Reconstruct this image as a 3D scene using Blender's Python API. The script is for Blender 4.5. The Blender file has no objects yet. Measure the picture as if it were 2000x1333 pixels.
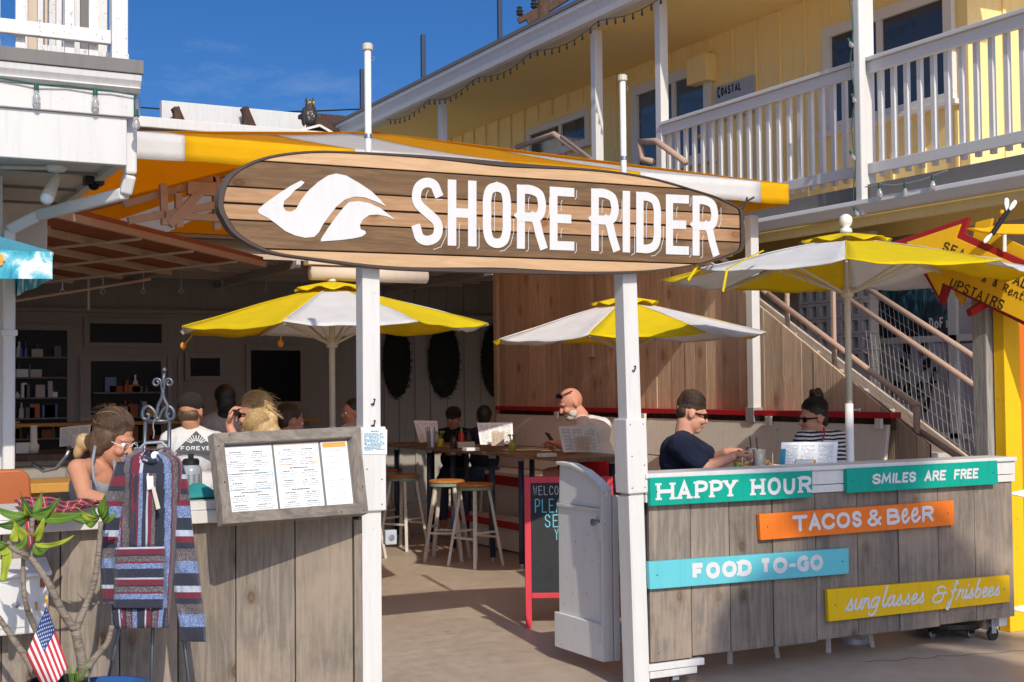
import bpy, bmesh, math, random
from mathutils import Vector, Matrix, Euler
random.seed(7)
R = math.radians
SC = bpy.context.scene
# ------------------------------------------------------------------ camera
FPX = 2616.0                       # focal length in pixels of the 2000 px wide photograph
YAW, PITCH, ROLL = R(28.1), R(2.0), R(0.55)
EYE = Vector((0.0, -5.92, 1.6))
FW = Vector((math.sin(YAW)*math.cos(PITCH), math.cos(YAW)*math.cos(PITCH), math.sin(PITCH)))
RT0 = Vector((math.cos(YAW), -math.sin(YAW), 0)); UP0 = RT0.cross(FW)
RT = RT0*math.cos(ROLL) - UP0*math.sin(ROLL); UP = UP0*math.cos(ROLL) + RT0*math.sin(ROLL)
cam = bpy.data.cameras.new('camera'); cam.sensor_width = 36; cam.lens = 36*FPX/2000
cam.clip_start = .05; cam.clip_end = 3000
camo = bpy.data.objects.new('camera', cam); SC.collection.objects.link(camo)
M4 = Matrix((RT, UP, -FW)).transposed().to_4x4(); M4.translation = EYE
camo.matrix_world = M4; SC.camera = camo
# ------------------------------------------------------------------ light
SUN_EL, SUN_AZ = R(35.5), R(10.5)    # shadows run towards +Y and a little towards +X
sdir = Vector((-math.sin(SUN_AZ)*math.cos(SUN_EL), -math.cos(SUN_AZ)*math.cos(SUN_EL), math.sin(SUN_EL)))
W = bpy.data.worlds.new('World'); SC.world = W; W.use_nodes = True
nt = W.node_tree; nt.nodes.clear()
sky = nt.nodes.new('ShaderNodeTexSky'); sky.sky_type = 'NISHITA'; sky.sun_disc = False
sky.sun_elevation = SUN_EL; sky.sun_rotation = math.atan2(sdir.x, sdir.y)
sky.air_density = 0.6; sky.dust_density = 2.8; sky.ozone_density = 8.0; sky.altitude = 0
bg = nt.nodes.new('ShaderNodeBackground'); bg.inputs[1].default_value = 0.12
wo = nt.nodes.new('ShaderNodeOutputWorld')
# thin wisps of cloud
tc = nt.nodes.new('ShaderNodeTexCoord'); mp = nt.nodes.new('ShaderNodeMapping'); mp.inputs['Scale'].default_value = (3, 3, 9)
nz = nt.nodes.new('ShaderNodeTexNoise'); nz.inputs['Scale'].default_value = 1.6; nz.inputs['Detail'].default_value = 7; nz.inputs['Roughness'].default_value = .6
rp = nt.nodes.new('ShaderNodeValToRGB'); rp.color_ramp.elements[0].position = .56; rp.color_ramp.elements[1].position = .9
rp.color_ramp.elements[1].color = (.3, .3, .3, 1)
mx = nt.nodes.new('ShaderNodeMixRGB'); mx.inputs[2].default_value = (6.5, 7, 7.4, 1)
L = nt.links.new
L(tc.outputs['Generated'], mp.inputs[0]); L(mp.outputs[0], nz.inputs[0]); L(nz.outputs[0], rp.inputs[0])
L(rp.outputs[0], mx.inputs[0]); hs = nt.nodes.new('ShaderNodeHueSaturation'); hs.inputs['Saturation'].default_value = 1.15; L(sky.outputs[0], hs.inputs['Color']); L(hs.outputs[0], mx.inputs[1]); L(mx.outputs[0], bg.inputs[0]); L(bg.outputs[0], wo.inputs[0])
sun = bpy.data.lights.new('sun', 'SUN'); sun.energy = 3.2; sun.angle = R(.5); sun.color = (1, .915, .77)
suno = bpy.data.objects.new('sun', sun); SC.collection.objects.link(suno)
suno.rotation_euler = (-sdir).to_track_quat('-Z', 'Y').to_euler()
SC.view_settings.view_transform = 'Standard'; SC.view_settings.look = 'None'
SC.view_settings.exposure = 0.16; SC.view_settings.gamma = 1
SC.render.engine = 'CYCLES'; SC.cycles.use_denoising = True; SC.cycles.max_bounces = 10; SC.cycles.diffuse_bounces = 7

# ------------------------------------------------------------------ pixel rays (a pixel gives a direction; the plane gives the distance)
def ray(px, py): return FW*FPX + RT*(px-1000) + UP*(666.5-py)
def onY(px, py, y): d = ray(px, py); return EYE + d*((y-EYE.y)/d.y)
def onX(px, py, x): d = ray(px, py); return EYE + d*((x-EYE.x)/d.x)
def onZ(px, py, z): d = ray(px, py); return EYE + d*((z-EYE.z)/d.z)
def at(px, py, dep): return EYE + ray(px, py)*(dep/FPX)
def pix(p):
    v = Vector(p)-EYE; d = v.dot(FW); return (1000+FPX*v.dot(RT)/d, 666.5-FPX*v.dot(UP)/d, d)

# ------------------------------------------------------------------ objects
WP = {}
def V(*a): return Vector(a)
def thing(name, label, cat, loc=(0, 0, 0), group=None):
    o = bpy.data.objects.new(name, None); SC.collection.objects.link(o); o.empty_display_size = .1
    o.location = loc; o['label'] = label; o['category'] = cat
    if group: o['group'] = group
    WP[o.name] = Vector(loc); return o
def tag(o, label, cat, group=None, kind=None):
    if label: o['label'] = label
    if cat: o['category'] = cat
    if group: o['group'] = group
    if kind: o['kind'] = kind
    return o
def link_mesh(name, me, m, parent, loc):
    o = bpy.data.objects.new(name, me); SC.collection.objects.link(o); o.location = loc
    WP[o.name] = Vector(loc)
    if m is not None and len(me.materials) == 0: me.materials.append(MAT[m] if isinstance(m, str) else m)
    if parent is not None:
        o.parent = parent; o.matrix_parent_inverse = Matrix.Translation(-WP[parent.name])
    return o
class MB:
    """collects shapes in world coordinates; build() links ONE mesh object"""
    def __init__(s): s.v = []; s.f = []; s.mi = []; s.cur = 0
    def add(s, vs, fs):
        n = len(s.v); s.v += [Vector(v) for v in vs]; s.f += [tuple(i+n for i in f) for f in fs]; s.mi += [s.cur]*len(fs); return s
    def box(s, a, b, rot=None, about=None):
        x0, y0, z0 = a; x1, y1, z1 = b
        vs = [V(x, y, z) for z in (z0, z1) for x, y in ((x0, y0), (x1, y0), (x1, y1), (x0, y1))]
        if rot is not None:
            c = Vector(about) if about is not None else (Vector(a)+Vector(b))/2
            vs = [c + rot @ (v-c) for v in vs]
        return s.add(vs, [(3, 2, 1, 0), (4, 5, 6, 7), (0, 1, 5, 4), (1, 2, 6, 5), (2, 3, 7, 6), (3, 0, 4, 7)])
    def bar(s, p, q, w, h, up=(0, 0, 1)):
        """rectangular bar from p to q, w across, h along up"""
        p, q = Vector(p), Vector(q); d = (q-p).normalized(); up = Vector(up)
        x = d.cross(up)
        if x.length < 1e-4: x = d.cross(V(1, 0, 0))
        x.normalize(); u = x.cross(d); vs = []
        for c in (p, q): vs += [c-x*w/2-u*h/2, c+x*w/2-u*h/2, c+x*w/2+u*h/2, c-x*w/2+u*h/2]
        return s.add(vs, [(3, 2, 1, 0), (4, 5, 6, 7), (0, 1, 5, 4), (1, 2, 6, 5), (2, 3, 7, 6), (3, 0, 4, 7)])
    def tube(s, pts, r, n=8, cap=True):
        pts = [Vector(p) for p in pts]; m = len(pts)
        rs = r if isinstance(r, (list, tuple)) else [r]*m
        d0 = (pts[1]-pts[0]).normalized(); x = d0.orthogonal().normalized(); vs = []
        for i, p in enumerate(pts):
            d = (pts[min(i+1, m-1)]-pts[max(i-1, 0)]).normalized()
            x = (x - d*x.dot(d)); x = x.normalized() if x.length > 1e-6 else d.orthogonal().normalized(); y = d.cross(x)
            vs += [p+(x*math.cos(2*math.pi*k/n)+y*math.sin(2*math.pi*k/n))*rs[i] for k in range(n)]
        fs = [(i*n+k, i*n+(k+1) % n, (i+1)*n+(k+1) % n, (i+1)*n+k) for i in range(m-1) for k in range(n)]
        if cap: fs += [tuple(range(n-1, -1, -1)), tuple(range((m-1)*n, m*n))]
        return s.add(vs, fs)
    def lathe(s, c, prof, n=24, axis=(0, 0, 1), a0=0):
        c = Vector(c); ax = Vector(axis).normalized(); x = ax.orthogonal().normalized() if abs(ax.z) < .99 else V(1, 0, 0); y = ax.cross(x); vs = []
        for r, h in prof: vs += [c+ax*h+(x*math.cos(a0+2*math.pi*k/n)+y*math.sin(a0+2*math.pi*k/n))*max(r, 1e-5) for k in range(n)]
        m = len(prof)
        fs = [(i*n+k, i*n+(k+1) % n, (i+1)*n+(k+1) % n, (i+1)*n+k) for i in range(m-1) for k in range(n)]
        fs += [tuple(range(n-1, -1, -1)), tuple(range((m-1)*n, m*n))]
        return s.add(vs, fs)
    def ball(s, c, r, n=12, m=8, rot=None):
        c = Vector(c); r = Vector(r) if not isinstance(r, (int, float)) else V(r, r, r); vs = []
        for i in range(1, m):
            t = math.pi*i/m
            for k in range(n):
                p = 2*math.pi*k/n; q = V(r.x*math.sin(t)*math.cos(p), r.y*math.sin(t)*math.sin(p), r.z*math.cos(t))
                vs.append(c+(rot @ q if rot is not None else q))
        tq = V(0, 0, r.z); top = c+(rot @ tq if rot is not None else tq); bot = c-(rot @ tq if rot is not None else tq)
        vs += [top, bot]; a, b = len(vs)-2, len(vs)-1
        fs = [(i*n+k, (i+1)*n+k, (i+1)*n+(k+1) % n, i*n+(k+1) % n) for i in range(m-2) for k in range(n)]
        fs += [(a, k, (k+1) % n) for k in range(n)] + [(b, (m-2)*n+(k+1) % n, (m-2)*n+k) for k in range(n)]
        return s.add(vs, fs)
    def prism(s, poly, ext):
        """closed polygon of world points extruded by vector ext"""
        poly = [Vector(p) for p in poly]; ext = Vector(ext); n = len(poly)
        return s.add(poly+[p+ext for p in poly], [tuple(range(n-1, -1, -1)), tuple(range(n, 2*n))] + [(i, (i+1) % n, n+(i+1) % n, n+i) for i in range(n)])
    def grid(s, fn, nu, nv, thick=None):
        vs = [Vector(fn(i/nu, j/nv)) for j in range(nv+1) for i in range(nu+1)]; w = nu+1
        return s.add(vs, [(j*w+i, j*w+i+1, (j+1)*w+i+1, (j+1)*w+i) for j in range(nv) for i in range(nu)])
    def build(s, name, m, parent=None, bevel=0, smooth=False, seg=2, subsurf=0, solid=0, fix=True, mats=None):
        lo = V(*[min(v[i] for v in s.v) for i in range(3)]); hi = V(*[max(v[i] for v in s.v) for i in range(3)]); c = (lo+hi)/2
        me = bpy.data.meshes.new(name); me.from_pydata([v-c for v in s.v], [], s.f)
        if fix:
            bm = bmesh.new(); bm.from_mesh(me); bmesh.ops.recalc_face_normals(bm, faces=bm.faces); bm.to_mesh(me); bm.free()
        if mats:
            for q in mats: me.materials.append(MAT[q])
            for p, i in zip(me.polygons, s.mi): p.material_index = i
        if smooth:
            for p in me.polygons: p.use_smooth = True
        o = link_mesh(name, me, m, parent, c)
        if solid:
            q = o.modifiers.new('solid', 'SOLIDIFY'); q.thickness = solid; q.offset = 0
        if subsurf:
            q = o.modifiers.new('sub', 'SUBSURF'); q.levels = subsurf; q.render_levels = subsurf
        if bevel:
            q = o.modifiers.new('bevel', 'BEVEL'); q.width = bevel; q.segments = seg; q.limit_method = 'ANGLE'; q.angle_limit = R(40)
            q.harden_normals = False
        return o
def box(name, m, a, b, parent=None, bevel=.003, rot=None, about=None): return MB().box(a, b, rot, about).build(name, m, parent, bevel)
def tube(name, m, pts, r, parent=None, n=8): return MB().tube(pts, r, n).build(name, m, parent, smooth=True)
def part_copy(o, parent, delta):
    c = o.copy(); SC.collection.objects.link(c); c.location = o.location+Vector(delta); WP[c.name] = WP[o.name]+Vector(delta)
    c.parent = parent
    if parent is not None: c.matrix_parent_inverse = Matrix.Translation(-WP[parent.name])
    return c
def dup(root, loc, rotz=0, label=None):
    r = root.copy(); SC.collection.objects.link(r); r.location = loc; r.rotation_euler = (0, 0, rotz); WP[r.name] = Vector(loc)
    if label: r['label'] = label
    for ch in list(root.children):
        c = ch.copy(); SC.collection.objects.link(c); c.parent = r
        for g in list(ch.children):
            d = g.copy(); SC.collection.objects.link(d); d.parent = c
    return r
def catmull(pts, k=6, closed=False):
    pts = [Vector(p) for p in pts]; n = len(pts); out = []
    rng = range(n) if closed else range(n-1)
    for i in rng:
        p0 = pts[(i-1) % n] if closed or i > 0 else pts[0]*2-pts[1]
        p1 = pts[i]; p2 = pts[(i+1) % n]
        p3 = pts[(i+2) % n] if closed or i+2 < n else pts[-1]*2-pts[-2]
        for j in range(k):
            t = j/k
            out.append(.5*((2*p1)+(p2-p0)*t+(2*p0-5*p1+4*p2-p3)*t*t+(3*p1-p0-3*p2+p3)*t*t*t))
    if not closed: out.append(pts[-1])
    return out
# ------------------------------------------------------------------ materials
MAT = {}
def newmat(name):
    m = bpy.data.materials.new(name); m.use_nodes = True; MAT[name] = m
    t = m.node_tree; b = t.nodes['Principled BSDF']; return m, t, b
def N(t, typ, **kw):
    n = t.nodes.new(typ)
    for k, v in kw.items():
        if k in n.inputs: n.inputs[k].default_value = v
        else: setattr(n, k, v)
    return n
def mixc(t, fac, a, b, typ='MIX'):
    n = t.nodes.new('ShaderNodeMixRGB'); n.blend_type = typ
    for i, x in ((0, fac), (1, a), (2, b)):
        if isinstance(x, (int, float)): n.inputs[i].default_value = x
        elif isinstance(x, tuple): n.inputs[i].default_value = (*x[:3], 1)
        else: t.links.new(x, n.inputs[i])
    return n.outputs[0]
def ramp(t, src, stops, interp='LINEAR'):
    n = t.nodes.new('ShaderNodeValToRGB'); n.color_ramp.interpolation = interp; e = n.color_ramp.elements
    while len(e) < len(stops): e.new(.5)
    for q, (p, c) in zip(e, stops):
        q.position = p; q.color = (*c, 1) if isinstance(c, tuple) else (c, c, c, 1)
    t.links.new(src, n.inputs[0]); return n.outputs[0]
def coords(t, scale=(1, 1, 1), space='Object', jitter=True):
    tc = N(t, 'ShaderNodeTexCoord'); mp = N(t, 'ShaderNodeMapping'); mp.inputs['Scale'].default_value = scale
    src = tc.outputs[space]
    if jitter:
        oi = N(t, 'ShaderNodeObjectInfo'); ad = N(t, 'ShaderNodeVectorMath', operation='ADD'); ml = N(t, 'ShaderNodeMath', operation='MULTIPLY'); ml.inputs[1].default_value = 37.0
        t.links.new(oi.outputs['Random'], ml.inputs[0]); t.links.new(src, ad.inputs[0]); t.links.new(ml.outputs[0], ad.inputs[1]); src = ad.outputs[0]
    t.links.new(src, mp.inputs[0]); return mp.outputs[0]
def noise(t, vec, scale, detail=4, rough=.55, dist=0):
    n = N(t, 'ShaderNodeTexNoise'); n.inputs['Scale'].default_value = scale; n.inputs['Detail'].default_value = detail
    n.inputs['Roughness'].default_value = rough; n.inputs['Distortion'].default_value = dist
    t.links.new(vec, n.inputs['Vector']); return n.outputs['Fac']
def bump(t, b, src, dist=.002, strength=.5):
    n = N(t, 'ShaderNodeBump'); n.inputs['Distance'].default_value = dist; n.inputs['Strength'].default_value = strength
    t.links.new(src, n.inputs['Height']); t.links.new(n.outputs[0], b.inputs['Normal'])
def hsvrand(t, col, amount, seedscale=1.0):
    """per-object lightness variation"""
    oi = N(t, 'ShaderNodeObjectInfo'); mr = N(t, 'ShaderNodeMapRange'); mr.inputs[3].default_value = 1-amount; mr.inputs[4].default_value = 1+amount
    t.links.new(oi.outputs['Random'], mr.inputs[0])
    h = N(t, 'ShaderNodeHueSaturation'); t.links.new(mr.outputs[0], h.inputs['Value']); t.links.new(col, h.inputs['Color']); return h.outputs[0]
def paint(name, c, rough=.55, wear=.12, dirt=None, scale=6, spots=0, bumpd=.0008):
    """painted wood or metal: blotchy wear, faint brush relief, optional bare spots"""
    m, t, b = newmat(name); v = coords(t)
    n1 = noise(t, v, scale, 6); dk = tuple(x*(1-wear*2.2) for x in c) if dirt is None else dirt
    col = mixc(t, ramp(t, n1, [(.35, 0.0), (.75, 1.0)]), c, tuple(a*(1-.55*wear)+d*.55*wear for a, d in zip(c, dk)))
    if spots:
        n2 = noise(t, v, scale*7, 3, .7); f = ramp(t, n2, [(.70-spots*.1, 0.0), (.73-spots*.1, 1.0)]); col = mixc(t, f, col, dirt or dk)
    st = noise(t, coords(t, (9, 9, .6)), 3.0, 5, .65); col = mixc(t, ramp(t, st, [(.5, 0.0), (.72, min(.5, wear*2.2))]), col, tuple(x*.62 for x in c))
    t.links.new(col, b.inputs['Base Color']); b.inputs['Roughness'].default_value = rough; b.inputs['Specular IOR Level'].default_value = .22
    n3 = noise(t, coords(t, (1, 1, .25)), 60, 3); bump(t, b, n3, bumpd, .6); return m
def wood(name, c1, c2, axis='Z', rough=.75, vary=.12, knots=True, grain=1.0, stain=None, bumpd=.002, scale=1.0):
    m, t, b = newmat(name); s = {'X': (.09, 1, 1), 'Y': (1, .09, 1), 'Z': (1, 1, .09)}[axis]
    v = coords(t, tuple(q*scale for q in s)); n1 = noise(t, v, 42, 8, .62, .8); n0 = noise(t, v, 7, 5, .6, 1.5); nf = noise(t, v, 160, 3, .6)
    col = mixc(t, ramp(t, n0, [(.25, 0.0), (.8, 1.0)]), c1, c2)
    col = mixc(t, ramp(t, n1, [(.42, .5*grain), (.58, 0.0)]), col, tuple(x*.5 for x in c2))
    h = n1
    if knots:   # round knots with a dark ring, scattered over the face of each board
        sp_ = N(t, 'ShaderNodeSeparateXYZ'); t.links.new(coords(t), sp_.inputs[0]); su = N(t, 'ShaderNodeMath', operation='ADD'); cb = N(t, 'ShaderNodeCombineXYZ')
        t.links.new(sp_.outputs[0], su.inputs[0]); t.links.new(sp_.outputs[1], su.inputs[1]); t.links.new(su.outputs[0], cb.inputs[0]); t.links.new(sp_.outputs[2], cb.inputs[1])
        wp = N(t, 'ShaderNodeVectorMath', operation='MULTIPLY'); wp.inputs[1].default_value = {'X': (.62, 1, 1), 'Y': (.62, 1, 1), 'Z': (1, .62, 1)}[axis]; t.links.new(cb.outputs[0], wp.inputs[0])
        vo = N(t, 'ShaderNodeTexVoronoi', voronoi_dimensions='2D'); vo.inputs['Scale'].default_value = 3.6*scale; t.links.new(wp.outputs[0], vo.inputs['Vector'])
        ms = N(t, 'ShaderNodeSeparateColor'); t.links.new(vo.outputs['Color'], ms.inputs[0]); gate = ramp(t, ms.outputs[0], [(.0, 0.0), (.45, 1.0)], 'CONSTANT')
        kn = ramp(t, vo.outputs['Distance'], [(0, .55), (.035, .95), (.055, .9), (.075, .45), (.16, 0.0)]); mk = N(t, 'ShaderNodeMath', operation='MULTIPLY'); t.links.new(gate, mk.inputs[0]); t.links.new(kn, mk.inputs[1])
        col = mixc(t, mk.outputs[0], col, (c2[0]*.62, c2[1]*.46, c2[2]*.36))
    nb = noise(t, coords(t), 4.5, 6, .65); col = mixc(t, ramp(t, nb, [(.56, 0.0), (.74, .55*grain)]), col, tuple(x*.55 for x in c2))
    if stain:
        ns = noise(t, coords(t), 2.6, 5, .6); col = mixc(t, ramp(t, ns, [(.45, 0.0), (.7, .6)]), col, stain)
    col = hsvrand(t, col, vary); t.links.new(col, b.inputs['Base Color']); b.inputs['Roughness'].default_value = rough; b.inputs['Specular IOR Level'].default_value = .2
    ad = N(t, 'ShaderNodeMath', operation='ADD'); t.links.new(h, ad.inputs[0]); t.links.new(nf, ad.inputs[1]); bump(t, b, ad.outputs[0], bumpd, .7); return m
def cloth(name, c, rough=.9, var=.12, weave=700, trans=0, soil=0, bumpd=.0006):
    m, t, b = newmat(name); v = coords(t); n1 = noise(t, v, 9, 5); n2 = noise(t, v, weave, 1)
    col = mixc(t, ramp(t, n1, [(.3, 0.0), (.75, 1.0)]), tuple(x*(1+var*.4) for x in c), tuple(x*(1-var) for x in c))
    if soil: col = mixc(t, ramp(t, noise(t, coords(t, (1, 1, 1)), 3.2, 8, .68), [(.5, 0.0), (.78, soil)]), col, (.35, .33, .3))
    t.links.new(col, b.inputs['Base Color']); b.inputs['Roughness'].default_value = rough
    b.inputs['Sheen Weight'].default_value = .03; b.inputs['Specular IOR Level'].default_value = .15
    ad = N(t, 'ShaderNodeMath', operation='ADD'); t.links.new(n2, ad.inputs[0]); t.links.new(noise(t, v, 14, 3), ad.inputs[1]); bump(t, b, ad.outputs[0], bumpd*9, .6)
    if trans:
        tr = N(t, 'ShaderNodeBsdfTranslucent'); mxs = N(t, 'ShaderNodeMixShader'); mxs.inputs[0].default_value = trans
        t.links.new(col, tr.inputs[0]); t.links.new(b.outputs[0], mxs.inputs[1]); t.links.new(tr.outputs[0], mxs.inputs[2])
        t.links.new(mxs.outputs[0], t.nodes['Material Output'].inputs[0])
    return m
def plain(name, c, rough=.5, metal=0, spec=.5, var=.06, emit=0):
    m, t, b = newmat(name); n1 = noise(t, coords(t), 22, 4)
    col = mixc(t, n1, tuple(min(1, x*(1+var)) for x in c), tuple(x*(1-var*2) for x in c)); t.links.new(col, b.inputs['Base Color'])
    b.inputs['Roughness'].default_value = rough; b.inputs['Metallic'].default_value = metal
    if emit: b.inputs['Emission Color'].default_value = (*c, 1); b.inputs['Emission Strength'].default_value = emit
    return m
def skin(name, c):
    m, t, b = newmat(name); v = coords(t); n1 = noise(t, v, 25, 4)
    col = mixc(t, n1, c, (c[0]*.92, c[1]*.74, c[2]*.68)); t.links.new(col, b.inputs['Base Color']); b.inputs['Roughness'].default_value = .58; b.inputs['Specular IOR Level'].default_value = .3
    b.inputs['Subsurface Weight'].default_value = .12; b.inputs['Subsurface Radius'].default_value = (.02, .008, .004); b.inputs['Subsurface Scale'].default_value = .5
    bump(t, b, noise(t, v, 240, 2), .0004, .4); return m
def hairmat(name, c1, c2, axis=(1, 1, .12)):
    m, t, b = newmat(name); v = coords(t, axis); n1 = noise(t, v, 130, 4, .7, .4); n0 = noise(t, coords(t), 14, 3)
    col = mixc(t, ramp(t, n1, [(.35, 0.0), (.65, 1.0)]), c1, c2); col = mixc(t, ramp(t, n0, [(.4, 0.0), (.7, .5)]), col, c1)
    t.links.new(col, b.inputs['Base Color']); b.inputs['Roughness'].default_value = .42; bump(t, b, n1, .004, .9); return m

paint('white_paint', (.66, .652, .63), .5, .14, (.40, .36, .31), 5, .1)
paint('white_worn', (.74, .73, .71), .6, .2, (.36, .31, .26), 7, .6)
paint('white_clean', (.68, .67, .65), .45, .05)
paint('sign_white', (.66, .66, .66), .55, .09, (.42, .40, .38), 7, .1)
paint('stool_white', (.66, .62, .55), .65, .25, (.3, .24, .18), 16, 1.2)
paint('grey_trim', (.20, .19, .18), .7, .15)
paint('gate_grey', (.74, .73, .72), .6, .1, (.4, .36, .32), 4, .3)
paint('red_paint', (.48, .02, .03), .4, .15)
paint('red_chalkframe', (.66, .045, .07), .45, .15, (.45, .2, .2), 14, .5)
paint('dark_red', (.30, .018, .02), .5, .1)
paint('orange_panel', (.72, .16, .02), .5, .1)
paint('yellow_post', (.86, .50, .012), .5, .1, (.5, .3, .05), 5, .3)
paint('sign_yellow', (.78, .43, .014), .45, .08, (.6, .32, .02), 4, .2)
paint('house_yellow', (.90, .71, .32), .65, .1, (.6, .42, .16), 3, .1)
paint('soffit_yellow', (.90, .71, .32), .7, .1)
paint('teal', (.004, .34, .25), .45, .2, (.01, .2, .15), 6, .2)
paint('aqua', (.13, .52, .58), .45, .1, (.1, .4, .45), 5, .1)
paint('sign_orange', (.80, .185, .022), .45, .12, (.6, .15, .03), 5, .2)
paint('mustard', (.80, .49, .008), .45, .12, (.6, .36, .01), 5, .1)
paint('ceiling_grey', (.55, .52, .48), .7, .15)
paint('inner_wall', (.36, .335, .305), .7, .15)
paint('pipe_tan', (.50, .345, .26), .5, .12)
paint('rust_panel', (.34, .115, .05), .6, .2, (.1, .03, .015), 2)
paint('cream_beam', (.58, .47, .37), .6, .15)
paint('amber_wood', (.55, .27, .06), .5, .15)
paint('beige_wall', (.62, .5, .39), .7, .1)
paint('bench_white', (.76, .71, .63), .6, .1, (.45, .38, .3), 4, .3)
wood('counter_wood', (.335, .28, .225), (.215, .185, .155), 'Z', .8, .18, True, .95, (.40, .31, .225))
wood('counter_wood_grey', (.34, .272, .21), (.20, .172, .15), 'Z', .8, .20, True, .9, (.42, .325, .235))
wood('frame_wood', (.30, .26, .215), (.20, .175, .15), 'X', .8, .1, False, .9)
wood('frame_wood_v', (.30, .26, .215), (.20, .175, .15), 'Z', .8, .1, False, .9)
wood('fence_wood', (.68, .51, .35), (.53, .395, .27), 'Z', .8, .22, True, .75, (.58, .42, .28), .006, .7)
wood('board_light', (.65, .425, .24), (.57, .36, .20), 'X', .55, .05, False, .45)
wood('board_tan', (.49, .29, .155), (.39, .225, .115), 'X', .55, .05, True, .7)
wood('board_dark', (.225, .135, .07), (.16, .093, .048), 'X', .55, .05, True, .9)
wood('table_wood', (.36, .26, .17), (.20, .14, .09), 'Y', .35, .1, False, 1)
wood('seat_wood', (.62, .27, .08), (.42, .17, .05), 'X', .45, .08, False, .8)
wood('post_grey', (.40, .385, .36), (.28, .265, .25), 'Z', .8, .1, False, 1, None, .004)
wood('brown_timber', (.12, .07, .045), (.07, .042, .03), 'Z', .8, .1)
cloth('umb_yellow', (.95, .74, .008), .85, .06, 900, .26)
cloth('umb_white', (.92, .91, .89), .85, .05, 900, .26, .12)
cloth('awn_yellow', (.92, .50, .006), .8, .05, 900, .2)
cloth('awn_white', (.86, .83, .81), .8, .05, 900, .2)
cloth('awn_yellow_top', (.92, .50, .006), .8, .05, 900, .6)
cloth('awn_white_top', (.90, .87, .84), .8, .05, 900, .6)
plain('black_metal', (.012, .013, .016), .45, 0)
plain('dark_metal', (.03, .032, .036), .4, .6)
plain('wrought_iron', (.14, .155, .18), .42, .75)
plain('steel', (.42, .42, .43), .35, .9)
plain('galv', (.5, .51, .53), .5, .7)
plain('rim_brown', (.062, .042, .032), .5)
plain('groove', (.025, .02, .018), .8)
plain('pole_cream', (.60, .55, .44), .5)
plain('pole_white', (.80, .79, .77), .45)
plain('plastic_grey', (.45, .45, .46), .5)
plain('bolt_dark', (.03, .03, .03), .6)
plain('navy_steel', (.03, .045, .085), .45)
plain('paper', (.82, .83, .84), .7)
plain('ink', (.10, .11, .12), .8)
plain('ink_blue', (.02, .25, .38), .8)
plain('ink_orange', (.85, .38, .08), .8)
plain('chalk_board', (.018, .021, .025), .7, var=.3)
plain('chalk_white', (.6, .6, .6), .95)
plain('chalk_blue', (.18, .55, .68), .95)
plain('black_paint', (.012, .012, .014), .5)
plain('terracotta_chair', (.42, .11, .025), .5)
plain('ceramic_blue', (.03, .10, .30), .2)
plain('rubber', (.02, .02, .02), .8)
plain('bulb_amber', (1, .42, .12), .4, emit=1.2)
# ================================================================== setting materials
m, t, b = newmat('concrete')
v = coords(t, jitter=False); n1 = noise(t, v, .9, 6, .6); n2 = noise(t, v, 9, 6, .65); n3 = noise(t, v, 90, 3)
col = mixc(t, ramp(t, n1, [(.3, 0.0), (.7, 1.0)]), (.58, .485, .39), (.44, .365, .295))
col = mixc(t, ramp(t, n2, [(.35, .45), (.6, 0.0)]), col, (.36, .265, .19))
col = mixc(t, ramp(t, noise(t, v, 3.1, 3, .7), [(.66, 0.0), (.76, .5)]), col, (.17, .13, .10))
n4 = noise(t, v, 26, 5, .7); col = mixc(t, ramp(t, n4, [(.60, 0.0), (.72, .45)]), col, (.20, .15, .11))
n5 = noise(t, v, 300, 2, .6); col = mixc(t, ramp(t, n5, [(.35, .35), (.5, 0.0)]), col, (.28, .21, .155))
t.links.new(col, b.inputs['Base Color']); t.links.new(ramp(t, n2, [(.3, .38), (.7, .6)]), b.inputs['Roughness'])
bump(t, b, n3, .001, .4)
def glassmat(name, c, rough=.06):
    m, t, b = newmat(name); n1 = noise(t, coords(t), 3, 3)
    col = mixc(t, n1, c, tuple(x*.6 for x in c)); t.links.new(col, b.inputs['Base Color']); b.inputs['Roughness'].default_value = rough; b.inputs['Specular IOR Level'].default_value = .8
    return m
glassmat('window_dark', (.045, .055, .07)); glassmat('window_blue', (.10, .14, .18)); glassmat('black_glass', (.008, .008, .01), .3); MAT['black_glass'].node_tree.nodes['Principled BSDF'].inputs['Specular IOR Level'].default_value = .15; glassmat('shop_glass', (.55, .52, .56), .25)

# ================================================================== ground
g = MB(); g.add([(-600, -600, 0), (600, -600, 0), (600, 600, 0), (-600, 600, 0)], [(0, 1, 2, 3)])
tag(g.build('ground', 'concrete', fix=False), None, None, kind='structure')
j = MB(); a, c = onZ(1690, 1292, .004), onZ(2120, 1262, .004)
pj = [a.lerp(c, i/24)+V(0, .02*math.sin(i*1.7)+.012*math.sin(i*4.1), 0) for i in range(25)]
for p_, q_ in zip(pj[:-1], pj[1:]): j.bar(p_-V(0, 0, .005), q_-V(0, 0, .005), .004, .005)
tag(j.build('pavement_crack', 'brown_timber'), None, None, kind='structure')

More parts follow.
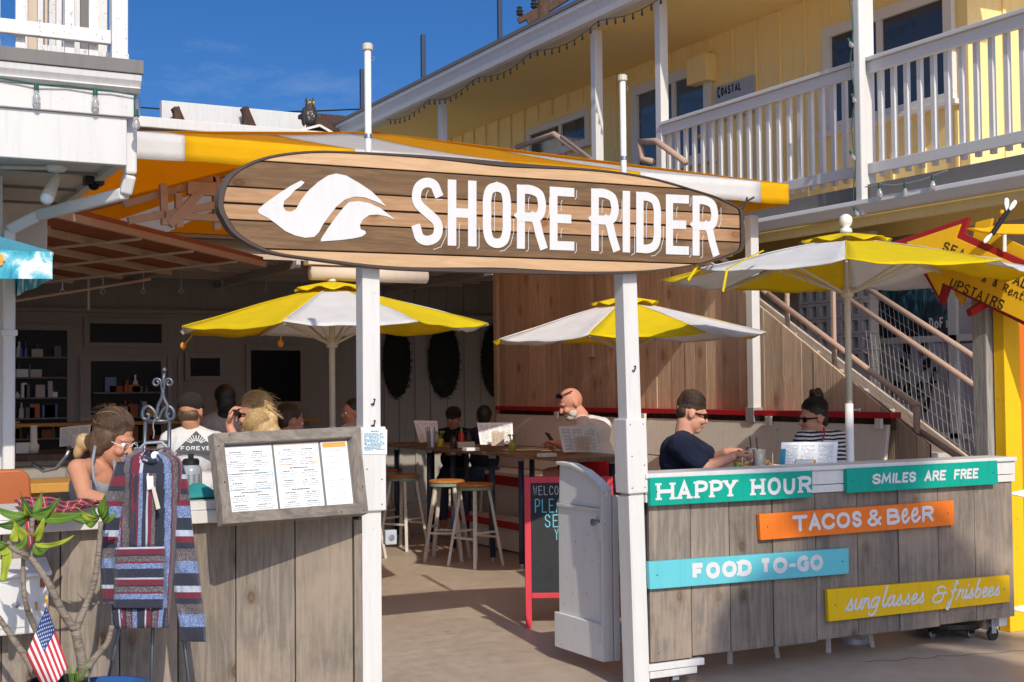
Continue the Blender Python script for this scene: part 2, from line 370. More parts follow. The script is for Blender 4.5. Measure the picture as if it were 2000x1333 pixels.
# ================================================================== entrance posts
def entrance_post(px_face, sl, label, zt, hooks):
    x = onY(px_face, 700, 0).x; r = thing('entrance_post', label, 'post', (x, .045, 0), 'white posts of the entrance')
    MB().box((x-.0445, 0, 0), (x+.0445, .089, zt)).build('shaft', 'white_paint', r, .004)
    z1, z0 = onY(px_face+4, sl[0], 0).z, onY(px_face+4, sl[1], 0).z
    MB().box((x-.0635, -.019, z0), (x+.0635, .108, z1)).build('sleeve', 'white_paint', r, .006)
    z2 = z0-.012
    MB().box((x-.058, -.012, 0), (x-.0455, .1, z2)).build('trim_board', 'white_paint', r, .003)
    for (py, s) in hooks:
        z = onY(px_face+2, py, 0).z; k = MB(); k.tube([(x+.01, 0, z+.012), (x+.01, -.014, z+.012), (x+.004, -.018, z-.004), (x-.002, -.014, z-.012)], .0035, 6); k.box((x-.006, -.004, z-.016), (x+.012, -.0005, z-.008))
        k.build('hook', 'bolt_dark', r)
    for dx, zz in ((-.04, z1-.03), (.04, z1-.03), (-.04, z0+.03), (.04, z0+.03), (-.035, (z0+z1)/2), (.04, (z0+z1)/2-.05)):
        MB().lathe((x+dx, -.0195, zz), [(.0035, 0), (.0035, .001), (0, .0015)], 8, (0, -1, 0)).build('screw', 'bolt_dark', r)
    return x, z0, z1, r
PLX, PLz0, PLz1, PL = entrance_post(726, (834, 998), 'white entrance post with the notice taped to its sleeve', 2.5, [(785, 1), (827, 1)])
PRX, PRz0, PRz1, PR = entrance_post(1231.5, (818, 964), 'white entrance post beside the open half gate', 2.5, [(720, 1)])
PR.location.x += .052; PR.rotation_euler = (0, -R(1.3), 0)   # the right post leans a little
# ---- flag poles above the sign
def flag_pole(px, top, x, label):
    r = thing('flag_pole', label, 'pole', (x, .12, 2.2), 'bare flag poles above the sign'); z = onY(px, top, .12).z
    MB().tube([(x, .12, 2.2), (x, .12, z-.03)], .0165, 12).build('pole', 'pole_white', r, smooth=True)
    MB().lathe((x, .12, z-.035), [(.018, 0), (.026, .005), (.026, .03), (.02, .036), (.004, .038)], 14).build('cap', 'pole_cream', r, smooth=False)
    MB().tube([(x+.018, .12, z-.06), (x+.034, .12, z-.062), (x+.03, .12, z-.08), (x+.018, .12, z-.085)], .003, 6).build('cleat', 'steel', r)
    MB().lathe((x, .12, 2.2+.62), [(.02, 0), (.02, .02)], 12).build('clamp', 'steel', r)
flag_pole(719, 86, onY(719, 250, .12).x, 'taller bare white flag pole above the wave emblem')
flag_pole(1215, 147, onY(1217, 250, .12).x, 'shorter bare white flag pole above the last word of the sign')

# ================================================================== left counter
xl, xr = onY(-70, 1100, 0).x, onY(706, 1100, 0).x
LC = thing('service_counter', 'weathered plank counter with white top behind the hanging hoodie', 'counter', ((xl+xr)/2, .1, 0))
ztop = onY(300, 1028, -.07).z
seams = [-112, 3, 118, 234, 348, 461, 577, 690]
xs = [onY(s, 1150, 0).x for s in seams]
for i in range(len(xs)-1):
    MB().box((xs[i]+.0025, .002*(i % 2), .02), (xs[i+1]-.0025, .03, ztop-.002)).build('plank', 'counter_wood', LC, .003)
MB().box((xs[-1]+.002, -.012, .02), (PLX-.06, .05, ztop-.03)).build('corner_board', 'counter_wood', LC, .003)
MB().box((xs[0], .034, .02), (PLX-.06, .06, ztop-.003)).build('backing', 'groove', LC)
xt = onY(403, 1000, 0).x
MB().box((xs[0]-.1, -.075, ztop), (PLX-.07, .30, ztop+.055)).build('top_board', 'white_paint', LC, .004)
MB().box((xs[0]-.1, -.055, ztop+.056), (PLX-.07, .32, ztop+.095)).build('upper_top_board', 'white_paint', LC, .004)
MB().box((xs[0], .27, .02), (PLX-.07, .30, ztop-.003)).build('rear_panel', 'white_worn', LC, .003)
ZC = ztop+.095
# ---- menu frame
MFB = [onY(425, 1030, -.40), onY(708, 1008, -.12), onY(690, 839, .04), onY(405, 853, -.22)]   # BL BR TR TL, leaning back
n_pl = (MFB[1]-MFB[0]).cross(MFB[2]-MFB[0]).normalized(); dr_ = ray(405, 853); MFB[3] = EYE+dr_*((MFB[0]-EYE).dot(n_pl)/dr_.dot(n_pl))
mo = (MFB[0]+MFB[1]+MFB[2]+MFB[3])/4
ux = ((MFB[1]-MFB[0])+(MFB[2]-MFB[3])).normalized(); uy = ((MFB[3]-MFB[0])+(MFB[2]-MFB[1])); uy = (uy-ux*uy.dot(ux)).normalized(); un = n_pl if n_pl.y < 0 else -n_pl
MW = ((MFB[1]-MFB[0]).length+(MFB[2]-MFB[3]).length)/4; MH = ((MFB[3]-MFB[0]).length+(MFB[2]-MFB[1]).length)/4
def mf(x, y, n=0):
    u_, v_ = (x+MW)/(2*MW), (y+MH)/(2*MH); return MFB[0].lerp(MFB[1], u_).lerp(MFB[3].lerp(MFB[2], u_), v_)+un*n
MF = thing('menu_board', 'weathered wooden frame holding three printed menus, tilted beside the post', 'menu board', mf(0, -MH))
fwd = .05
for (p0, p1, q1, q0, mm) in (((-MW, MH), (MW, MH), (MW-fwd, MH-fwd), (-MW+fwd, MH-fwd), 'frame_wood'), ((-MW, -MH), (MW, -MH), (MW-fwd, -MH+fwd), (-MW+fwd, -MH+fwd), 'frame_wood'),
                             ((-MW, -MH), (-MW, MH), (-MW+fwd, MH-fwd), (-MW+fwd, -MH+fwd), 'frame_wood_v'), ((MW, -MH), (MW, MH), (MW-fwd, MH-fwd), (MW-fwd, -MH+fwd), 'frame_wood_v')):
    MB().prism([mf(*p) for p in (p0, p1, q1, q0)], un*.045).build('frame_rail', mm, MF, .002)
MB().prism([mf(x, y, .004) for x, y in ((-MW+fwd-.004, -MH+fwd-.004), (MW-fwd+.004, -MH+fwd-.004), (MW-fwd+.004, MH-fwd+.004), (-MW+fwd-.004, MH-fwd+.004))], un*.008).build('backing', 'grey_trim', MF)
iw = 2*(MW-fwd); sh = (( .005, .375), (.392, .745), (.765, .985)); rng = random.Random(3)
def print_lines(mb, fr, w, h, rows, rng):
    """tiny printed lines on a sheet, in sheet coordinates 0..w, 0..h"""
    for (x0, x1, y, th, dens) in rows:
        x = x0
        while x < x1-.002:
            l = rng.uniform(.004, .014); l = min(l, x1-x)
            if rng.random() < dens: mb.add([fr(x, y), fr(x+l, y), fr(x+l, y+th), fr(x, y+th)], [(0, 1, 2, 3)])
            x += l+.0025
for k, (a0, a1) in enumerate(sh):
    x0 = -MW+fwd+a0*iw; x1 = -MW+fwd+a1*iw; y0 = -MH+fwd+.004; y1 = MH-fwd-.008; w = x1-x0; h = y1-y0
    p = MB().prism([mf(x0, y0, .0125), mf(x1, y0, .0125), mf(x1, y1, .0125), mf(x0, y1, .0125)], un*.0012).build('menu_sheet', 'paper', MF)
    fr = lambda x, y, x0=x0, y0=y0: mf(x0+x, y0+y, .0145)
    tx = MB(); rows = []
    if k < 2:
        y = h*.90
        for bi in range(9):
            if bi in (2, 5): rows.append((w*.3, w*.7, y, .005, 1)); y -= .014; continue
            for (c0, c1) in ((.08, .45), (.55, .93)):
                rows.append((w*(c0+.06), w*(c1-.08), y, .0042, .95))
                for q in range(3): rows.append((w*(c0+.01*q), w*(c1-.02*q), y-.0085*(q+1), .002, .8))
            y -= .043
            if y < h*.06: break
        print_lines(tx, fr, w, h, rows, rng)
        tx.build('printed_text', 'ink', p, fix=False)
        bl = MB(); bx0, bx1, by0, by1 = (.06*w, .96*w, h*.33, h*.58) if k == 0 else (.03*w, .97*w, h*.68, h*.985)
        for (s0, s1) in (((bx0, by0), (bx1, by0)), ((bx1, by0), (bx1, by1)), ((bx1, by1), (bx0, by1)), ((bx0, by1), (bx0, by0))): bl.bar(fr(*s0), fr(*s1), .0016, .0008, un)
        bl.build('text_box', 'ink_blue' if k == 0 else 'ink_orange', p)
    else:
        MB().add([fr(w*.06, h*.91), fr(w*.94, h*.91), fr(w*.94, h*.985), fr(w*.06, h*.985)], [(0, 1, 2, 3)]).build('heading_block', 'ink_orange', p, fix=False)
        y = h*.85
        while y > h*.1:
            rows.append((w*.25, w*.75, y, .0028, .85)); rows.append((w*.15, w*.85, y-.008, .0016, .6)); y -= .028
        print_lines(tx, fr, w, h, rows, rng); tx.build('printed_text', 'plastic_grey', p, fix=False)
for sx, sy in ((-.95, .7), (-.93, -.1), (.93, -.93), (.6, -.93), (.95, -.4), (-.8, .94)):
    MB().lathe(mf(sx*MW, sy*MH, .045), [(.004, 0), (.004, .001), (0, .0016)], 8, un).build('screw', 'bolt_dark', MF)
for sx in (-.7, .75): MB().bar(mf(sx*MW, -MH*.55, .0), V(mf(sx*MW, 0).x+.03, .05, ztop-.02), .03, .03).build('support_arm', 'frame_wood_v', MF, .003)
# ---- notice on the post
nz0, nz1 = onY(740, 886, -.02).z, onY(740, 838, -.02).z; nx0, nx1 = onY(708, 860, -.02).x, onY(755, 860, -.02).x
NO = tag(MB().prism([(nx0, -.0215, nz0), (nx1, -.0215, nz0-.006), (nx1+.002, -.0225, nz1-.004), (nx0, -.0215, nz1)], (0, -.001, 0)).build('notice', 'paper'), 'printed white notice taped to the post sleeve', 'notice')
tx = MB(); rows = [((nx1-nx0)*.34, (nx1-nx0)*.66, (nz1-nz0)*.88, .006, 1)] + [((nx1-nx0)*.06, (nx1-nx0)*(.95-.2*rng.random()), (nz1-nz0)*(.8-.055*i), .0035, .92) for i in range(13)]
print_lines(tx, lambda x, y: V(nx0+x, -.024, nz0+y), 1, 1, rows, rng); tx.build('printed_text', 'ink_blue', NO, fix=False)
ob = MB(); ox = onY(751, 1047, .2).x; oz = onY(751, 1047, .2).z
OB = thing('outlet_box', 'small grey outlet box on the back of the left entrance post', 'outlet box', (ox, .13, oz))
ob.box((ox-.03, .115, oz-.035), (ox+.03, .15, oz+.035)).build('box', 'plastic_grey', OB, .004)
MB().lathe((ox, .1145, oz), [(.016, 0), (.016, .003), (.01, .004)], 16, (0, -1, 0)).build('knockout', 'steel', OB)

# ================================================================== right counter
zt = onY(1266, 926, -.03).z; zb = onY(1272, 1295, 0).z; xa, xb = onY(1264, 1100, 0).x, onY(1980, 1050, 0).x
RC = thing('rolling_counter', 'weathered plank counter on wheels carrying the five painted signs', 'counter', ((xa+xb)/2, .1, 0))
zw = zt-.155; px_seams = [1268, 1350, 1426, 1510, 1594, 1676, 1756, 1834, 1906, 1981]
xs = [onY(s, 1100, 0).x for s in px_seams]
for i in range(9):
    MB().box((xs[i]+.0028, .0015*((i*7) % 3), zb+.004*((i*5) % 3)), (xs[i+1]-.0028, .026, zw)).build('plank', 'counter_wood_grey', RC, .003)
MB().box((xa, .028, zb+.02), (xb, .05, zw)).build('backing', 'groove', RC)
MB().box((xa-.01, -.012, zw+.002), (xb+.01, .03, zw+.045)).build('lower_rail', 'white_paint', RC, .003)
MB().box((xa-.01, -.014, zw+.049), (xb+.01, .03, zt-.028)).build('upper_rail', 'white_paint', RC, .003)
MB().box((xa-.02, -.03, zt-.026), (xb+.012, .20, zt)).build('top_cap', 'white_paint', RC, .004)
MB().box((xa, .17, .2), (xb, .19, zt-.03)).build('rear_panel', 'bench_white', RC, .003)
MB().box((xa, -.006, zb-.045), (onY(1375, 1290, 0).x, .09, zb-.008)).build('foot_rail', 'white_paint', RC, .004)
MB().box((xa+.01, .0, zb-.085), (onY(1362, 1300, 0).x, .085, zb-.048)).build('foot_block', 'white_paint', RC, .004)
def caster(x, y, z, r0, parent):
    w = MB(); w.lathe((x, y-.012, r0), [(r0*.6, 0), (r0, .003), (r0, .021), (r0*.6, .024)], 18, (0, 1, 0)); wo_ = w.build('caster', 'steel', parent, smooth=False)
    MB().box((x-.02, y-.02, r0+.004), (x+.02, y-.016, z)).box((x-.02, y+.016, r0+.004), (x+.02, y+.02, z)).box((x-.03, y-.03, z-.004), (x+.03, y+.03, z)).build('fork', 'galv', wo_)
    MB().lathe((x, y-.0165, r0), [(r0*1.02, .0), (r0*1.02, .014)], 18, (0, 1, 0)).build('tyre', 'rubber', wo_)
caster(onY(1316, 1320, .04).x, .04, zb-.086, .033, RC); caster(xb-.1, .1, zb, .04, RC)
MB().box((xb-.09, .05, zb-.06), (xb-.02, .16, zb-.002)).build('foot_block', 'white_paint', RC, .004)
rs = random.Random(5)
for i in range(26):
    x = rs.uniform(xa+.03, xb-.03); z = rs.choice([zb+.05, zw-.03, (zb+zw)/2])+rs.uniform(-.02, .02)
    MB().lathe((x, 0.0, z), [(.0035, 0), (.0035, .0012), (0, .0018)], 6, (0, -1, 0)).build('screw', 'bolt_dark', RC)

# ================================================================== wooden wall at the right of the patio
XW = 7.0
FE = thing('plank_wall', 'tall weathered plank wall behind the bench, its top cut along the stairs', 'wall', (XW, 4, 0))
def topz(y):
    zslope = onX(1490, 604, XW); ze = onX(1790, 852, XW)
    k = (zslope.z-ze.z)/(zslope.y-ze.y); return min(3.35, zslope.z+(y-zslope.y)*k)
y = 7.55; rw = random.Random(11)
while y > 1.05:
    w = rw.uniform(.13, .235); y1 = max(1.02, y-w); dx = rw.uniform(0, .012)
    MB().prism([(XW+dx, y-.002, .02), (XW+dx, y1+.002, .02), (XW+dx, y1+.002, max(.3, topz(y1))), (XW+dx, y-.002, max(.3, topz(y)))], (.022, 0, 0)).build('plank', 'fence_wood', FE, .002)
    y = y1
MB().prism([(XW+.04, 7.5, .02), (XW+.04, 1.05, .02), (XW+.04, 1.05, topz(1.05)-.02), (XW+.04, 3.9, topz(3.9)-.03), (XW+.04, 7.5, topz(7.5)-.05)], (.03, 0, 0)).build('backing', 'brown_timber', FE)
MB().box((XW-.03, 7.50, .02), (XW+.1, 7.58, 3.3)).build('end_board', 'fence_wood', FE, .003)
MB().box((XW-.035, onX(1155, 540, XW).y-.045, 1.9), (XW-.002, onX(1155, 540, XW).y+.045, 3.3)).build('cover_strip', 'fence_wood', FE, .002)
# white post on the wall carrying the awning corner
yp = onX(1472, 700, XW-.06).y
PP = thing('awning_post', 'slim white post rising from the red rail against the plank wall', 'post', (XW-.06, yp, 1.4))
MB().box((XW-.10, yp-.04, 1.40), (XW-.02, yp+.04, 3.0)).build('shaft', 'white_paint', PP, .004)
MB().box((XW-.112, yp-.055, 1.30), (XW-.016, yp+.055, 1.42)).build('bracket', 'galv', PP, .003)
# ================================================================== bench along the wall
BN = thing('bar_bench', 'long white bar height bench with red rail along the plank wall', 'bench', (6.7, 4.2, 0))
y0, y1 = onX(1732, 850, 6.9).y, 7.4
zr = onX(1350, 806, 6.93).z
MB().box((6.89, y0-.05, zr-.014), (6.995, y1, zr+.03)).build('top_rail', 'red_paint', BN, .004)
MB().box((6.95, y0, zr-.10), (6.99, y1, zr-.016)).build('rail_backing', 'brown_timber', BN)
zbk = zr-.06
MB().prism([(6.86, y0, .98), (6.86, y1, .98), (6.91, y1, zbk), (6.91, y0, zbk)], (.03, 0, 0)).build('back_board', 'bench_white', BN, .004)
MB().prism([(6.82, y0, .745), (6.82, y1, .745), (6.858, y1, .972), (6.858, y0, .972)], (.03, 0, 0)).build('back_board', 'bench_white', BN, .004)
MB().box((6.38, y0+.1, .70), (6.86, y1, .735)).build('seat', 'bench_white', BN, .005)
MB().box((6.40, y0+.12, .60), (6.425, y1, .698)).build('seat_edge', 'red_paint', BN, .003)
MB().box((6.44, y0+.12, .12), (6.46, y1, .598)).build('front_panel', 'bench_white', BN, .003)
MB().box((6.10, y0+.2, .27), (6.42, y1, .30)).build('foot_step', 'bench_white', BN, .004)
MB().box((6.085, y0+.2, .235), (6.099, y1, .302)).build('step_edge', 'red_paint', BN, .003)
MB().box((6.12, y0+.22, .02), (6.14, y1, .234)).build('step_riser', 'bench_white', BN, .003)
for yy in (y0+.05, 2.6, 4.4, 6.0):
    MB().box((6.86, yy-.03, zr-.09), (6.888, yy+.03, zr-.016)).build('bracket', 'bench_white', BN, .002)

# ================================================================== restaurant at the back
YB = 11.4
RB = thing('restaurant_building', 'white walled restaurant in deep shade at the back of the patio', 'building', (5, YB, 0))
xL, xR = -2.0, 9.6
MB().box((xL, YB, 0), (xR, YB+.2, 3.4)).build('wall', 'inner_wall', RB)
x = xL
def wx(px, py=700, y=YB): return onY(px, py, y).x
def wz(px, py, y=YB): return onY(px, py, y).z
for i, px in enumerate((752, 781, 812, 842, 875, 908, 940, 972)):
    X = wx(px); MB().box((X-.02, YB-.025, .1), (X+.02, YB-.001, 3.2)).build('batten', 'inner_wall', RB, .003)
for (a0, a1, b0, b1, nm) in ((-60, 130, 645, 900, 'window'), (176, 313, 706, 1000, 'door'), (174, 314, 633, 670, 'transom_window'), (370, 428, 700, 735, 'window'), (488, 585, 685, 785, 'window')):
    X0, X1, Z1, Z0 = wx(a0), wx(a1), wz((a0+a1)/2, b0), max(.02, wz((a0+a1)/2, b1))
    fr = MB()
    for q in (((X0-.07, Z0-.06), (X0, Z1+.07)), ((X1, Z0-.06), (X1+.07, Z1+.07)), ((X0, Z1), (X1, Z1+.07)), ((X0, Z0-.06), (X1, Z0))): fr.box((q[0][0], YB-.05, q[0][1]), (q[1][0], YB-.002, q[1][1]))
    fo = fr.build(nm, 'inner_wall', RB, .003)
    MB().box((X0, YB-.03, Z0), (X1, YB-.003, Z1)).build('pane', 'black_glass', fo)  # near-black sheet; in the doorway it stands in for the dark interior
    if nm in ('door', 'window') and X1-X0 > .8:
        for k in range(5):
            zs = Z0+.25+(Z1-Z0-.35)*k/5; MB().box((X0+.02, YB-.13, zs), (X1-.02, YB-.031, zs+.02)).build('shelf', 'grey_trim', fo)
            for q in range(10):
                xx = X0+.1+rw.random()*(X1-X0-.25); hh = rw.uniform(.06, .22); gm = rw.choice(['grey_trim', 'rust_panel', 'ceramic_blue', 'ceiling_grey', 'terracotta_chair', 'paper', 'mustard']); bw_ = rw.uniform(.02, .035)
                (MB().box((xx, YB-.12, zs+.021), (xx+rw.uniform(.05, .16), YB-.032, zs+.021+hh)) if q % 2 else MB().lathe((xx, YB-.08, zs+.021), [(bw_, 0), (bw_, hh*.6), (bw_*.4, hh*.8), (bw_*.4, hh*1.1), (.001, hh*1.1)], 10)).build('goods', gm, fo)
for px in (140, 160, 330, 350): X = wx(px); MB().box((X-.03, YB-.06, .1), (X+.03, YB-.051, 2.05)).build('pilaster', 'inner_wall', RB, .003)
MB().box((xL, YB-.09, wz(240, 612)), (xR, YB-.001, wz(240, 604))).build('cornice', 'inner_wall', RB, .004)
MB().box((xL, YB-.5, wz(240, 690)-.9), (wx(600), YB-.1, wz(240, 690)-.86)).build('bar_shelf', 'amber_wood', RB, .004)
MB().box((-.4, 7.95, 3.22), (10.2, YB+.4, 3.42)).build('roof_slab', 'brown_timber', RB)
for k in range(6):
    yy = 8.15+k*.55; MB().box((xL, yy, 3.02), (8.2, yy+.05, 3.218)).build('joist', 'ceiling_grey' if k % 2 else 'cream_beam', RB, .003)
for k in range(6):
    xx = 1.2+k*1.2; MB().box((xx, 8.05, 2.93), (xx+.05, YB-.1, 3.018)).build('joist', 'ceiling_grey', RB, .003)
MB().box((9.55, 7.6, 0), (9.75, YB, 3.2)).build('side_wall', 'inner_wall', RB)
MB().box((-.4, 3.3, 0), (-.2, YB, 3.2)).build('side_wall', 'inner_wall', RB)  # unseen left wall, added to enclose and darken the interior
gz = onY(420, 252, 7.85).z
MB().box((1.2, 7.80, gz-.05), (6.9, 7.93, gz+.06)).build('gutter', 'white_paint', RB, .01)
MB().box((1.2, 7.86, 3.3), (6.9, 7.95, gz-.05)).build('fascia', 'grey_trim', RB)
# hedge ovals on the back wall
m, t, b = newmat('hedge'); v = coords(t); n1 = noise(t, v, 30, 4); col = mixc(t, n1, (.004, .006, .004), (.012, .016, .008)); t.links.new(col, b.inputs['Base Color']); b.inputs['Roughness'].default_value = .8
for px, w, nm in ((772, 62, 'oval panel of dark foliage half hidden by the left entrance post'), (864, 72, 'middle oval panel of dark foliage on the shaded wall'), (966, 70, 'oval panel of dark foliage cut off by the plank wall')):
    c = V(wx(px), YB-.06, wz(px, 705)); a_ = w/2*(onY(px, 700, YB)-EYE).dot(FW)/FPX*1.02; bh = 76*(onY(px, 700, YB)-EYE).dot(FW)/FPX
    hb = MB(); hb.ball(c, (a_*.92, .05, bh*.95), 24, 14)
    for q in range(700):
        an = rw.uniform(0, 6.283); rr = math.sqrt(rw.random()); p = c+V(math.cos(an)*rr*a_, -.05*math.sqrt(max(0, 1-rr*rr))-.005, math.sin(an)*rr*bh); s = rw.uniform(.012, .022)
        d1 = V(rw.uniform(-1, 1), rw.uniform(-.7, .1), rw.uniform(-1, 1)).normalized(); d2 = d1.cross(V(rw.uniform(-1, 1), 1, rw.uniform(-1, 1))).normalized()
        hb.add([p-d1*s, p+d2*s*.5, p+d1*s, p-d2*s*.5], [(0, 1, 2, 3)])
    tag(hb.build('foliage_panel', 'hedge', fix=False), nm, 'foliage panel', 'oval foliage panels on the back wall')
# rolled blind behind the sign
q0, q1 = onY(606, 533, 2.62), onY(832, 545, 2.62)
BL = thing('rolled_blind', 'beige rolled blind behind the left entrance post, under the sign', 'blind', q0)
MB().tube([q0, V(q1.x, 2.62, q0.z)], .05, 16).build('roll', 'beige_wall', BL, smooth=True)
MB().box((q0.x-.03, 2.57, q0.z+.052), (q1.x+.03, 2.67, q0.z+.085)).build('head_rail', 'beige_wall', BL, .003)
# ================================================================== raised shutter (brown panel with battens) under the canopy
e0, e1 = onZ(120, 412, 2.82), onZ(520, 512, 2.82); dirn = (e1-e0); dirn.z = 0; dirn.normalize(); perp = V(-dirn.y, dirn.x, 0)
SH = thing('raised_shutter', 'raised rust brown shutter with cream battens under the canopy', 'shutter', e0)
def sp(a, c, dz=0): return e0+dirn*a+perp*c+V(0, 0, -.10*c+dz)
la = (e1-e0).length
MB().prism([sp(-.6, 0), sp(la*.98, 0), sp(la*.62, 3.3), sp(-.6, 3.3)], (0, 0, .04)).build('panel', 'rust_panel', SH)
for k in range(9):
    c = k*.405; MB().bar(sp(-.6, c, -.03), sp(la*(.99-.36*c/3.3), c, -.03), .04, .055).build('batten', 'pipe_tan' if k == 0 else 'cream_beam', SH, .004)
for a_ in (.3, .55, .8): MB().bar(sp(la*a_, -.02, -.07), sp(la*(a_-.16), 3.2, -.07), .03, .02).build('cross_brace', 'cream_beam', SH, .003)
for (p, q) in ((sp(.2, .2, -.06), sp(1.3, 2.2, -.42)), (sp(1.3, 2.2, -.42), sp(la*.9, 1.0, -.07)), (sp(1.4, 2.9, -.4), sp(la*.8, 2.2, -.1))): MB().tube([p, q], .013, 6).build('tie_rod', 'cream_beam', SH)
for (a_, c) in ((.75, 1.2), (1.3, 2.2), (2.1, 1.9), (3.0, 1.4), (1.7, 2.6), (2.6, 2.3)): p = sp(a_, c, -.05); MB().tube([p, p-V(0, 0, .28)], .011, 6).build('strut', 'cream_beam', SH)
# trusses over the shutter (timber braces seen left of the board)
TR = thing('roof_truss', 'tan timber roof truss beneath the yellow canopy beside the board', 'truss', onY(330, 420, 3.4))
def tb(a, c, y=3.4, w=.05): MB().bar(onY(*a, y), onY(*c, y), w, w).build('member', 'pipe_tan', TR, .004)
tb((250, 432), (455, 395)); tb((300, 420), (460, 428)); tb((330, 440), (400, 365), 3.4, .06); tb((318, 360), (322, 440)); tb((348, 378), (350, 445)); tb((240, 400), (420, 350), 3.45); tb((420, 345), (424, 450), 3.45)
MB().box((onY(365, 1, 3.4).x, 3.37, onY(380, 370, 3.4).z-.04), (onY(405, 1, 3.4).x+.05, 3.43, onY(380, 370, 3.4).z+.05)).build('gusset', 'pipe_tan', TR, .004)
for i, (px, y_) in enumerate(((36, 7.6), (122, 8.2), (201, 8.8), (280, 9.2), (354, 9.6), (434, 10), (520, 10.2), (590, 10.5))):
    p = onY(px, 560, y_); k = MB(); k.tube([p+V(0, 0, .5), p, p+V(.0, 0, -.03)], .006, 6); k.tube([p+V(.025*math.cos(u*.6), 0, -.055+.025*math.sin(u*.6)) for u in range(11)], .005, 6)
    tag(k.build('ceiling_hook', 'galv'), ('leftmost', 'second', 'third', 'fourth', 'fifth', 'sixth', 'seventh', 'rightmost')[i]+' metal hook from the left under the dark ceiling', 'hook', 'hooks under the dark ceiling')
# ================================================================== white building at the left
YL = .8
def lz(px, py): return onY(px, py, YL).z
def lx(px, py): return onY(px, py, YL).x
xe, x0 = lx(250, 280), -6.0
LB = thing('porch_building', 'white porch with upstairs balcony overhanging from the left', 'building', (-1, YL, 0))
zA, zB_, zC_, zD, zE = lz(276, 124), lz(276, 151), lz(272, 184), lz(262, 231), lz(250, 322)
MB().box((x0, YL-.06, zB_+.002), (lx(276, 140), YL+2.4, zA)).build('deck_edge', 'grey_trim', LB, .004)
cr = [(YL-.05, zB_), (YL-.045, zB_-.03), (YL-.02, zB_-.06), (YL-.035, zC_+.02), (YL-.005, zC_), (YL+.1, zC_), (YL+.1, zB_)]
xc = lx(273, 165); MB().prism([(x0, y, z) for y, z in cr], (xc-x0, 0, 0)).build('crown_moulding', 'white_paint', LB, .003)
MB().box((x0, YL, zD+.004), (lx(262, 210), YL+.05, zC_-.001)).build('fascia_board', 'white_paint', LB, .004)
MB().box((x0, YL+.022, zE), (xe, YL+.07, zD+.002)).build('fascia_board', 'white_paint', LB, .004)
MB().box((x0, YL+.07, zE+.03), (xe-.005, YL+2.3, zE+.06)).build('soffit', 'ceiling_grey', LB)
MB().box((xe-.05, YL+.071, zE), (xe-.004, YL+2.3, zB_)).build('side_beam', 'ceiling_grey', LB)
MB().box((x0, YL+2.3, zE-.25), (xe-.02, YL+2.4, zB_)).build('rear_beam', 'ceiling_grey', LB)
for k in range(3): MB().box((x0, YL+.5+k*.62, zE+.012), (xe-.052, YL+.506+k*.62, zE+.029)).build('soffit_joint', 'grey_trim', LB)
# balcony above
bp0, bp1 = lx(220.5, 60), lx(252, 60)
MB().box((bp0, YL+.02, zA+.001), (bp1, YL+.02+(bp1-bp0), zA+1.6)).build('balcony_post', 'white_worn', LB, .004)
zr0, zr1 = lz(210, 82), lz(210, 55)
MB().box((x0, YL+.035, zr0), (bp0-.002, YL+.075, zr1)).build('bottom_rail', 'white_worn', LB, .004)
MB().box((x0, YL+.035, zr1+.85), (bp0-.002, YL+.075, zr1+.95)).build('top_rail', 'white_worn', LB, .004)
for i in range(14):
    X = bp0-.10-i*.115
    if X < -.5: break
    if i % 5 != 2: MB().box((X, YL+.078, zr1-.18), (X+.045, YL+.10, zr1+.86)).build('baluster', 'white_worn', LB, .002)
zback = YL+1.5
def bx_(px): return onY(px, 60, zback+.2).x
MB().box((bx_(44), zback, zA), (bx_(82), zback+.1, zA+2.2)).build('upper_wall', 'beige_wall', LB)
for i in range(20):
    X = bx_(48)+i*(bx_(216)-bx_(48))/20; MB().box((X, zback-.3, zA), (X+.03, zback-.27, zA+(.34 if i % 4 else 1.5))).build('far_baluster', 'white_worn', LB, .002)
MB().box((bx_(26), zback-.05, zA), (bx_(42), zback+.08, zA+2.2)).build('corner_board', 'white_worn', LB, .003)
MB().box((bx_(86), zback+.35, zA), (bx_(150), zback+.4, zA+2.2)).build('louvre_panel', 'white_worn', LB, .003)
MB().box((bx_(152), zback+.3, zA+.2), (bx_(190), zback+.36, zA+2.2)).build('grey_panel', 'grey_trim', LB, .003)  # dark grey panel between the two white louvre panels
MB().box((bx_(192), zback+.3, zA+.0), (bx_(216), zback+.36, zA+2.2)).build('louvre_panel', 'white_worn', LB, .003)
# post + downspout
ypo = 1.62; xp0, xp1 = onY(-22, 700, ypo).x, onY(22, 700, ypo).x
MB().box((xp0, ypo, 0), (xp1-.045, ypo+.11, zE+.03)).build('porch_post', 'white_paint', LB, .004)
DS = thing('downspout', 'white rain pipe bending from the porch corner to the post', 'downspout', (xp1-.03, ypo, 0))
P_ = [V(xe+.035, YL+.12, zE+.28), V(xe+.035, YL+.12, zE-.03), V(xe+.02, YL+.16, zE-.12), V(xp1+.12, ypo-.12, onY(45, 432, ypo).z+.02), V(xp1-.02, ypo-.05, onY(12, 452, ypo).z), V(xp1-.02, ypo-.05, .05)]
k = MB()
for a_, c in zip(P_[:-1], P_[1:]): k.bar(a_, c, .062, .062, (0, 1, 0.01))
k.build('pipe', 'white_clean', DS, .012)
for z in (1.9, 1.0): MB().box((xp1-.06, ypo-.088, z), (xp1+.02, ypo-.01, z+.03)).build('strap', 'white_clean', DS, .002)
MB().box((xe+.0, YL+.08, zE+.26), (xe+.08, YL+.18, zE+.36)).build('outlet_elbow', 'galv', DS, .01)
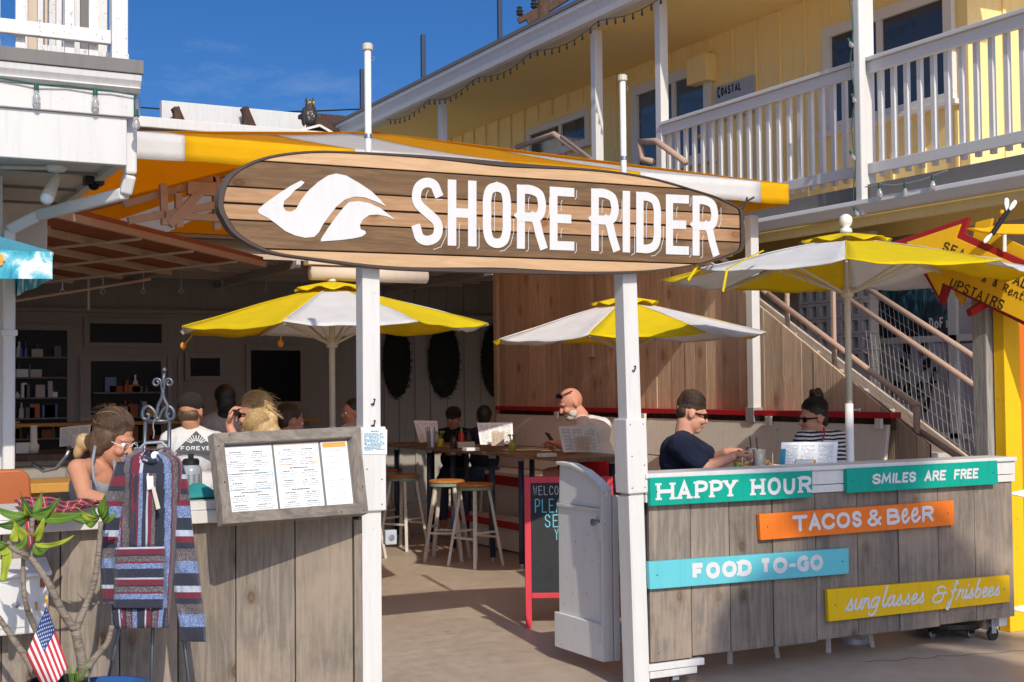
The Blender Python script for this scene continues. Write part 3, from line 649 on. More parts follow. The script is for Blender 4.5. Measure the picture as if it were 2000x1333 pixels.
# spot lamp, camera, string bulbs
def soffit_lamp():
    p = onZ(110, 325, zE+.028); r = thing('spot_lamp', 'white swivel spot lamp under the porch soffit', 'lamp', p)
    MB().lathe(p, [(.055, 0), (.055, -.012), (.04, -.028), (.012, -.032)], 18).build('base', 'white_clean', r, smooth=False)
    q = p+V(0, 0, -.06); MB().tube([p+V(0, 0, -.03), q], .01, 8).build('arm', 'galv', r)
    d = V(-.35, -.35, -.75).normalized(); MB().lathe(q, [(.018, -.01), (.024, .02), (.028, .06), (.035, .11), (.035, .13), (.03, .131)], 16, d).build('socket', 'pole_cream', r)
    MB().lathe(q, [(.032, .125), (.034, .14), (.026, .16), (.004, .168)], 16, d).build('bulb', 'paper', r, smooth=True)
    MB().tube([p+V(-.05, 0, -.012), p+V(-.25, .05, -.015), p+V(-.5, .4, -.012)], .011, 8).build('conduit', 'ceiling_grey', r)
    p = onZ(182, 345, zE+.028); r = thing('security_camera', 'dark dome camera box under the porch soffit', 'camera', p)
    MB().box(p+V(-.045, -.03, -.045), p+V(.055, .06, 0)).build('housing', 'dark_metal', r, .004); MB().ball(p+V(.003, -.005, -.05), (.03, .03, .026)).build('dome', 'black_glass', r, smooth=True)
soffit_lamp()
def string_bulb(p, r, down=V(0, 0, -1), s=1.0, sock='teal_socket', bulb='clear_bulb'):
    k = MB().lathe(p, [(.009*s, .008*s), (.012*s, 0), (.012*s, -.022*s), (.009*s, -.028*s)], 8, -down); so = k.build('socket', sock, r)
    MB().lathe(p, [(.007*s, -.028*s), (.013*s, -.045*s), (.0195*s, -.064*s), (.0185*s, -.08*s), (.010*s, -.092*s), (.001, -.096*s)], 10, -down).build('bulb', bulb, so, smooth=True)
plain('teal_socket', (.02, .09, .07), .6)
m, t, b = newmat('clear_bulb'); b.inputs['Base Color'].default_value = (.75, .75, .74, 1); b.inputs['Roughness'].default_value = .08; b.inputs['Transmission Weight'].default_value = .7
SL = thing('string_lights', 'clear bulbs on a green cable along the white porch fascia', 'string lights', (xe-1, YL-.03, zC_))
cz = zC_-.012
cable = [V(x0+4, YL-.02, cz+.0), onY(0, 153, YL-.02), onY(40, 160, YL-.02), onY(71, 165, YL-.025), onY(130, 168, YL-.02), onY(185, 175, YL-.025), onY(215, 178, YL-.02), onY(262, 186, YL-.02), onY(263, 215, YL-.01), onY(266, 238, YL)]
MB().tube(cable, .004, 6).build('cable', 'teal_socket', SL)
for px, py in ((71, 166), (186, 176), (266, 217)): string_bulb(onY(px, py, YL-.03), SL)
# ================================================================== striped canopy
YA = 2.5
zv0, zv1 = onY(800, 358, YA).z, onY(800, 302, YA).z      # valance
XS = [onY(258, 300, YA).x, onY(360.5, 300, YA).x]
st = (onY(1485, 360, YA).x-XS[1])/4
XS += [XS[1]+st*k for k in (1, 2, 3, 4)] + [onY(1540, 365, YA).x]
zv1 = (onY(400, 283, YA).z+onY(1450, 341, YA).z)/2; zv0 = (onY(300, 326, YA).z+onY(1500, 385, YA).z)/2
CN = thing('striped_canopy', 'yellow and white striped canvas canopy behind the surfboard sign', 'canopy', (XS[3], YA+2, zv0))
xl_, xr_ = XS[0], XS[-1]; pk = V((XS[2]+XS[3])/2+.35, YA+3.4, 0); zpk = onY(735, 258, pk.y).z
pk = V(onY(735, 258, pk.y).x, pk.y, zpk); yb_ = YA+5.2
def roofz(x, y):
    """four-sided tent surface"""
    def f(d, tot): return min(1, max(0, d/tot))
    tt = min(f(y-YA, pk.y-YA), f(yb_-y, yb_-pk.y), f(x-xl_, pk.x-xl_), f(xr_-x, xr_-pk.x)); return zv1+(zpk-zv1)*(tt-.035*math.sin(math.pi*tt))
cm = ['awn_white', 'awn_yellow']
for i in range(len(XS)-1):
    a_, c = XS[i], XS[i+1]; k = MB(); ns = 8; pts = []
    # front slope of this stripe, up to where the hip cuts it
    def yend(x):
        lo = (x-xl_)/(pk.x-xl_) if x < pk.x else (xr_-x)/(xr_-pk.x); return YA+(pk.y-YA)*min(1, max(0.0, lo))
    nx = 6
    for j in range(ns+1):
        for q in range(nx+1):
            x = a_+(c-a_)*q/nx; y = YA+(yend(x)-YA)*j/ns; pts.append(V(x, y, roofz(x, y)))
    wv = nx+1
    k.add(pts, [(j*wv+q, j*wv+q+1, (j+1)*wv+q+1, (j+1)*wv+q) for j in range(ns) for q in range(nx)])
    k.build('roof_stripe', cm[i % 2]+'_top', CN, solid=.004, smooth=True)
    vz = lambda x: zv0+.004*math.sin(x*9)
    k = MB(); k.grid(lambda u, w, a_=a_, c=c: V(a_+(c-a_)*u, YA-.006-.004*math.sin(8*(a_+(c-a_)*u)), zv1-.002+(vz(a_+(c-a_)*u)-zv1)*w), 10, 3)
    k.build('valance', cm[i % 2], CN, solid=.004, smooth=True)
# side and back slopes
for nm, A, B in (('side_slope', V(xr_, YA, zv1), V(xr_, yb_, zv1)), ('side_slope', V(xl_, yb_, zv1), V(xl_, YA, zv1)), ('back_slope', V(xr_, yb_, zv1), V(xl_, yb_, zv1))):
    n_ = 7
    for i in range(n_):
        p, q = A.lerp(B, i/n_), A.lerp(B, (i+1)/n_)
        MB().add([p, q, pk-V(0, 0, .003)], [(0, 1, 2)]).build(nm, ('awn_yellow' if A.x < pk.x and B.x < pk.x and i != 2 else cm[(i+1) % 2])+'_top', CN, solid=.004)
MB().grid(lambda u, w: V(xr_+.004, YA+.01+(yb_-YA)*u, zv1+(zv0-zv1)*w), 12, 2).build('side_valance', 'awn_yellow', CN, solid=.004)
MB().grid(lambda u, w: V(xl_-.004, YA+.01+(yb_-YA)*u, zv1+(zv0-zv1)*w), 12, 2).build('side_valance', 'awn_white', CN, solid=.004)
fr = MB()
for p, q in (((xl_, YA+.03), (xr_, YA+.03)), ((xr_-.03, YA), (xr_-.03, yb_)), ((xl_+.03, YA), (xl_+.03, yb_)), ((xl_, yb_), (xr_, yb_))): fr.tube([V(*p, zv1-.03), V(*q, zv1-.03)], .02, 8)
for cx, cy in ((xl_, YA), (xr_, YA), (xl_, yb_), (xr_, yb_)): fr.tube([V(cx, cy, zv1-.04), pk-V(0, 0, .05)], .02, 8)
fr.build('frame', 'galv', CN)
# ================================================================== yellow two-storey building
XB, XF = 8.0, 9.4            # balcony edge, facade
ZF = onX(1950, 312, XB).z    # balcony floor edge
YBk, YFr = 19.0, onX(1890, 200, XF).y
YH = thing('yellow_building', 'yellow boarded two-storey building with white balcony and stairs', 'building', (XF, 8, 0))
zEv = onX(1000, 128, XB-.05).z; zEt = onX(1000, 88, XB-.05).z
MB().box((XF, YFr, 0), (XF+6, YBk, zEv)).build('wall', 'house_yellow', YH)
YE0 = -4.0
MB().box((XB-.02, YE0, ZF-.02), (XF+6, YFr-.001, ZF)).build('balcony_floor', 'beige_wall', YH)
MB().box((XB-.02, YFr+.001, ZF-.02), (XF-.001, 8.2, ZF)).build('balcony_floor', 'beige_wall', YH)
MB().box((XB+.05, YE0, ZF-.16), (XF+6, YFr-.001, ZF-.14)).build('balcony_soffit', 'soffit_yellow', YH)
MB().box((XB+.05, YFr+.001, ZF-.16), (XF-.001, 8.2, ZF-.14)).build('balcony_soffit', 'soffit_yellow', YH)
MB().box((XB-.03, YE0, ZF-.13), (XB-.005, 6.0, ZF-.001)).build('deck_flashing', 'grey_trim', YH, .004)
MB().prism([(XB-.14, YE0, ZF-.14), (XB-.03, YE0, ZF-.14), (XB-.03, YE0, ZF-.25), (XB-.10, YE0, ZF-.25), (XB-.15, YE0, ZF-.18)], (0, 10.5, 0)).build('deck_gutter', 'white_clean', YH, .006)
MB().box((XB+.0, YE0, ZF-.34), (XB+.06, 6.0, ZF-.252)).build('deck_beam', 'soffit_yellow', YH, .004)
# eave
YD0 = YE0; YE0 = YFr-1.3
MB().prism([(XB-.20, YE0, zEv+.02), (XB-.16, YE0, zEv), (XB-.02, YE0, zEv), (XB-.02, YE0, zEt), (XB-.24, YE0, zEt), (XB-.24, YE0, zEt-.05), (XB-.22, YE0, zEt-.09)], (0, YBk-YE0, 0)).build('eave_fascia', 'white_paint', YH, .006)
MB().box((XB-.02, YE0, zEv+.002), (XF+.02, YBk, zEv+.03)).build('eave_soffit', 'soffit_yellow', YH)
MB().prism([(XB-.25, YE0, zEt+.002), (XF+3, YE0, zEt+1.1), (XF+3, YE0, zEt+1.16), (XB-.25, YE0, zEt+.05)], (0, YBk-YE0, 0)).build('roof', 'grey_trim', YH)
MB().box((XF, YE0+.4, zEv+.03), (XF+3, YBk, zEt+.05)).build('attic_wall', 'house_yellow', YH)
YE0 = YD0
# battens on facade
y = YFr+.12; i = 0
holes = []
def fpx(px, py, x=XF): p = onX(px, py, x); return p.y, p.z
def window_on(name, pxs, fw=.09, panes=2, mull=.5, glass='window_dark', par=YH):
    (l, tl, bl), (r, tr, br) = pxs
    ya = onX(l, tl, XF).y; yb = onX(r, tr, XF).y; zt_ = (onX(l, tl, XF).z+onX(r, tr, XF).z)/2; zb_ = (onX(l, bl, XF).z+onX(r, br, XF).z)/2
    holes.append((min(ya, yb)-.05, max(ya, yb)+.05, zb_-.1, zt_+.1)); k = MB()
    for q in (((yb, zt_-fw), (ya, zt_)), ((yb, zb_), (ya, zb_+fw*.7)), ((yb, zb_+fw*.7), (yb+fw, zt_-fw)), ((ya-fw, zb_+fw*.7), (ya, zt_-fw))): k.box((XF-.06, q[0][0], q[0][1]), (XF-.001, q[1][0], q[1][1]))
    w = k.build(name, 'white_clean', par, .004); ym = ya+(yb-ya)*mull
    MB().box((XF-.05, ym-.035, zb_+fw*.7), (XF-.012, ym+.035, zt_-fw)).build('mullion', 'white_clean', w, .003)
    MB().box((XF-.02, yb+fw, zb_+fw*.7), (XF-.003, ym-.035, zt_-fw)).build('pane', glass, w); MB().box((XF-.02, ym+.035, zb_+fw*.7), (XF-.003, ya-fw, zt_-fw)).build('pane', glass, w)
    MB().box((XF-.10, yb-.06, zb_-.05), (XF-.001, ya+.06, zb_-.001)).build('sill', 'white_clean', w, .004)
    return w
window_on('window', ((1613, 52, 258), (1866, -24, 200)), .11, 2, .46)
window_on('window', ((1035, 255, 305), (1155, 213, 292)), .09, 2, .55)
d_ = window_on('door', ((1240, 172, 330), (1392, 118, 330)), .12, 2, .55, 'window_blue')
h_ = MB().ball((XF-.08, onX(1378, 270, XF).y, onX(1378, 268, XF).z), .03).build('handle', 'sign_yellow', d_, smooth=True)
while y < YBk-.2:
    segs = [(ZF, zEv)]
    for (a_, c, z0_, z1_) in holes:
        if a_ < y < c: segs = [s for (p, q) in segs for s in ((p, min(q, z0_)), (max(p, z1_), q)) if s[1]-s[0] > .05]
    for (p, q) in segs: MB().box((XF-.022, y-.02, p+.001), (XF-.0005, y+.02, q-.001)).build('batten', 'house_yellow', YH, .003)
    y += .415
x = XF+.06
while x < XF+5:
    MB().box((x, YFr-.022, ZF+.001), (x+.04, YFr-.0005, zEv-.001)).build('batten', 'house_yellow', YH, .003); x += .4
MB().box((XF-.012, YFr-.03, ZF+.001), (XF+.09, YFr+.08, zEv-.001)).build('corner_board', 'house_yellow', YH, .004)
MB().box((XF-.16, onX(1400, 140, XF).y, onX(1380, 165, XF).z), (XF-.001, onX(1362, 140, XF).y, onX(1380, 113, XF).z)).build('meter_box', 'house_yellow', YH, .006)
# balcony posts and railing
def bal_post(px, label=None, thick=.10, z1=None):
    yy = onX(px, 200, XB+.03).y; MB().box((XB-.02, yy-thick/2, ZF+.001), (XB-.02+thick, yy+thick/2, (z1 or zEv)-.001)).build('balcony_post', 'white_clean', YH, .004); return yy
bys = [bal_post(px) for px in (864, 1166, 1293, 1692)]
zt_ = (onX(1400, 207, XB).z+onX(1950, 33, XB).z)/2
ytop = bys[2]-.05
for (a_, c) in ((bys[3]+.05, bys[2]-.05), (YE0, bys[3]-.05)):
    MB().box((XB-.04, a_, zt_-.035), (XB+.06, c, zt_)).build('hand_rail', 'white_clean', YH, .005)
    MB().box((XB-.015, a_, zt_-.135), (XB+.025, c, zt_-.037)).build('upper_rail', 'white_clean', YH, .004)
    MB().box((XB-.015, a_, ZF+.09), (XB+.025, c, ZF+.18)).build('bottom_rail', 'white_clean', YH, .004)
yy = YE0+2.5; kb = None
while yy < bys[2]-.1:
    if abs(yy-bys[3]) > .09:
        if kb is None: kb = MB().box((XB+.027, yy-.022, ZF+.06), (XB+.065, yy+.022, zt_-.04)).build('baluster', 'white_clean', YH, .002); y0k = yy
        else: part_copy(kb, YH, (0, yy-y0k, 0))
    yy += .148
yy = bys[3]-.08
dp = thing('balcony_downspout', 'white rain pipe wrapped in a light cable beside the balcony post', 'downspout', (XB-.1, yy, ZF-.3))
MB().box((XB-.12, yy-.01, ZF-.27), (XB-.05, yy+.07, zEt)).build('pipe', 'white_clean', dp, .012)
MB().tube([V(XB-.13, yy+.07+.02*math.sin(k*1.3), ZF-.25+k*.12) for k in range(24)], .006, 6).build('cable', 'teal_socket', dp)
for k in (0, 3, 6, 9): string_bulb(V(XB-.15, yy+.06+.03*(k % 2), ZF-.2+k*.16), dp, V(0, -.5, -.8).normalized(), 1.0)
# eave string lights
ES = thing('eave_lights', 'dark festoon cable with tiny bulbs along the yellow building eave', 'string lights', (XB-.2, 8, zEv))
pp = []; ya_, yz_ = onX(755, 245, XB-.2).y, onX(1330, 0, XB-.2).y; nb = 44
for k in range(nb+1):
    y_ = ya_+(yz_-ya_)*k/nb; pp.append(V(XB-.205, y_, zEv-.02-.10*abs(math.sin(math.pi*k*5/nb))))
MB().tube(pp, .0045, 5).build('cable', 'black_metal', ES)
sb_ = None
for p in pp[1:]:
    if sb_ is None: sb_ = MB().lathe(p, [(.008, 0), (.011, -.02), (.01, -.03), (.015, -.05), (.012, -.066), (.002, -.074)], 6).build('bulb', 'black_metal', ES); p_0 = p
    else: part_copy(sb_, ES, p-p_0)
# gutter bulbs at right
GS = thing('gutter_lights', 'clear bulbs hanging from the balcony gutter at the right', 'string lights', onX(1770, 372, XB-.15))
for px, py in ((1718, 360), (1768, 359), (1822, 344)): string_bulb(onX(px, py, XB-.16), GS, s=1.25)
MB().tube([onX(px, py, XB-.16) for px, py in ((1690, 366), (1718, 360), (1745, 362), (1768, 359), (1800, 352), (1822, 344), (1850, 333))], .005, 6).build('cable', 'galv', GS)
# ground floor shopfront under the balcony
XG = 9.0
SF = thing('shopfront', 'shaded white shop window front below the yellow balcony', 'shopfront', (XG, 5, 0))
MB().box((XG+.03, YE0+2.8, 0), (XG+.2, 8.5, ZF-.17)).build('wall', 'ceiling_grey', SF)
MB().box((XG-.02, YE0+2.8, onX(1700, 470, XG).z), (XG+.028, 8.5, ZF-.165)).build('header_board', 'soffit_yellow', SF, .004)
def gbox(nm, m, l, tp, r, bt, x0_=XG, th=.03, par=SF):
    ya, yb = onX(l, tp, x0_).y, onX(r, tp, x0_).y; c_ = (l+r)/2; z1_, z0_ = onX(c_, tp, x0_).z, onX(c_, bt, x0_).z
    return MB().box((x0_-th, yb, z0_), (x0_-.0005, ya, z1_)).build(nm, m, par, .003)
gw = gbox('window_glass', 'shop_glass', 1695, 672, 1852, 880, XG, .01)
gw2 = gbox('window_glass', 'shop_glass', 1874, 590, 1992, 655, XG, .01)
gw3 = gbox('window_glass', 'shop_glass', 1872, 670, 1940, 900, XG, .01)
for l, tp, r, bt in ((1685, 655, 2010, 668), (1685, 480, 1697, 910), (1854, 480, 1871, 910), (1685, 845, 1990, 856), (1945, 560, 1962, 910)): gbox('mullion', 'white_paint', l, tp, r, bt, XG-.001, .04)
m, t, b = newmat('wave_poster'); v = coords(t, (1, 1, 1), 'Object', False)
sx = N(t, 'ShaderNodeSeparateXYZ'); t.links.new(v, sx.inputs[0])
n1 = noise(t, coords(t, (1, 2.2, 1.0), 'Object', False), 3.4, 8, .62, 2.2)
ad = N(t, 'ShaderNodeMath', operation='ADD'); ml = N(t, 'ShaderNodeMath', operation='MULTIPLY'); ml.inputs[1].default_value = .45; t.links.new(sx.outputs['Z'], ml.inputs[0]); t.links.new(ml.outputs[0], ad.inputs[0]); t.links.new(n1, ad.inputs[1])
t.links.new(ramp(t, ad.outputs[0], [(.3, (.02, .028, .04)), (.45, (.03, .08, .11)), (.55, (.06, .24, .32)), (.65, (.3, .48, .52)), (.8, (.7, .75, .75))]), b.inputs['Base Color']); b.inputs['Roughness'].default_value = .3
gbox('wave_poster', 'wave_poster', 1690, 470, 1855, 663, XG-.012, .012)
# concrete screen block
SB_ = thing('screen_block_wall', 'shaded grey pierced screen block wall behind the stairs', 'wall', (XB+.5, onX(1630, 600, XB+.5).y, 0))
X_ = XB+.55; yb0, yb1 = onX(1700, 600, X_).y, onX(1560, 600, X_).y; zz0 = onX(1630, 720, X_).z; nbx = 7; nbz = 8
for i in range(nbx):
    for j_ in range(nbz):
        ya, w_ = yb0+(yb1-yb0)*i/nbx, (yb1-yb0)/nbx; za, h__ = zz0+j_*.155, .155; k = MB(); e = .028
        k.box((X_, ya+.002, za+.002), (X_+.1, ya+w_-.002, za+e)).box((X_, ya+.002, za+h__-e), (X_+.1, ya+w_-.002, za+h__-.002)).box((X_, ya+.002, za+e), (X_+.1, ya+e, za+h__-e)).box((X_, ya+w_-e, za+e), (X_+.1, ya+w_-.002, za+h__-e))
        k.build('block', 'ceiling_grey', SB_)
MB().box((X_, yb0, 0), (X_+.1, yb1, zz0-.002)).build('base_wall', 'ceiling_grey', SB_)
# ================================================================== stairs
ST = thing('stairs', 'tan pipe railed staircase with wire mesh climbing to the balcony', 'stairs', (7.5, 3, 0))
def srail(x, p, q, name='hand_rail', r=.024): A, B = onX(*p, x), onX(*q, x); MB().tube([A, B], r, 10).build(name, 'pipe_tan', ST, smooth=True); return A, B
XN, XO = XW+.10, XB-.05
h0, h1 = srail(XN, (1790, 794), (1500, 574)); dsl = (h1-h0); k_ = dsl.z/dsl.y
top = h1+dsl*((ZF+.95-h1.z)/dsl.z); MB().tube([h1, top], .024, 10).build('hand_rail', 'pipe_tan', ST, smooth=True)
low0 = onX(1790, 850, XN); low1 = V(XN, low0.y+(ZF-low0.z+.2)/k_, ZF+.2)
MB().bar(low0, low1, .03, .05).build('stringer_rail', 'pipe_tan', ST, .004)
MB().tube([h0, V(XN, h0.y, .02)], .026, 10).build('newel', 'pipe_tan', ST, smooth=True)
s0, s1 = onX(1795, 842, XN+.02), onX(1890, 905, XN+.02); MB().tube([s0, s0+(s1-s0)*1.35], .024, 10).build('hand_rail', 'pipe_tan', ST, smooth=True)
f0 = onX(1935, 718, XO); f1 = onX(1682, 556, XO); srail(XO, (1935, 718), (1682, 556)); srail(XO, (1935, 775), (1640, 573), 'mid_rail')
# treads
nst = 14; ys_, ye_ = low0.y-.15, low1.y
for i in range(nst-4):
    yy = ys_+(ye_-ys_)*i/nst; zz = max(.1, low0.z-.42+k_*(yy-low0.y))
    MB().box((XN+.04, yy, zz-.04), (XO-.04, yy+(ye_-ys_)/nst+.03, zz)).build('tread', 'ceiling_grey', ST, .004)
for xx in (XN+.03, XO-.03): MB().bar(V(xx, ys_, low0.z-.55), V(xx, ye_, low0.z-.5+k_*(ye_-low0.y)), .03, .2).build('stringer', 'cream_beam', ST, .003)
def mesh_panel(x, A, B, C, D, n, mrows):
    """wire mesh between top line A-B and bottom line D-C"""
    k = MB()
    for i in range(n+1): u = i/n; k.tube([A.lerp(B, u), D.lerp(C, u)+V(0, -.12, 0)], .0016, 4, False)
    for i in range(mrows+1): w = i/mrows; k.tube([A.lerp(D, w), B.lerp(C, w)], .0016, 4, False)
    o = k.build('wire_mesh', 'ceiling_grey', ST); o['kind'] = 'stuff'
mesh_panel(XN, h0+V(0, 0, -.02), top, V(XN, top.y, low1.z+.0), low0, 34, 6)
fm0 = onX(1935, 890, XO); fm1 = f1+(f0-f1).normalized()*-.6
mesh_panel(XO, f0, f1, V(XO, f1.y, f1.z-1.0), V(XO, f0.y, f0.z-1.0), 26, 9)
for px, py in ((1537, 560), (1627, 560)):
    p = onX(px, py, XN+.03); MB().bar(p+V(0, 0, .05), p+V(0, 0, -1.0), .03, .03, (0, 1, 0)).build('baluster_post', 'pipe_tan', ST, .004)
# upper landing pipe rails seen above the canopy
for pts in (((1010, 288), (1082, 262), (1133, 298)), ((1250, 278), (1255, 312), (1275, 316)), ((1250, 278), (1282, 276), (1340, 318))):
    MB().tube([onX(px, py, XB-.12) for px, py in pts], .035, 8).build('landing_rail', 'pipe_tan', ST, smooth=True)
# AC unit below the small window
p = onX(1060, 290, XB+.1)
# ================================================================== background above the canopy
PB = thing('parapet_building', 'white parapet wall with leaning brown braces beyond the canopy', 'building', onY(450, 250, 16))
a_, c = onY(316, 196, 16), onY(668, 215, 16); zz = (a_.z+c.z)/2
MB().box((a_.x, 16, 2.5), (c.x+.4, 16.15, a_.z)).build('parapet', 'white_paint', PB, .01)
for px in (345, 480, 610):
    q = onY(px, 250, 15.8); MB().bar(q+V(.25, 0, -.3), V(onY(px-4, 211, 15.8).x, 15.8, onY(px, 211, 15.8).z), .12, .12).build('brace', 'brown_timber', PB, .005)
    MB().box((q.x-.06, 15.7, q.z-.5), (q.x+.03, 15.84, onY(px, 211, 15.8).z)).build('brace_post', 'brown_timber', PB, .005)
TRf = thing('tile_roof', 'dark brown tiled roof edge behind the owl decoy', 'roof', onY(650, 240, 15.2))
A, B = onY(600, 224, 15.2), onY(697, 228, 15.2); w_ = (B.x-A.x)
for i in range(14):
    xx = A.x+w_*i/14; MB().tube([V(xx, 15.2, A.z-.03), V(xx, 14.6, A.z-.42)], .075, 8).build('tile', 'brown_timber', TRf)
MB().box((A.x-.1, 15.15, A.z-.06), (B.x+.1, 15.4, A.z+.02)).build('ridge', 'brown_timber', TRf, .02)
def steel_col(px, top, lab):
    p = onY(px, top, 22); r = tag(MB().box((p.x-.05, 22, 2), (p.x+.05, 22.1, p.z)).build('steel_column', 'navy_steel', bevel=.01), lab, 'column', 'dark steel columns against the sky')
steel_col(709, 135, 'shortest dark steel column, beside the taller flag pole'); steel_col(828, 67, 'middle dark steel column standing free against the sky'); steel_col(977, -60, 'tallest dark steel column, reaching out of the picture')
steel_col(1157, -80, 'dark steel column tip behind the yellow building eave, right of the utility pole')
up = at(1062, 60, 34); UPo = thing('utility_pole', 'brown utility pole with crossarms and transformer behind the eave', 'utility pole', (up.x, up.y, 0))
MB().tube([V(up.x, up.y, 0), V(up.x, up.y, up.z+1.6)], .16, 12).build('pole', 'brown_timber', UPo, smooth=True)
def upx(px, py): return at(px, py, 34)
for a_, c in (((1012, 42), (1120, -15)), ((1030, 44), (1110, -5)), ((1005, 84), (1125, 30))): MB().bar(upx(*a_), upx(*c), .14, .14).build('crossarm', 'brown_timber', UPo, .01)
for px, py in ((1015, 22), (1043, 8), (1075, 50), (1098, 38), (1012, 80), (1120, 34)): MB().lathe(upx(px, py+10), [(.04, 0), (.1, .05), (.06, .08), (.1, .13), (.05, .18), (.08, .22), (.01, .26)], 10).build('insulator', 'plastic_grey' if py > 30 else 'bolt_dark', UPo)
MB().tube([upx(1030, 60), upx(1062, 10)], .02, 6).tube([upx(1095, 40), upx(1068, 70)], .02, 6).build('brace', 'galv', UPo)
wv = MB(); A, B = at(-200, 140, 30), at(870, 203, 30); wv.tube([A.lerp(B, i/12)+V(0, 0, -.5*math.sin(math.pi*i/12)) for i in range(13)], .018, 5)
tag(wv.build('overhead_wire', 'black_metal'), 'thin dark overhead wire crossing the sky behind the owl', 'wire')
# small gable with owl decoy
gy = 8.7; gp = onY(622, 250, gy); g0, g1 = onY(562, 266, gy), onY(664, 266, gy)
GB = thing('small_gable', 'low brown gable roof with pale edge under the owl', 'roof', gp)
MB().prism([g0, V(g1.x, gy, g0.z), gp], (0, 1.2, 0)).build('gable', 'brown_timber', GB)
for q in (g0, V(g1.x, gy, g0.z)): MB().bar(q+V(0, .5, .02), gp+V(0, .5, .02), 1.1, .03, (0, 0, 1)).build('roof_slope', 'bench_white', GB, .004)
plain('owl_dark', (.05, .045, .045), .8, var=.4)
m, t, b = newmat('owl_speckle'); vo = N(t, 'ShaderNodeTexVoronoi'); vo.inputs['Scale'].default_value = 46; t.links.new(coords(t), vo.inputs['Vector'])
t.links.new(ramp(t, vo.outputs['Distance'], [(.25, (.5, .45, .36)), (.5, (.05, .045, .04))]), b.inputs['Base Color']); b.inputs['Roughness'].default_value = .8
ob_ = gp+V(0, .3, .02); s_ = 66*(ob_-EYE).dot(FW)/FPX/.42     # decoy 66 px tall
OW = thing('owl_decoy', 'speckled owl decoy perched on the small gable', 'owl decoy', ob_)
def op(x, y, z): return ob_+V(x*s_, y*s_, z*s_)
MB().lathe(op(0, 0, .07), [(.05*s_, 0), (.075*s_, .05*s_), (.085*s_, .12*s_), (.075*s_, .2*s_), (.055*s_, .24*s_)], 16).build('body', 'owl_dark', OW, smooth=True)
MB().ball(op(-.005, -.03, .18), V(.066, .065, .085)*s_).build('breast', 'owl_speckle', OW, smooth=True)
MB().ball(op(.005, -.005, .33), V(.062, .062, .06)*s_).build('head', 'owl_speckle', OW, smooth=True)
for d in (-1, 1):
    MB().lathe(op(.045*d, 0, .36), [(.018*s_, 0), (.012*s_, .03*s_), (.001, .06*s_)], 6).build('ear_tuft', 'owl_dark', OW)
    MB().ball(op(.024*d+.01, -.056, .34), .015*s_).build('eye', 'mustard', OW, smooth=True)
    MB().ball(op(.07*d, .02, .17), V(.028, .06, .12)*s_).build('wing', 'owl_dark', OW, smooth=True)
    MB().tube([op(.03*d, 0, .09), op(.03*d, -.01, 0)], .018*s_, 8).build('foot', 'owl_dark', OW)
MB().lathe(op(.01, -.066, .325), [(.012*s_, 0), (.001, .03*s_)], 8, (0, -.6, -.8)).build('beak', 'bolt_dark', OW)
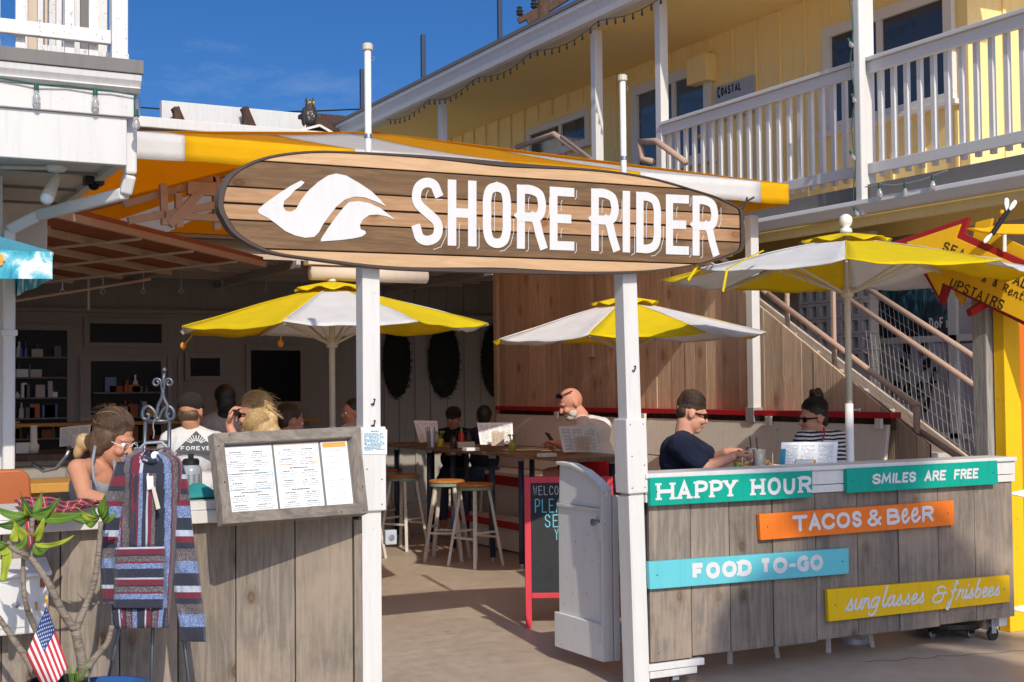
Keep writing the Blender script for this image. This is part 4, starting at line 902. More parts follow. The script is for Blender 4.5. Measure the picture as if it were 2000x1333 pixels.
# ================================================================== brush lettering made of real strokes
G = {  # name: strokes; 'S' = smooth stroke; x 0..1 of the letter box, y 0..1 of its height
 'A': [('L', (0, 0), (.5, 1), (1, 0)), ('L', (.2, .34), (.8, .34))],
 'B': [('L', (0, 0), (0, 1)), ('S', (0, 1), (.55, 1), (.85, .9), (.85, .64), (.55, .53), (0, .53)), ('S', (0, .53), (.6, .53), (1, .42), (1, .12), (.6, 0), (0, 0))],
 'C': [('S', (1, .78), (.82, .95), (.5, 1), (.16, .86), (0, .5), (.16, .14), (.5, 0), (.82, .05), (1, .22))],
 'D': [('L', (0, 0), (0, 1)), ('S', (0, 1), (.45, 1), (.86, .85), (1, .5), (.86, .15), (.45, 0), (0, 0))],
 'E': [('L', (1, 1), (0, 1), (0, 0), (1, 0)), ('L', (0, .52), (.8, .52))],
 'F': [('L', (1, 1), (0, 1), (0, 0)), ('L', (0, .52), (.8, .52))],
 'G': [('S', (1, .8), (.8, .96), (.5, 1), (.16, .86), (0, .5), (.16, .14), (.5, 0), (.82, .04), (1, .2)), ('L', (1, .12), (1, .46), (.6, .46))],
 'H': [('L', (0, 0), (0, 1)), ('L', (1, 0), (1, 1)), ('L', (0, .5), (1, .5))],
 'I': [('L', (.5, 0), (.5, 1))], 'K': [('L', (0, 0), (0, 1)), ('L', (1, 1), (0, .45)), ('L', (.3, .6), (1, 0))],
 'L': [('L', (0, 1), (0, 0), (1, 0))], 'M': [('L', (0, 0), (.12, 1), (.5, .25), (.88, 1), (1, 0))], 'N': [('L', (0, 0), (0, 1), (1, 0), (1, 1))],
 'O': [('S', (.5, 1), (.14, .86), (0, .5), (.14, .14), (.5, 0), (.86, .14), (1, .5), (.86, .86), (.5, 1))],
 'P': [('L', (0, 0), (0, 1)), ('S', (0, 1), (.6, 1), (1, .88), (1, .6), (.6, .47), (0, .47))],
 'R': [('L', (0, 0), (0, 1)), ('S', (0, 1), (.55, 1), (.95, .9), (.95, .62), (.6, .5), (0, .5)), ('L', (.5, .5), (1, 0))],
 'S': [('S', (.95, .8), (.75, .97), (.4, 1), (.06, .86), (.12, .62), (.5, .5), (.9, .38), (.94, .13), (.6, 0), (.25, .03), (.03, .22))],
 'T': [('L', (0, 1), (1, 1)), ('L', (.5, 1), (.5, 0))], 'U': [('S', (0, 1), (0, .6), (.03, .25), (.25, .02), (.5, 0), (.75, .02), (.97, .25), (1, .6), (1, 1))],
 'V': [('L', (0, 1), (.5, 0), (1, 1))], 'W': [('L', (0, 1), (.25, 0), (.5, .8), (.75, 0), (1, 1))], 'Y': [('L', (0, 1), (.5, .5), (1, 1)), ('L', (.5, .5), (.5, 0))],
 '-': [('L', (0, .45), (1, .45))],
 '&': [('S', (1, 0), (.55, .4), (.2, .78), (.3, 1), (.6, 1), (.66, .76), (.3, .52), (0, .25), (.2, 0), (.6, .04), (1, .5))],
 '&2': [('S', (.95, .85), (.6, 1), (.25, .85), (.45, .6), (.7, .56)), ('S', (.45, .58), (.05, .4), (.05, .1), (.45, 0), (.8, .15), (.85, .55), (1.1, .6))],
 # script minuscules, x-height 1
 's': [('S', (0, .05), (.3, .5), (.5, 1.05)), ('S', (.5, 1.05), (.62, .6), (.8, .3), (.6, .02), (.2, .1))],
 'u': [('S', (.05, 1), (.0, .35), (.2, 0), (.5, .2), (.72, 1)), ('S', (.72, 1), (.68, .3), (.85, 0), (1, .15))],
 'n': [('L', (0, 0), (.1, 1)), ('S', (.06, .45), (.35, .95), (.65, .85), (.66, .3), (.85, 0), (1, .15))],
 'g': [('S', (.72, .9), (.35, 1), (.0, .5), (.22, .04), (.6, .35), (.76, 1)), ('S', (.76, 1), (.66, .1), (.5, -.55), (.1, -.7), (-.15, -.5))],
 'l': [('S', (.45, 2.0), (.2, 1.0), (.15, .25), (.45, 0), (.9, .3))], 'a': [('S', (.7, .9), (.35, 1), (.02, .5), (.22, .03), (.6, .4), (.74, 1)), ('S', (.74, 1), (.68, .3), (.85, 0), (1.0, .15))],
 'e': [('S', (.08, .42), (.6, .6), (.62, .95), (.3, .95), (.02, .5), (.2, .04), (.55, .02), (.95, .3))],
 'f': [('S', (.85, 1.7), (.65, 2.0), (.4, 1.5), (.2, 0), (.0, -.8), (-.25, -.95), (-.3, -.5), (.2, .1)), ('L', (-.05, .95), (.8, 1.05))],
 'r': [('S', (.0, 0), (.2, .6), (.3, 1.1)), ('S', (.3, 1.1), (.5, .85), (.8, .95), (.75, .3), (1, .05))],
 'i': [('S', (.3, 1), (.2, .3), (.4, 0), (.9, .3)), ('L', (.42, 1.38), (.46, 1.46))],
 'b': [('S', (.35, 2.0), (.12, .8), (.1, .2), (.35, 0), (.75, .25), (.75, .8), (.45, .95), (.2, .6))],
 't': [('S', (.35, 1.6), (.25, .3), (.45, 0), (.8, .1)), ('L', (0, 1), (.75, 1))],
}
def ribbon(mb, pts, w, fr, n0, th, cap):
    """a flat stroke with thickness; pts in frame units (metres)"""
    pts = [Vector((p[0], p[1])) for p in pts]
    if (pts[0]-pts[-1]).length < 1e-6: cap = 'closed'
    d0 = (pts[0]-pts[1]).normalized(); d1 = (pts[-1]-pts[-2]).normalized(); hw = [w/2]*len(pts)
    if cap == 'square': pts[0] = pts[0]+d0*w/2; pts[-1] = pts[-1]+d1*w/2
    elif cap == 'round':
        pts = [pts[0]+d0*w*.48, pts[0]+d0*w*.33] + pts + [pts[-1]+d1*w*.33, pts[-1]+d1*w*.48]; hw = [w*.2, w*.39] + hw + [w*.39, w*.2]
    L_, R_ = [], []; m = len(pts)
    for i, p in enumerate(pts):
        a = (pts[i]-pts[i-1]).normalized() if i > 0 else None; b = (pts[i+1]-pts[i]).normalized() if i < m-1 else None
        a = a or b; b = b or a
        if cap == 'closed' and i in (0, m-1): a = (pts[-1]-pts[-2]).normalized(); b = (pts[1]-pts[0]).normalized()
        t = (a+b); t = t.normalized() if t.length > 1e-5 else a; nn = Vector((-t.y, t.x)); k = max(.45, nn.dot(Vector((-a.y, a.x)))); o = nn*hw[i]/k
        L_.append(p+o); R_.append(p-o)
    vs = [fr(p.x, p.y, n0+th+i*3e-5) for i, p in enumerate(L_)]+[fr(p.x, p.y, n0+th+i*3e-5) for i, p in enumerate(R_)]+[fr(p.x, p.y, n0) for p in L_]+[fr(p.x, p.y, n0) for p in R_]
    fs = []
    for i in range(m-1): fs += [(i, i+1, m+i+1, m+i), (2*m+i, 2*m+i+1, i+1, i), (m+i, m+i+1, 3*m+i+1, 3*m+i)]
    fs += [(0, m, 3*m, 2*m), (m-1, 3*m-1, 4*m-1, 2*m-1)]; mb.add(vs, fs)
def letter(ch, fr, x0, x1, y0, y1, sw, m, parent, n=0, th=.0012, cap='round', slant=0, serif=0, name='letter', inset=True, strokes=None):
    q = sw/2 if inset else 0; X0, X1, Y0, Y1 = x0+q, x1-q, y0+q, y1-q; mb = MB()
    if X1-X0 < 1e-4: X0 = X1 = (x0+x1)/2
    def mpt(p): return (X0+(X1-X0)*p[0]+slant*((Y1-Y0)*p[1]), Y0+(Y1-Y0)*p[1])
    k = 0
    for s in (strokes or G[ch]):
        pts = [mpt(p) for p in s[1:]]
        if s[0] == 'S': pts = [tuple(v[:2]) for v in catmull([(p[0], p[1], 0) for p in pts], 5)]
        ribbon(mb, pts, sw, fr, n, th+k*.00025, cap); k += 1
        if serif and s[0] == 'L':
            for e in (s[1], s[-1]):
                if e[1] in (0, 1) and ch not in 'EFTL':
                    p = mpt(e); ribbon(mb, [(p[0]-serif, p[1]), (p[0]+serif, p[1])], sw*.55, fr, n, th+k*.00025, 'flat'); k += 1
    return mb.build(name, m, parent)

# ================================================================== the surfboard sign
YS = -.062
OUT = [(426, 397), (431, 369), (445, 344), (471, 325), (510, 309), (557, 299.5), (615, 295), (674, 296), (800, 302), (910, 310), (1022, 320), (1130, 328), (1200, 335), (1254, 343.5), (1299, 354), (1353, 370), (1398, 384), (1425, 396), (1446, 407), (1451, 418), (1452, 447), (1451, 486), (1434, 497), (1407, 507), (1371, 517), (1326, 525), (1272, 531.5), (1200, 535), (1110, 536), (955, 533), (800, 528), (713, 521), (615, 508), (537, 496.5), (498, 483), (469, 467), (449, 450), (435.6, 428), (428, 412.6)]
def sb(px, py): p = onY(px, py, YS); return (p.x, p.z)
outl = [Vector(sb(*p)) for p in OUT]; cen = sum(outl, Vector((0, 0)))/len(outl)
outl = [Vector(v[:2]) for v in catmull([(p.x, p.y, 0) for p in outl], 3, True)]
SG = thing('surfboard_sign', 'large surfboard shaped plank sign reading SHORE RIDER over the entrance', 'sign', (cen.x, 0, cen.y-.3))
inn = [cen+(p-cen)*(1-.022/max(.05, (p-cen).length)) for p in outl]
rimv = MB(); nn_ = len(outl)
for (A, B, ya, yb) in ((outl, inn, YS-.006, YS-.006), (outl, outl, YS-.006, -.003), (inn, inn, YS-.006, YS+.02)):
    rimv.add([V(p.x, ya, p.y) for p in A]+[V(p.x, yb, p.y) for p in B], [(i, (i+1) % nn_, nn_+(i+1) % nn_, nn_+i) for i in range(nn_)])
rimv.build('rim', 'rim_brown', SG, smooth=False)
MB().add([V(p.x, YS+.012, p.y) for p in inn]+[V(p.x, -.002, p.y) for p in inn], [tuple(range(nn_)), tuple(range(2*nn_-1, nn_-1, -1))]).build('backing', 'groove', SG)
def clip(poly, a, b, side, off):
    """keep the side of line a-b"""
    d = (b-a).normalized(); nrm = Vector((-d.y, d.x))*side; out = []
    f = lambda p: (p-a).dot(nrm)-off
    for i in range(len(poly)):
        p, q = poly[i], poly[(i+1) % len(poly)]; fp, fq = f(p), f(q)
        if fp >= 0: out.append(p)
        if (fp >= 0) != (fq >= 0): out.append(p+(q-p)*(fp/(fp-fq)))
    return out
LN = [((510, 315), (1349, 370)), ((441, 364), (1448, 420)), ((433, 396), (1449, 448)), ((441, 429), (1448, 474)), ((504, 486), (1362, 516))]
LN = [(Vector(sb(*a)), Vector(sb(*b))) for a, b in LN]; inn2 = [cen+(p-cen)*(1-.026/max(.05, (p-cen).length)) for p in outl]
for k, mm in enumerate(('board_light', 'board_dark', 'board_tan', 'board_tan', 'board_dark', 'board_light')):
    poly = inn2
    if k > 0: poly = clip(poly, *LN[k-1], -1, .0035 if k != 3 else .005)
    if k < 5: poly = clip(poly, *LN[k], 1, .0035 if k != 2 else .005)
    MB().prism([V(p.x, YS, p.y) for p in poly], (0, .012, 0)).build('plank', mm, SG, .0015, seg=1)
# wave emblem (outline traced on the board)
def zo(lst): return [(420+x/5.126, 280+y/5.126) for x, y in lst]
W1 = zo([(425, 675), (470, 625), (560, 560), (660, 490), (760, 425), (860, 375), (895, 395), (860, 430), (800, 470), (745, 535), (690, 580), (680, 640), (705, 680), (760, 688), (810, 660), (860, 570), (930, 480), (1030, 390), (1130, 325), (1210, 305), (1310, 325), (1440, 400), (1560, 480), (1640, 555), (1712, 635), (1620, 590), (1500, 545), (1400, 535), (1300, 565), (1210, 640), (1140, 730), (1075, 820), (1040, 890), (990, 940), (900, 948), (800, 925), (700, 880), (600, 800), (520, 745), (440, 705)])
W2 = zo([(1057, 985), (1060, 960), (1130, 850), (1210, 740), (1280, 650), (1340, 590), (1440, 582), (1540, 600), (1650, 650), (1730, 710), (1803, 770), (1720, 735), (1620, 715), (1540, 722), (1480, 765), (1448, 820), (1455, 862), (1500, 880), (1510, 905), (1470, 935), (1380, 955), (1260, 970)])
emb = MB(); emb.prism([V(sb(*p)[0], YS-.0035, sb(*p)[1]) for p in W1], (0, .0032, 0)).prism([V(sb(*p)[0], YS-.0035, sb(*p)[1]) for p in W2], (0, .0032, 0))
emb.build('wave_emblem', 'sign_white', SG)
SF_ = lambda x, y, n=0: V(x, YS-.0006-n, y)
def bigletter(ch, l, r, tl, bl, tr, br):
    """letter drawn in the slightly skewed box given by its corner pixels"""
    P0, P1, Q0, Q1 = Vector(sb(l, bl)), Vector(sb(r, br)), Vector(sb(l, tl)), Vector(sb(r, tr))
    w = ((P1-P0).length+(Q1-Q0).length)/2; h = ((Q0-P0).length+(Q1-P1).length)/2; sw = .142*h
    def fr(x, y, n=0): p = P0.lerp(P1, x/w).lerp(Q0.lerp(Q1, x/w), y/h); return V(p.x, YS-.0006-n, p.y)
    st = {'R': [('L', (0, 0), (0, 1)), ('S', (0, 1), (.45, 1), (.85, .93), (.98, .78), (.98, .66), (.85, .53), (.5, .5), (0, .5)), ('S', (.55, .5), (.72, .42), (.86, .2), (1.02, 0))],
          'O': [('S', (.5, 1), (.14, .94), (0, .75), (0, .5), (0, .25), (.14, .06), (.5, 0), (.86, .06), (1, .25), (1, .5), (1, .75), (.86, .94), (.5, 1))],
          'D': [('L', (0, 0), (0, 1)), ('S', (0, 1), (.45, 1), (.85, .93), (1, .75), (1, .5), (1, .25), (.85, .07), (.45, 0), (0, 0))],
          'S': [('S', (.97, .84), (.8, .97), (.45, 1.0), (.12, .92), (.0, .76), (.1, .62), (.5, .48), (.9, .34), (1.0, .2), (.88, .06), (.5, 0), (.15, .05), (.02, .19))],
          'E': [('L', (1, 1), (0, 1), (0, 0), (1, 0)), ('L', (0, .5), (.82, .5))]}.get(ch, G[ch])
    o = letter(ch, fr, 0, w, 0, h, sw, 'sign_white', SG, .0008, .002, 'square', strokes=st)
    if ch == 'R': k = MB(); k.prism([fr(sw*.2, h*.44, .001), fr(sw*.2, h*.6, .001), fr(-sw*.2, h*.545, .001), fr(-sw*.42, h*.52, .001), fr(-sw*.2, h*.49, .001)], (0, -.0017, 0)); k.build('spur', 'sign_white', o)
    # thin echo lines
    e = MB(); tw = .0028; dx, dy = sw*.30, -sw*.22
    def ln(*pp): ribbon(e, [(a*w, c*h) for a, c in pp], tw, fr, .0002, .0006, 'round')
    if ch in 'OD': ln((.42, .25), (.42, .75), (.46, .83)); ln((1.11, .45), (1.11, .24), (1.0, .06), (.78, -.03), (.62, -.045))
    if ch == 'H': ln((.44, .34), (.40, .3), (.40, -.01), (.34, -.04)); ln((1.1, .3), (1.1, -.01), (1.03, -.04))
    if ch == 'R': ln((.44, .82), (.40, .78), (.40, .62)); ln((.44, .34), (.40, .28), (.40, -.01), (.32, -.04)); ln((1.12, .82), (1.12, .58), (1.04, .48))
    if ch == 'E': ln((.52, .80), (.47, .76), (.47, .62)); ln((.52, .35), (.47, .31), (.47, .2)); ln((1.1, .97), (1.1, .86), (1.04, .82)); ln((1.1, .12), (1.1, 0), (1.03, -.04))
    if ch == 'I': ln((1.45, .4), (1.45, .0), (1.1, -.04))
    if ch == 'S': ln((.54, .82), (.47, .76), (.46, .68)); ln((1.12, .3), (1.12, .15), (.95, -.02), (.7, -.06)); ln((.8, .68), (1.0, .69))
    if e.v: e.build('echo_line', 'sign_white', o)
for a in (('S', 804, 864, 346, 480, 350, 480), ('H', 874, 930, 351, 480, 354, 482), ('O', 942.5, 997, 355, 484, 357, 486), ('R', 1009, 1066, 361, 486, 364, 488), ('E', 1073, 1121, 365, 488.5, 368, 490),
          ('R', 1154, 1208, 368.5, 490.5, 371, 492), ('I', 1214, 1231.5, 373, 493, 374, 494), ('D', 1242, 1290, 375, 494, 378, 496), ('E', 1300, 1345, 380, 497, 382, 498.5), ('R', 1352, 1402, 382.5, 499.5, 385, 501)): bigletter(*a)
k = MB(); p0, p1 = onY(1440, 405, -.04), onY(1472, 386, .3); k.tube([p0, p1], .006, 6); k.tube([onY(1450, 410, -.04), onY(1456, 402, .05), onY(1459, 387, .3)], .006, 6); k.build('tie_wire', 'bolt_dark', SG)

# ================================================================== painted signs on the rolling counter
def board(px4, y, th, m, nm, label):
    """TL TR BR BL pixels on the plane y"""
    c = [onY(*p, y) for p in px4]; o = thing(nm, label, 'sign', (c[3].x, y, c[3].z), 'painted board signs on the rolling counter')
    MB().prism(c, (0, th, 0)).build('board', m, o, .003, seg=2)
    w = (c[1]-c[0]).length; h = (c[0]-c[3]).length
    def fr(u, v, n=0): q = c[3].lerp(c[2], u/w).lerp(c[0].lerp(c[1], u/w), v/h); return V(q.x, y-.0008-n, q.z)
    for u, v in ((.035, .5), (.965, .5)): MB().lathe(fr(u*w, v*h), [(.004, 0), (.004, .0012), (0, .002)], 8, (0, -1, 0)).build('screw', 'bolt_dark', o)
    return o, fr, w, h
YP = -.045
o, fr, w, h = board([(1270, 934), (1587, 920.5), (1587, 972), (1271, 989)], YP, .03, 'teal', 'happy_hour_sign', 'teal board reading HAPPY HOUR at the counter top')
for ch, a, c in (('H', 118, 218), ('A', 230, 312), ('P', 327, 402), ('P', 412, 486), ('Y', 488, 570), ('H', 648, 730), ('O', 744, 828), ('U', 838, 914), ('R', 932, 1014)):
    letter(ch, fr, (a-88)/932*w+.004, (c-88)/932*w-.004, .17*h, .83*h, .0205, 'sign_white', o, serif=.02, cap='flat')
o, fr, w, h = board([(1654, 916), (1948, 900), (1950, 946), (1655, 964)], YP, .03, 'teal', 'smiles_sign', 'teal board reading SMILES ARE FREE at the counter top')
for ch, a, c in (('S', 296, 345), ('M', 348, 402), ('I', 404, 424), ('L', 424, 460), ('E', 464, 498), ('S', 500, 542), ('A', 590, 632), ('R', 636, 674), ('E', 678, 715), ('F', 762, 798), ('R', 800, 836), ('E', 838, 870), ('E', 873, 908)):
    letter(ch, fr, (a-160)/865*w-.006, (c-160)/865*w-.008, .30*h, .73*h, .0135, 'sign_white', o, slant=.16)
o, fr, w, h = board([(1483, 1005), (1863, 978), (1864, 1026), (1486, 1056)], -.03, .028, 'sign_orange', 'tacos_sign', 'orange board reading TACOS & BEER on the planks')
for ch, a, c in (('T', 255, 372), ('A', 380, 475), ('C', 482, 586), ('O', 600, 708), ('S', 724, 804), ('&', 850, 966), ('B', 1012, 1118), ('e', 1132, 1212), ('e', 1214, 1304), ('R', 1312, 1412)):
    letter(ch, fr, (a-12)/1585*w, (c-12)/1585*w, .22*h, (.86 if ch != 'e' else .84)*h, .021 if ch not in '&e' else .017, 'sign_white', o, slant=.03)
o, fr, w, h = board([(1267, 1098), (1658, 1071), (1658, 1121), (1270, 1152)], -.03, .028, 'aqua', 'food_to_go_sign', 'aqua board reading FOOD TO-GO on the planks')
for ch, a, c in (('F', 310, 378), ('O', 385, 462), ('O', 474, 556), ('D', 564, 642), ('T', 690, 756), ('O', 766, 852), ('-', 860, 902), ('G', 908, 982), ('O', 988, 1066)):
    letter(ch, fr, (a-80)/1149*w, (c-80)/1149*w, .22*h, .84*h, .0265 if ch != '-' else .02, 'sign_white', o, cap='flat', serif=.022, inset=ch != '-')
o, fr, w, h = board([(1616, 1152), (1972, 1124), (1973, 1176), (1619, 1215)], -.03, .028, 'mustard', 'sunglasses_sign', 'mustard board reading sunglasses & frisbees in script')
for ch, a, c in (('s', 150, 228), ('u', 235, 318), ('n', 316, 392), ('g', 396, 492), ('l', 508, 566), ('a', 562, 650), ('s', 650, 728), ('s', 735, 808), ('e', 815, 884), ('s', 886, 952), ('&2', 1040, 1160), ('f', 1232, 1296), ('r', 1300, 1376), ('i', 1384, 1432), ('s', 1426, 1486), ('b', 1494, 1570), ('e', 1582, 1648), ('e', 1650, 1714), ('s', 1716, 1784)):
    letter(ch, fr, (a+22)/1925*w-.004, (c+22)/1925*w-.004, (.30 if ch != '&2' else .26)*h, (.62 if ch != '&2' else .80)*h, .0142, 'sign_white', o, slant=.28, inset=False)

# ================================================================== arrow sign at the right edge
YR = .18
AN = V(-.95, -.31, 0).normalized(); AP0 = onY(1950, 560, YR)
def onA(px, py, off=0): d = ray(px, py); return EYE+d*((AP0+AN*off-EYE).dot(AN)/d.dot(AN))
def rp_(l): return [onA(x, y) for x, y in l]
AS = thing('arrow_sign', 'yellow and red lightning bolt sign pointing UPSTAIRS at the right edge', 'sign', onY(1950, 620, YR))
red = [(1740, 474), (1893, 423), (1884, 457), (2075, 543), (2110, 690), (1853, 563), (1841, 599), (1800, 530), (1772, 516)]
yel = [(1772, 474), (1879, 438), (1869, 465), (2066, 553), (2092, 671), (1842, 553), (1835, 578), (1812, 535), (1796, 512)]
MB().prism(rp_(red), -AN*.04).build('red_back', 'dark_red', AS, .004)
MB().prism([p+AN*.014 for p in rp_(yel)], -AN*.013).build('yellow_face', 'sign_yellow', AS, .003)
MB().prism([p-AN*.07 for p in rp_([(1850, 560), (1876, 577), (1869, 597), (1855, 575)])], -AN*.03).build('rear_arrow', 'sign_yellow', AS, .003)
MB().prism([p-AN*.1 for p in rp_([(1892, 432), (1925, 424), (1920, 448), (2080, 525), (2080, 560), (1885, 470)])], -AN*.03).build('rear_face', 'sign_yellow', AS, .003)
def arr_text(s, px0, px1, hgt, sw, mixed=None):
    a, c = onA(*px0, .016), onA(*px1, .016); d = (c-a); lw = d.length; d.normalize(); nrm = d.cross(AN).normalized(); nrm = nrm if nrm.z > 0 else -nrm; n = len(s); cw = lw/n
    fr = lambda x, y, n=0: a+d*x+nrm*y+AN*n
    for i, ch in enumerate(s):
        if ch == ' ': continue
        lo = ch.islower(); hh = hgt*(.66 if lo else 1)
        letter(ch, fr, i*cw+cw*.08, (i+1)*cw-cw*.12, 0, hh, sw, 'black_paint', AS, serif=cw*.16 if not lo else 0, cap='flat', inset=not lo)
arr_text('SEA C', (1838, 488), (1912, 520), .062, .0085)
arr_text('TAL', (1962, 547), (2006, 566), .062, .0085); arr_text('s & R', (1916, 549), (1967, 572), .05, .007); arr_text('entals', (1968, 574), (2030, 602), .052, .006); arr_text('UPSTAIRS', (1852, 560), (1958, 607), .065, .0085)
MB().bar(onY(1893, 612, YR+.12), onY(1930, 590, YR+.12), .05, .05, (0, 1, 0)).build('handle', 'dark_red', AS, .01)
# whirligig plane above the arrow
WG = thing('whirligig', 'yellow wooden whirligig with a propeller, standing on the arrow sign', 'whirligig', onY(1962, 490, .1))
MB().prism([p for p in [onY(x, y, .1) for x, y in ((1896, 445), (1925, 446), (1960, 438), (2000, 438), (2060, 450), (2060, 462), (2000, 458), (1950, 457), (1915, 452))]], (0, .05, 0)).build('fuselage', 'sign_yellow', WG, .006)
MB().tube([onY(1962, 455, .12), onY(1962, 492, .12)], .012, 8).build('stand', 'pole_white', WG)
MB().bar(onY(1938, 458, .07), onY(1970, 410, .07), .028, .02, (0, 1, 0)).build('propeller_arm', 'black_paint', WG, .003)
for (a, c, w_) in (((1967, 412), (1967, 386), .042), ((1971, 412), (1986, 392), .035), ((1938, 457), (1922, 474), .03)):
    p, q = onY(*a, .065), onY(*c, .065); d = (q-p); n_ = V(-d.z, 0, d.x).normalized(); MB().prism([p-n_*.006, p+d*.5-n_*w_*.5, p+d*.9-n_*w_*.42, q, p+d*.9+n_*w_*.42, p+d*.5+n_*w_*.5, p+n_*.006], (0, .006, 0)).build('blade', 'pole_white', WG, .002)
MB().ball(onY(1957, 428, .08), .02).build('hub', 'red_paint', WG, smooth=True); MB().ball(onY(1958, 416, .1), (.02, .02, .022)).build('pilot', 'sign_yellow', WG, smooth=True)
# posts at the right edge
PG = thing('sign_post', 'rough grey timber post under the arrow sign', 'post', onY(1946, 1240, .32)*1)
xg0, xg1 = onY(1928, 760, .32).x, onY(1962, 760, .32).x; MB().box((xg0, .32, 0), (xg1, .44, onY(1945, 560, .32).z)).build('shaft', 'post_grey', PG, .006)
YPo = thing('yellow_post', 'bright yellow post with small white arrows at the right edge', 'post', onY(1980, 1240, .22))
xy0, xy1 = onY(1964, 800, .22).x, onY(1993, 800, .22).x; MB().box((xy0, .22, 0), (xy1+.01, .31, onY(1980, 580, .22).z)).build('shaft', 'yellow_post', YPo, .005)
for py in (964, 1189):
    a, c, d = onY(1968, py, .215), onY(2004, py-8, .215), onY(2004, py+8, .215); MB().prism([a, d, c], (0, .004, 0)).build('white_arrow', 'pole_white', YPo)
tag(MB().box((onY(1916, 700, .5).x, .5, 0), (onY(1932, 700, .5).x, .56, onY(1920, 668, .5).z)).build('red_board', 'dark_red', bevel=.004), 'dark red upright board left of the grey timber post', 'board')
tag(MB().box((xy1+.03, .36, 0), (xy1+.5, .42, onY(1995, 595, .36).z)).build('orange_door', 'orange_panel', bevel=.004), 'orange red door just right of the yellow post', 'door')
# writing upstairs and on the shop window
ysg, zsg = onX(1398, 175, XF-.03).y, onX(1398, 198, XF-.03).z
CS = thing('office_plate', 'grey COASTAL name plate on the yellow upper wall', 'sign', onX(1436, 200, XF-.03))
yq = onX(1475, 160, XF-.03).y; zq = onX(1398, 172, XF-.03).z
MB().box((XF-.045, yq, zsg-.25), (XF-.024, ysg, zq)).build('plate', 'galv', CS, .003)
frc = lambda x, y, n=0: V(XF-.046-n, ysg-x, zsg+y)
lw = (ysg-yq)
for i, ch in enumerate('COASTAL'): letter(ch, frc, .05+lw*.09*i, .05+lw*.09*i+lw*.075, .03 if i else .015, .13 if i else .15, .02, 'black_paint', CS, cap='flat')
frg = lambda px, py: (lambda x, y, n=0: onX(px, py, XG-.026)+V(-n, -x, y))
f_ = frg(1815, 643)
for i, (ch, lo) in enumerate((('D', 0), ('O', 1), ('F', 0), ('I', 1), ('N', 0))): letter(ch, f_, i*.062, i*.062+.05, 0, .10 if not lo else .07, .016, 'pole_white', SF, cap='flat', serif=.012)
f_ = frg(1742, 776)
for i, ch in enumerate('reef'): letter(ch, f_, i*.15, i*.15+.105, 0, .13, .024, 'black_paint', gw, inset=False, slant=.1)
for (x, y, a) in ((.2, .44, .35), (.40, .44, -.35), (.3, .56, 0), (.16, .30, .7), (.44, .30, -.7)):
    L1 = .2; d = V(0, math.sin(a)*1, math.cos(a)); n_ = V(0, d.z, -d.y); c0 = f_(x, y); MB().prism([c0-d*L1*.5, c0-n_*.05, c0+d*L1*.5, c0+n_*.05], (-.002, 0, 0)).build('leaf_mark', 'black_paint', gw)
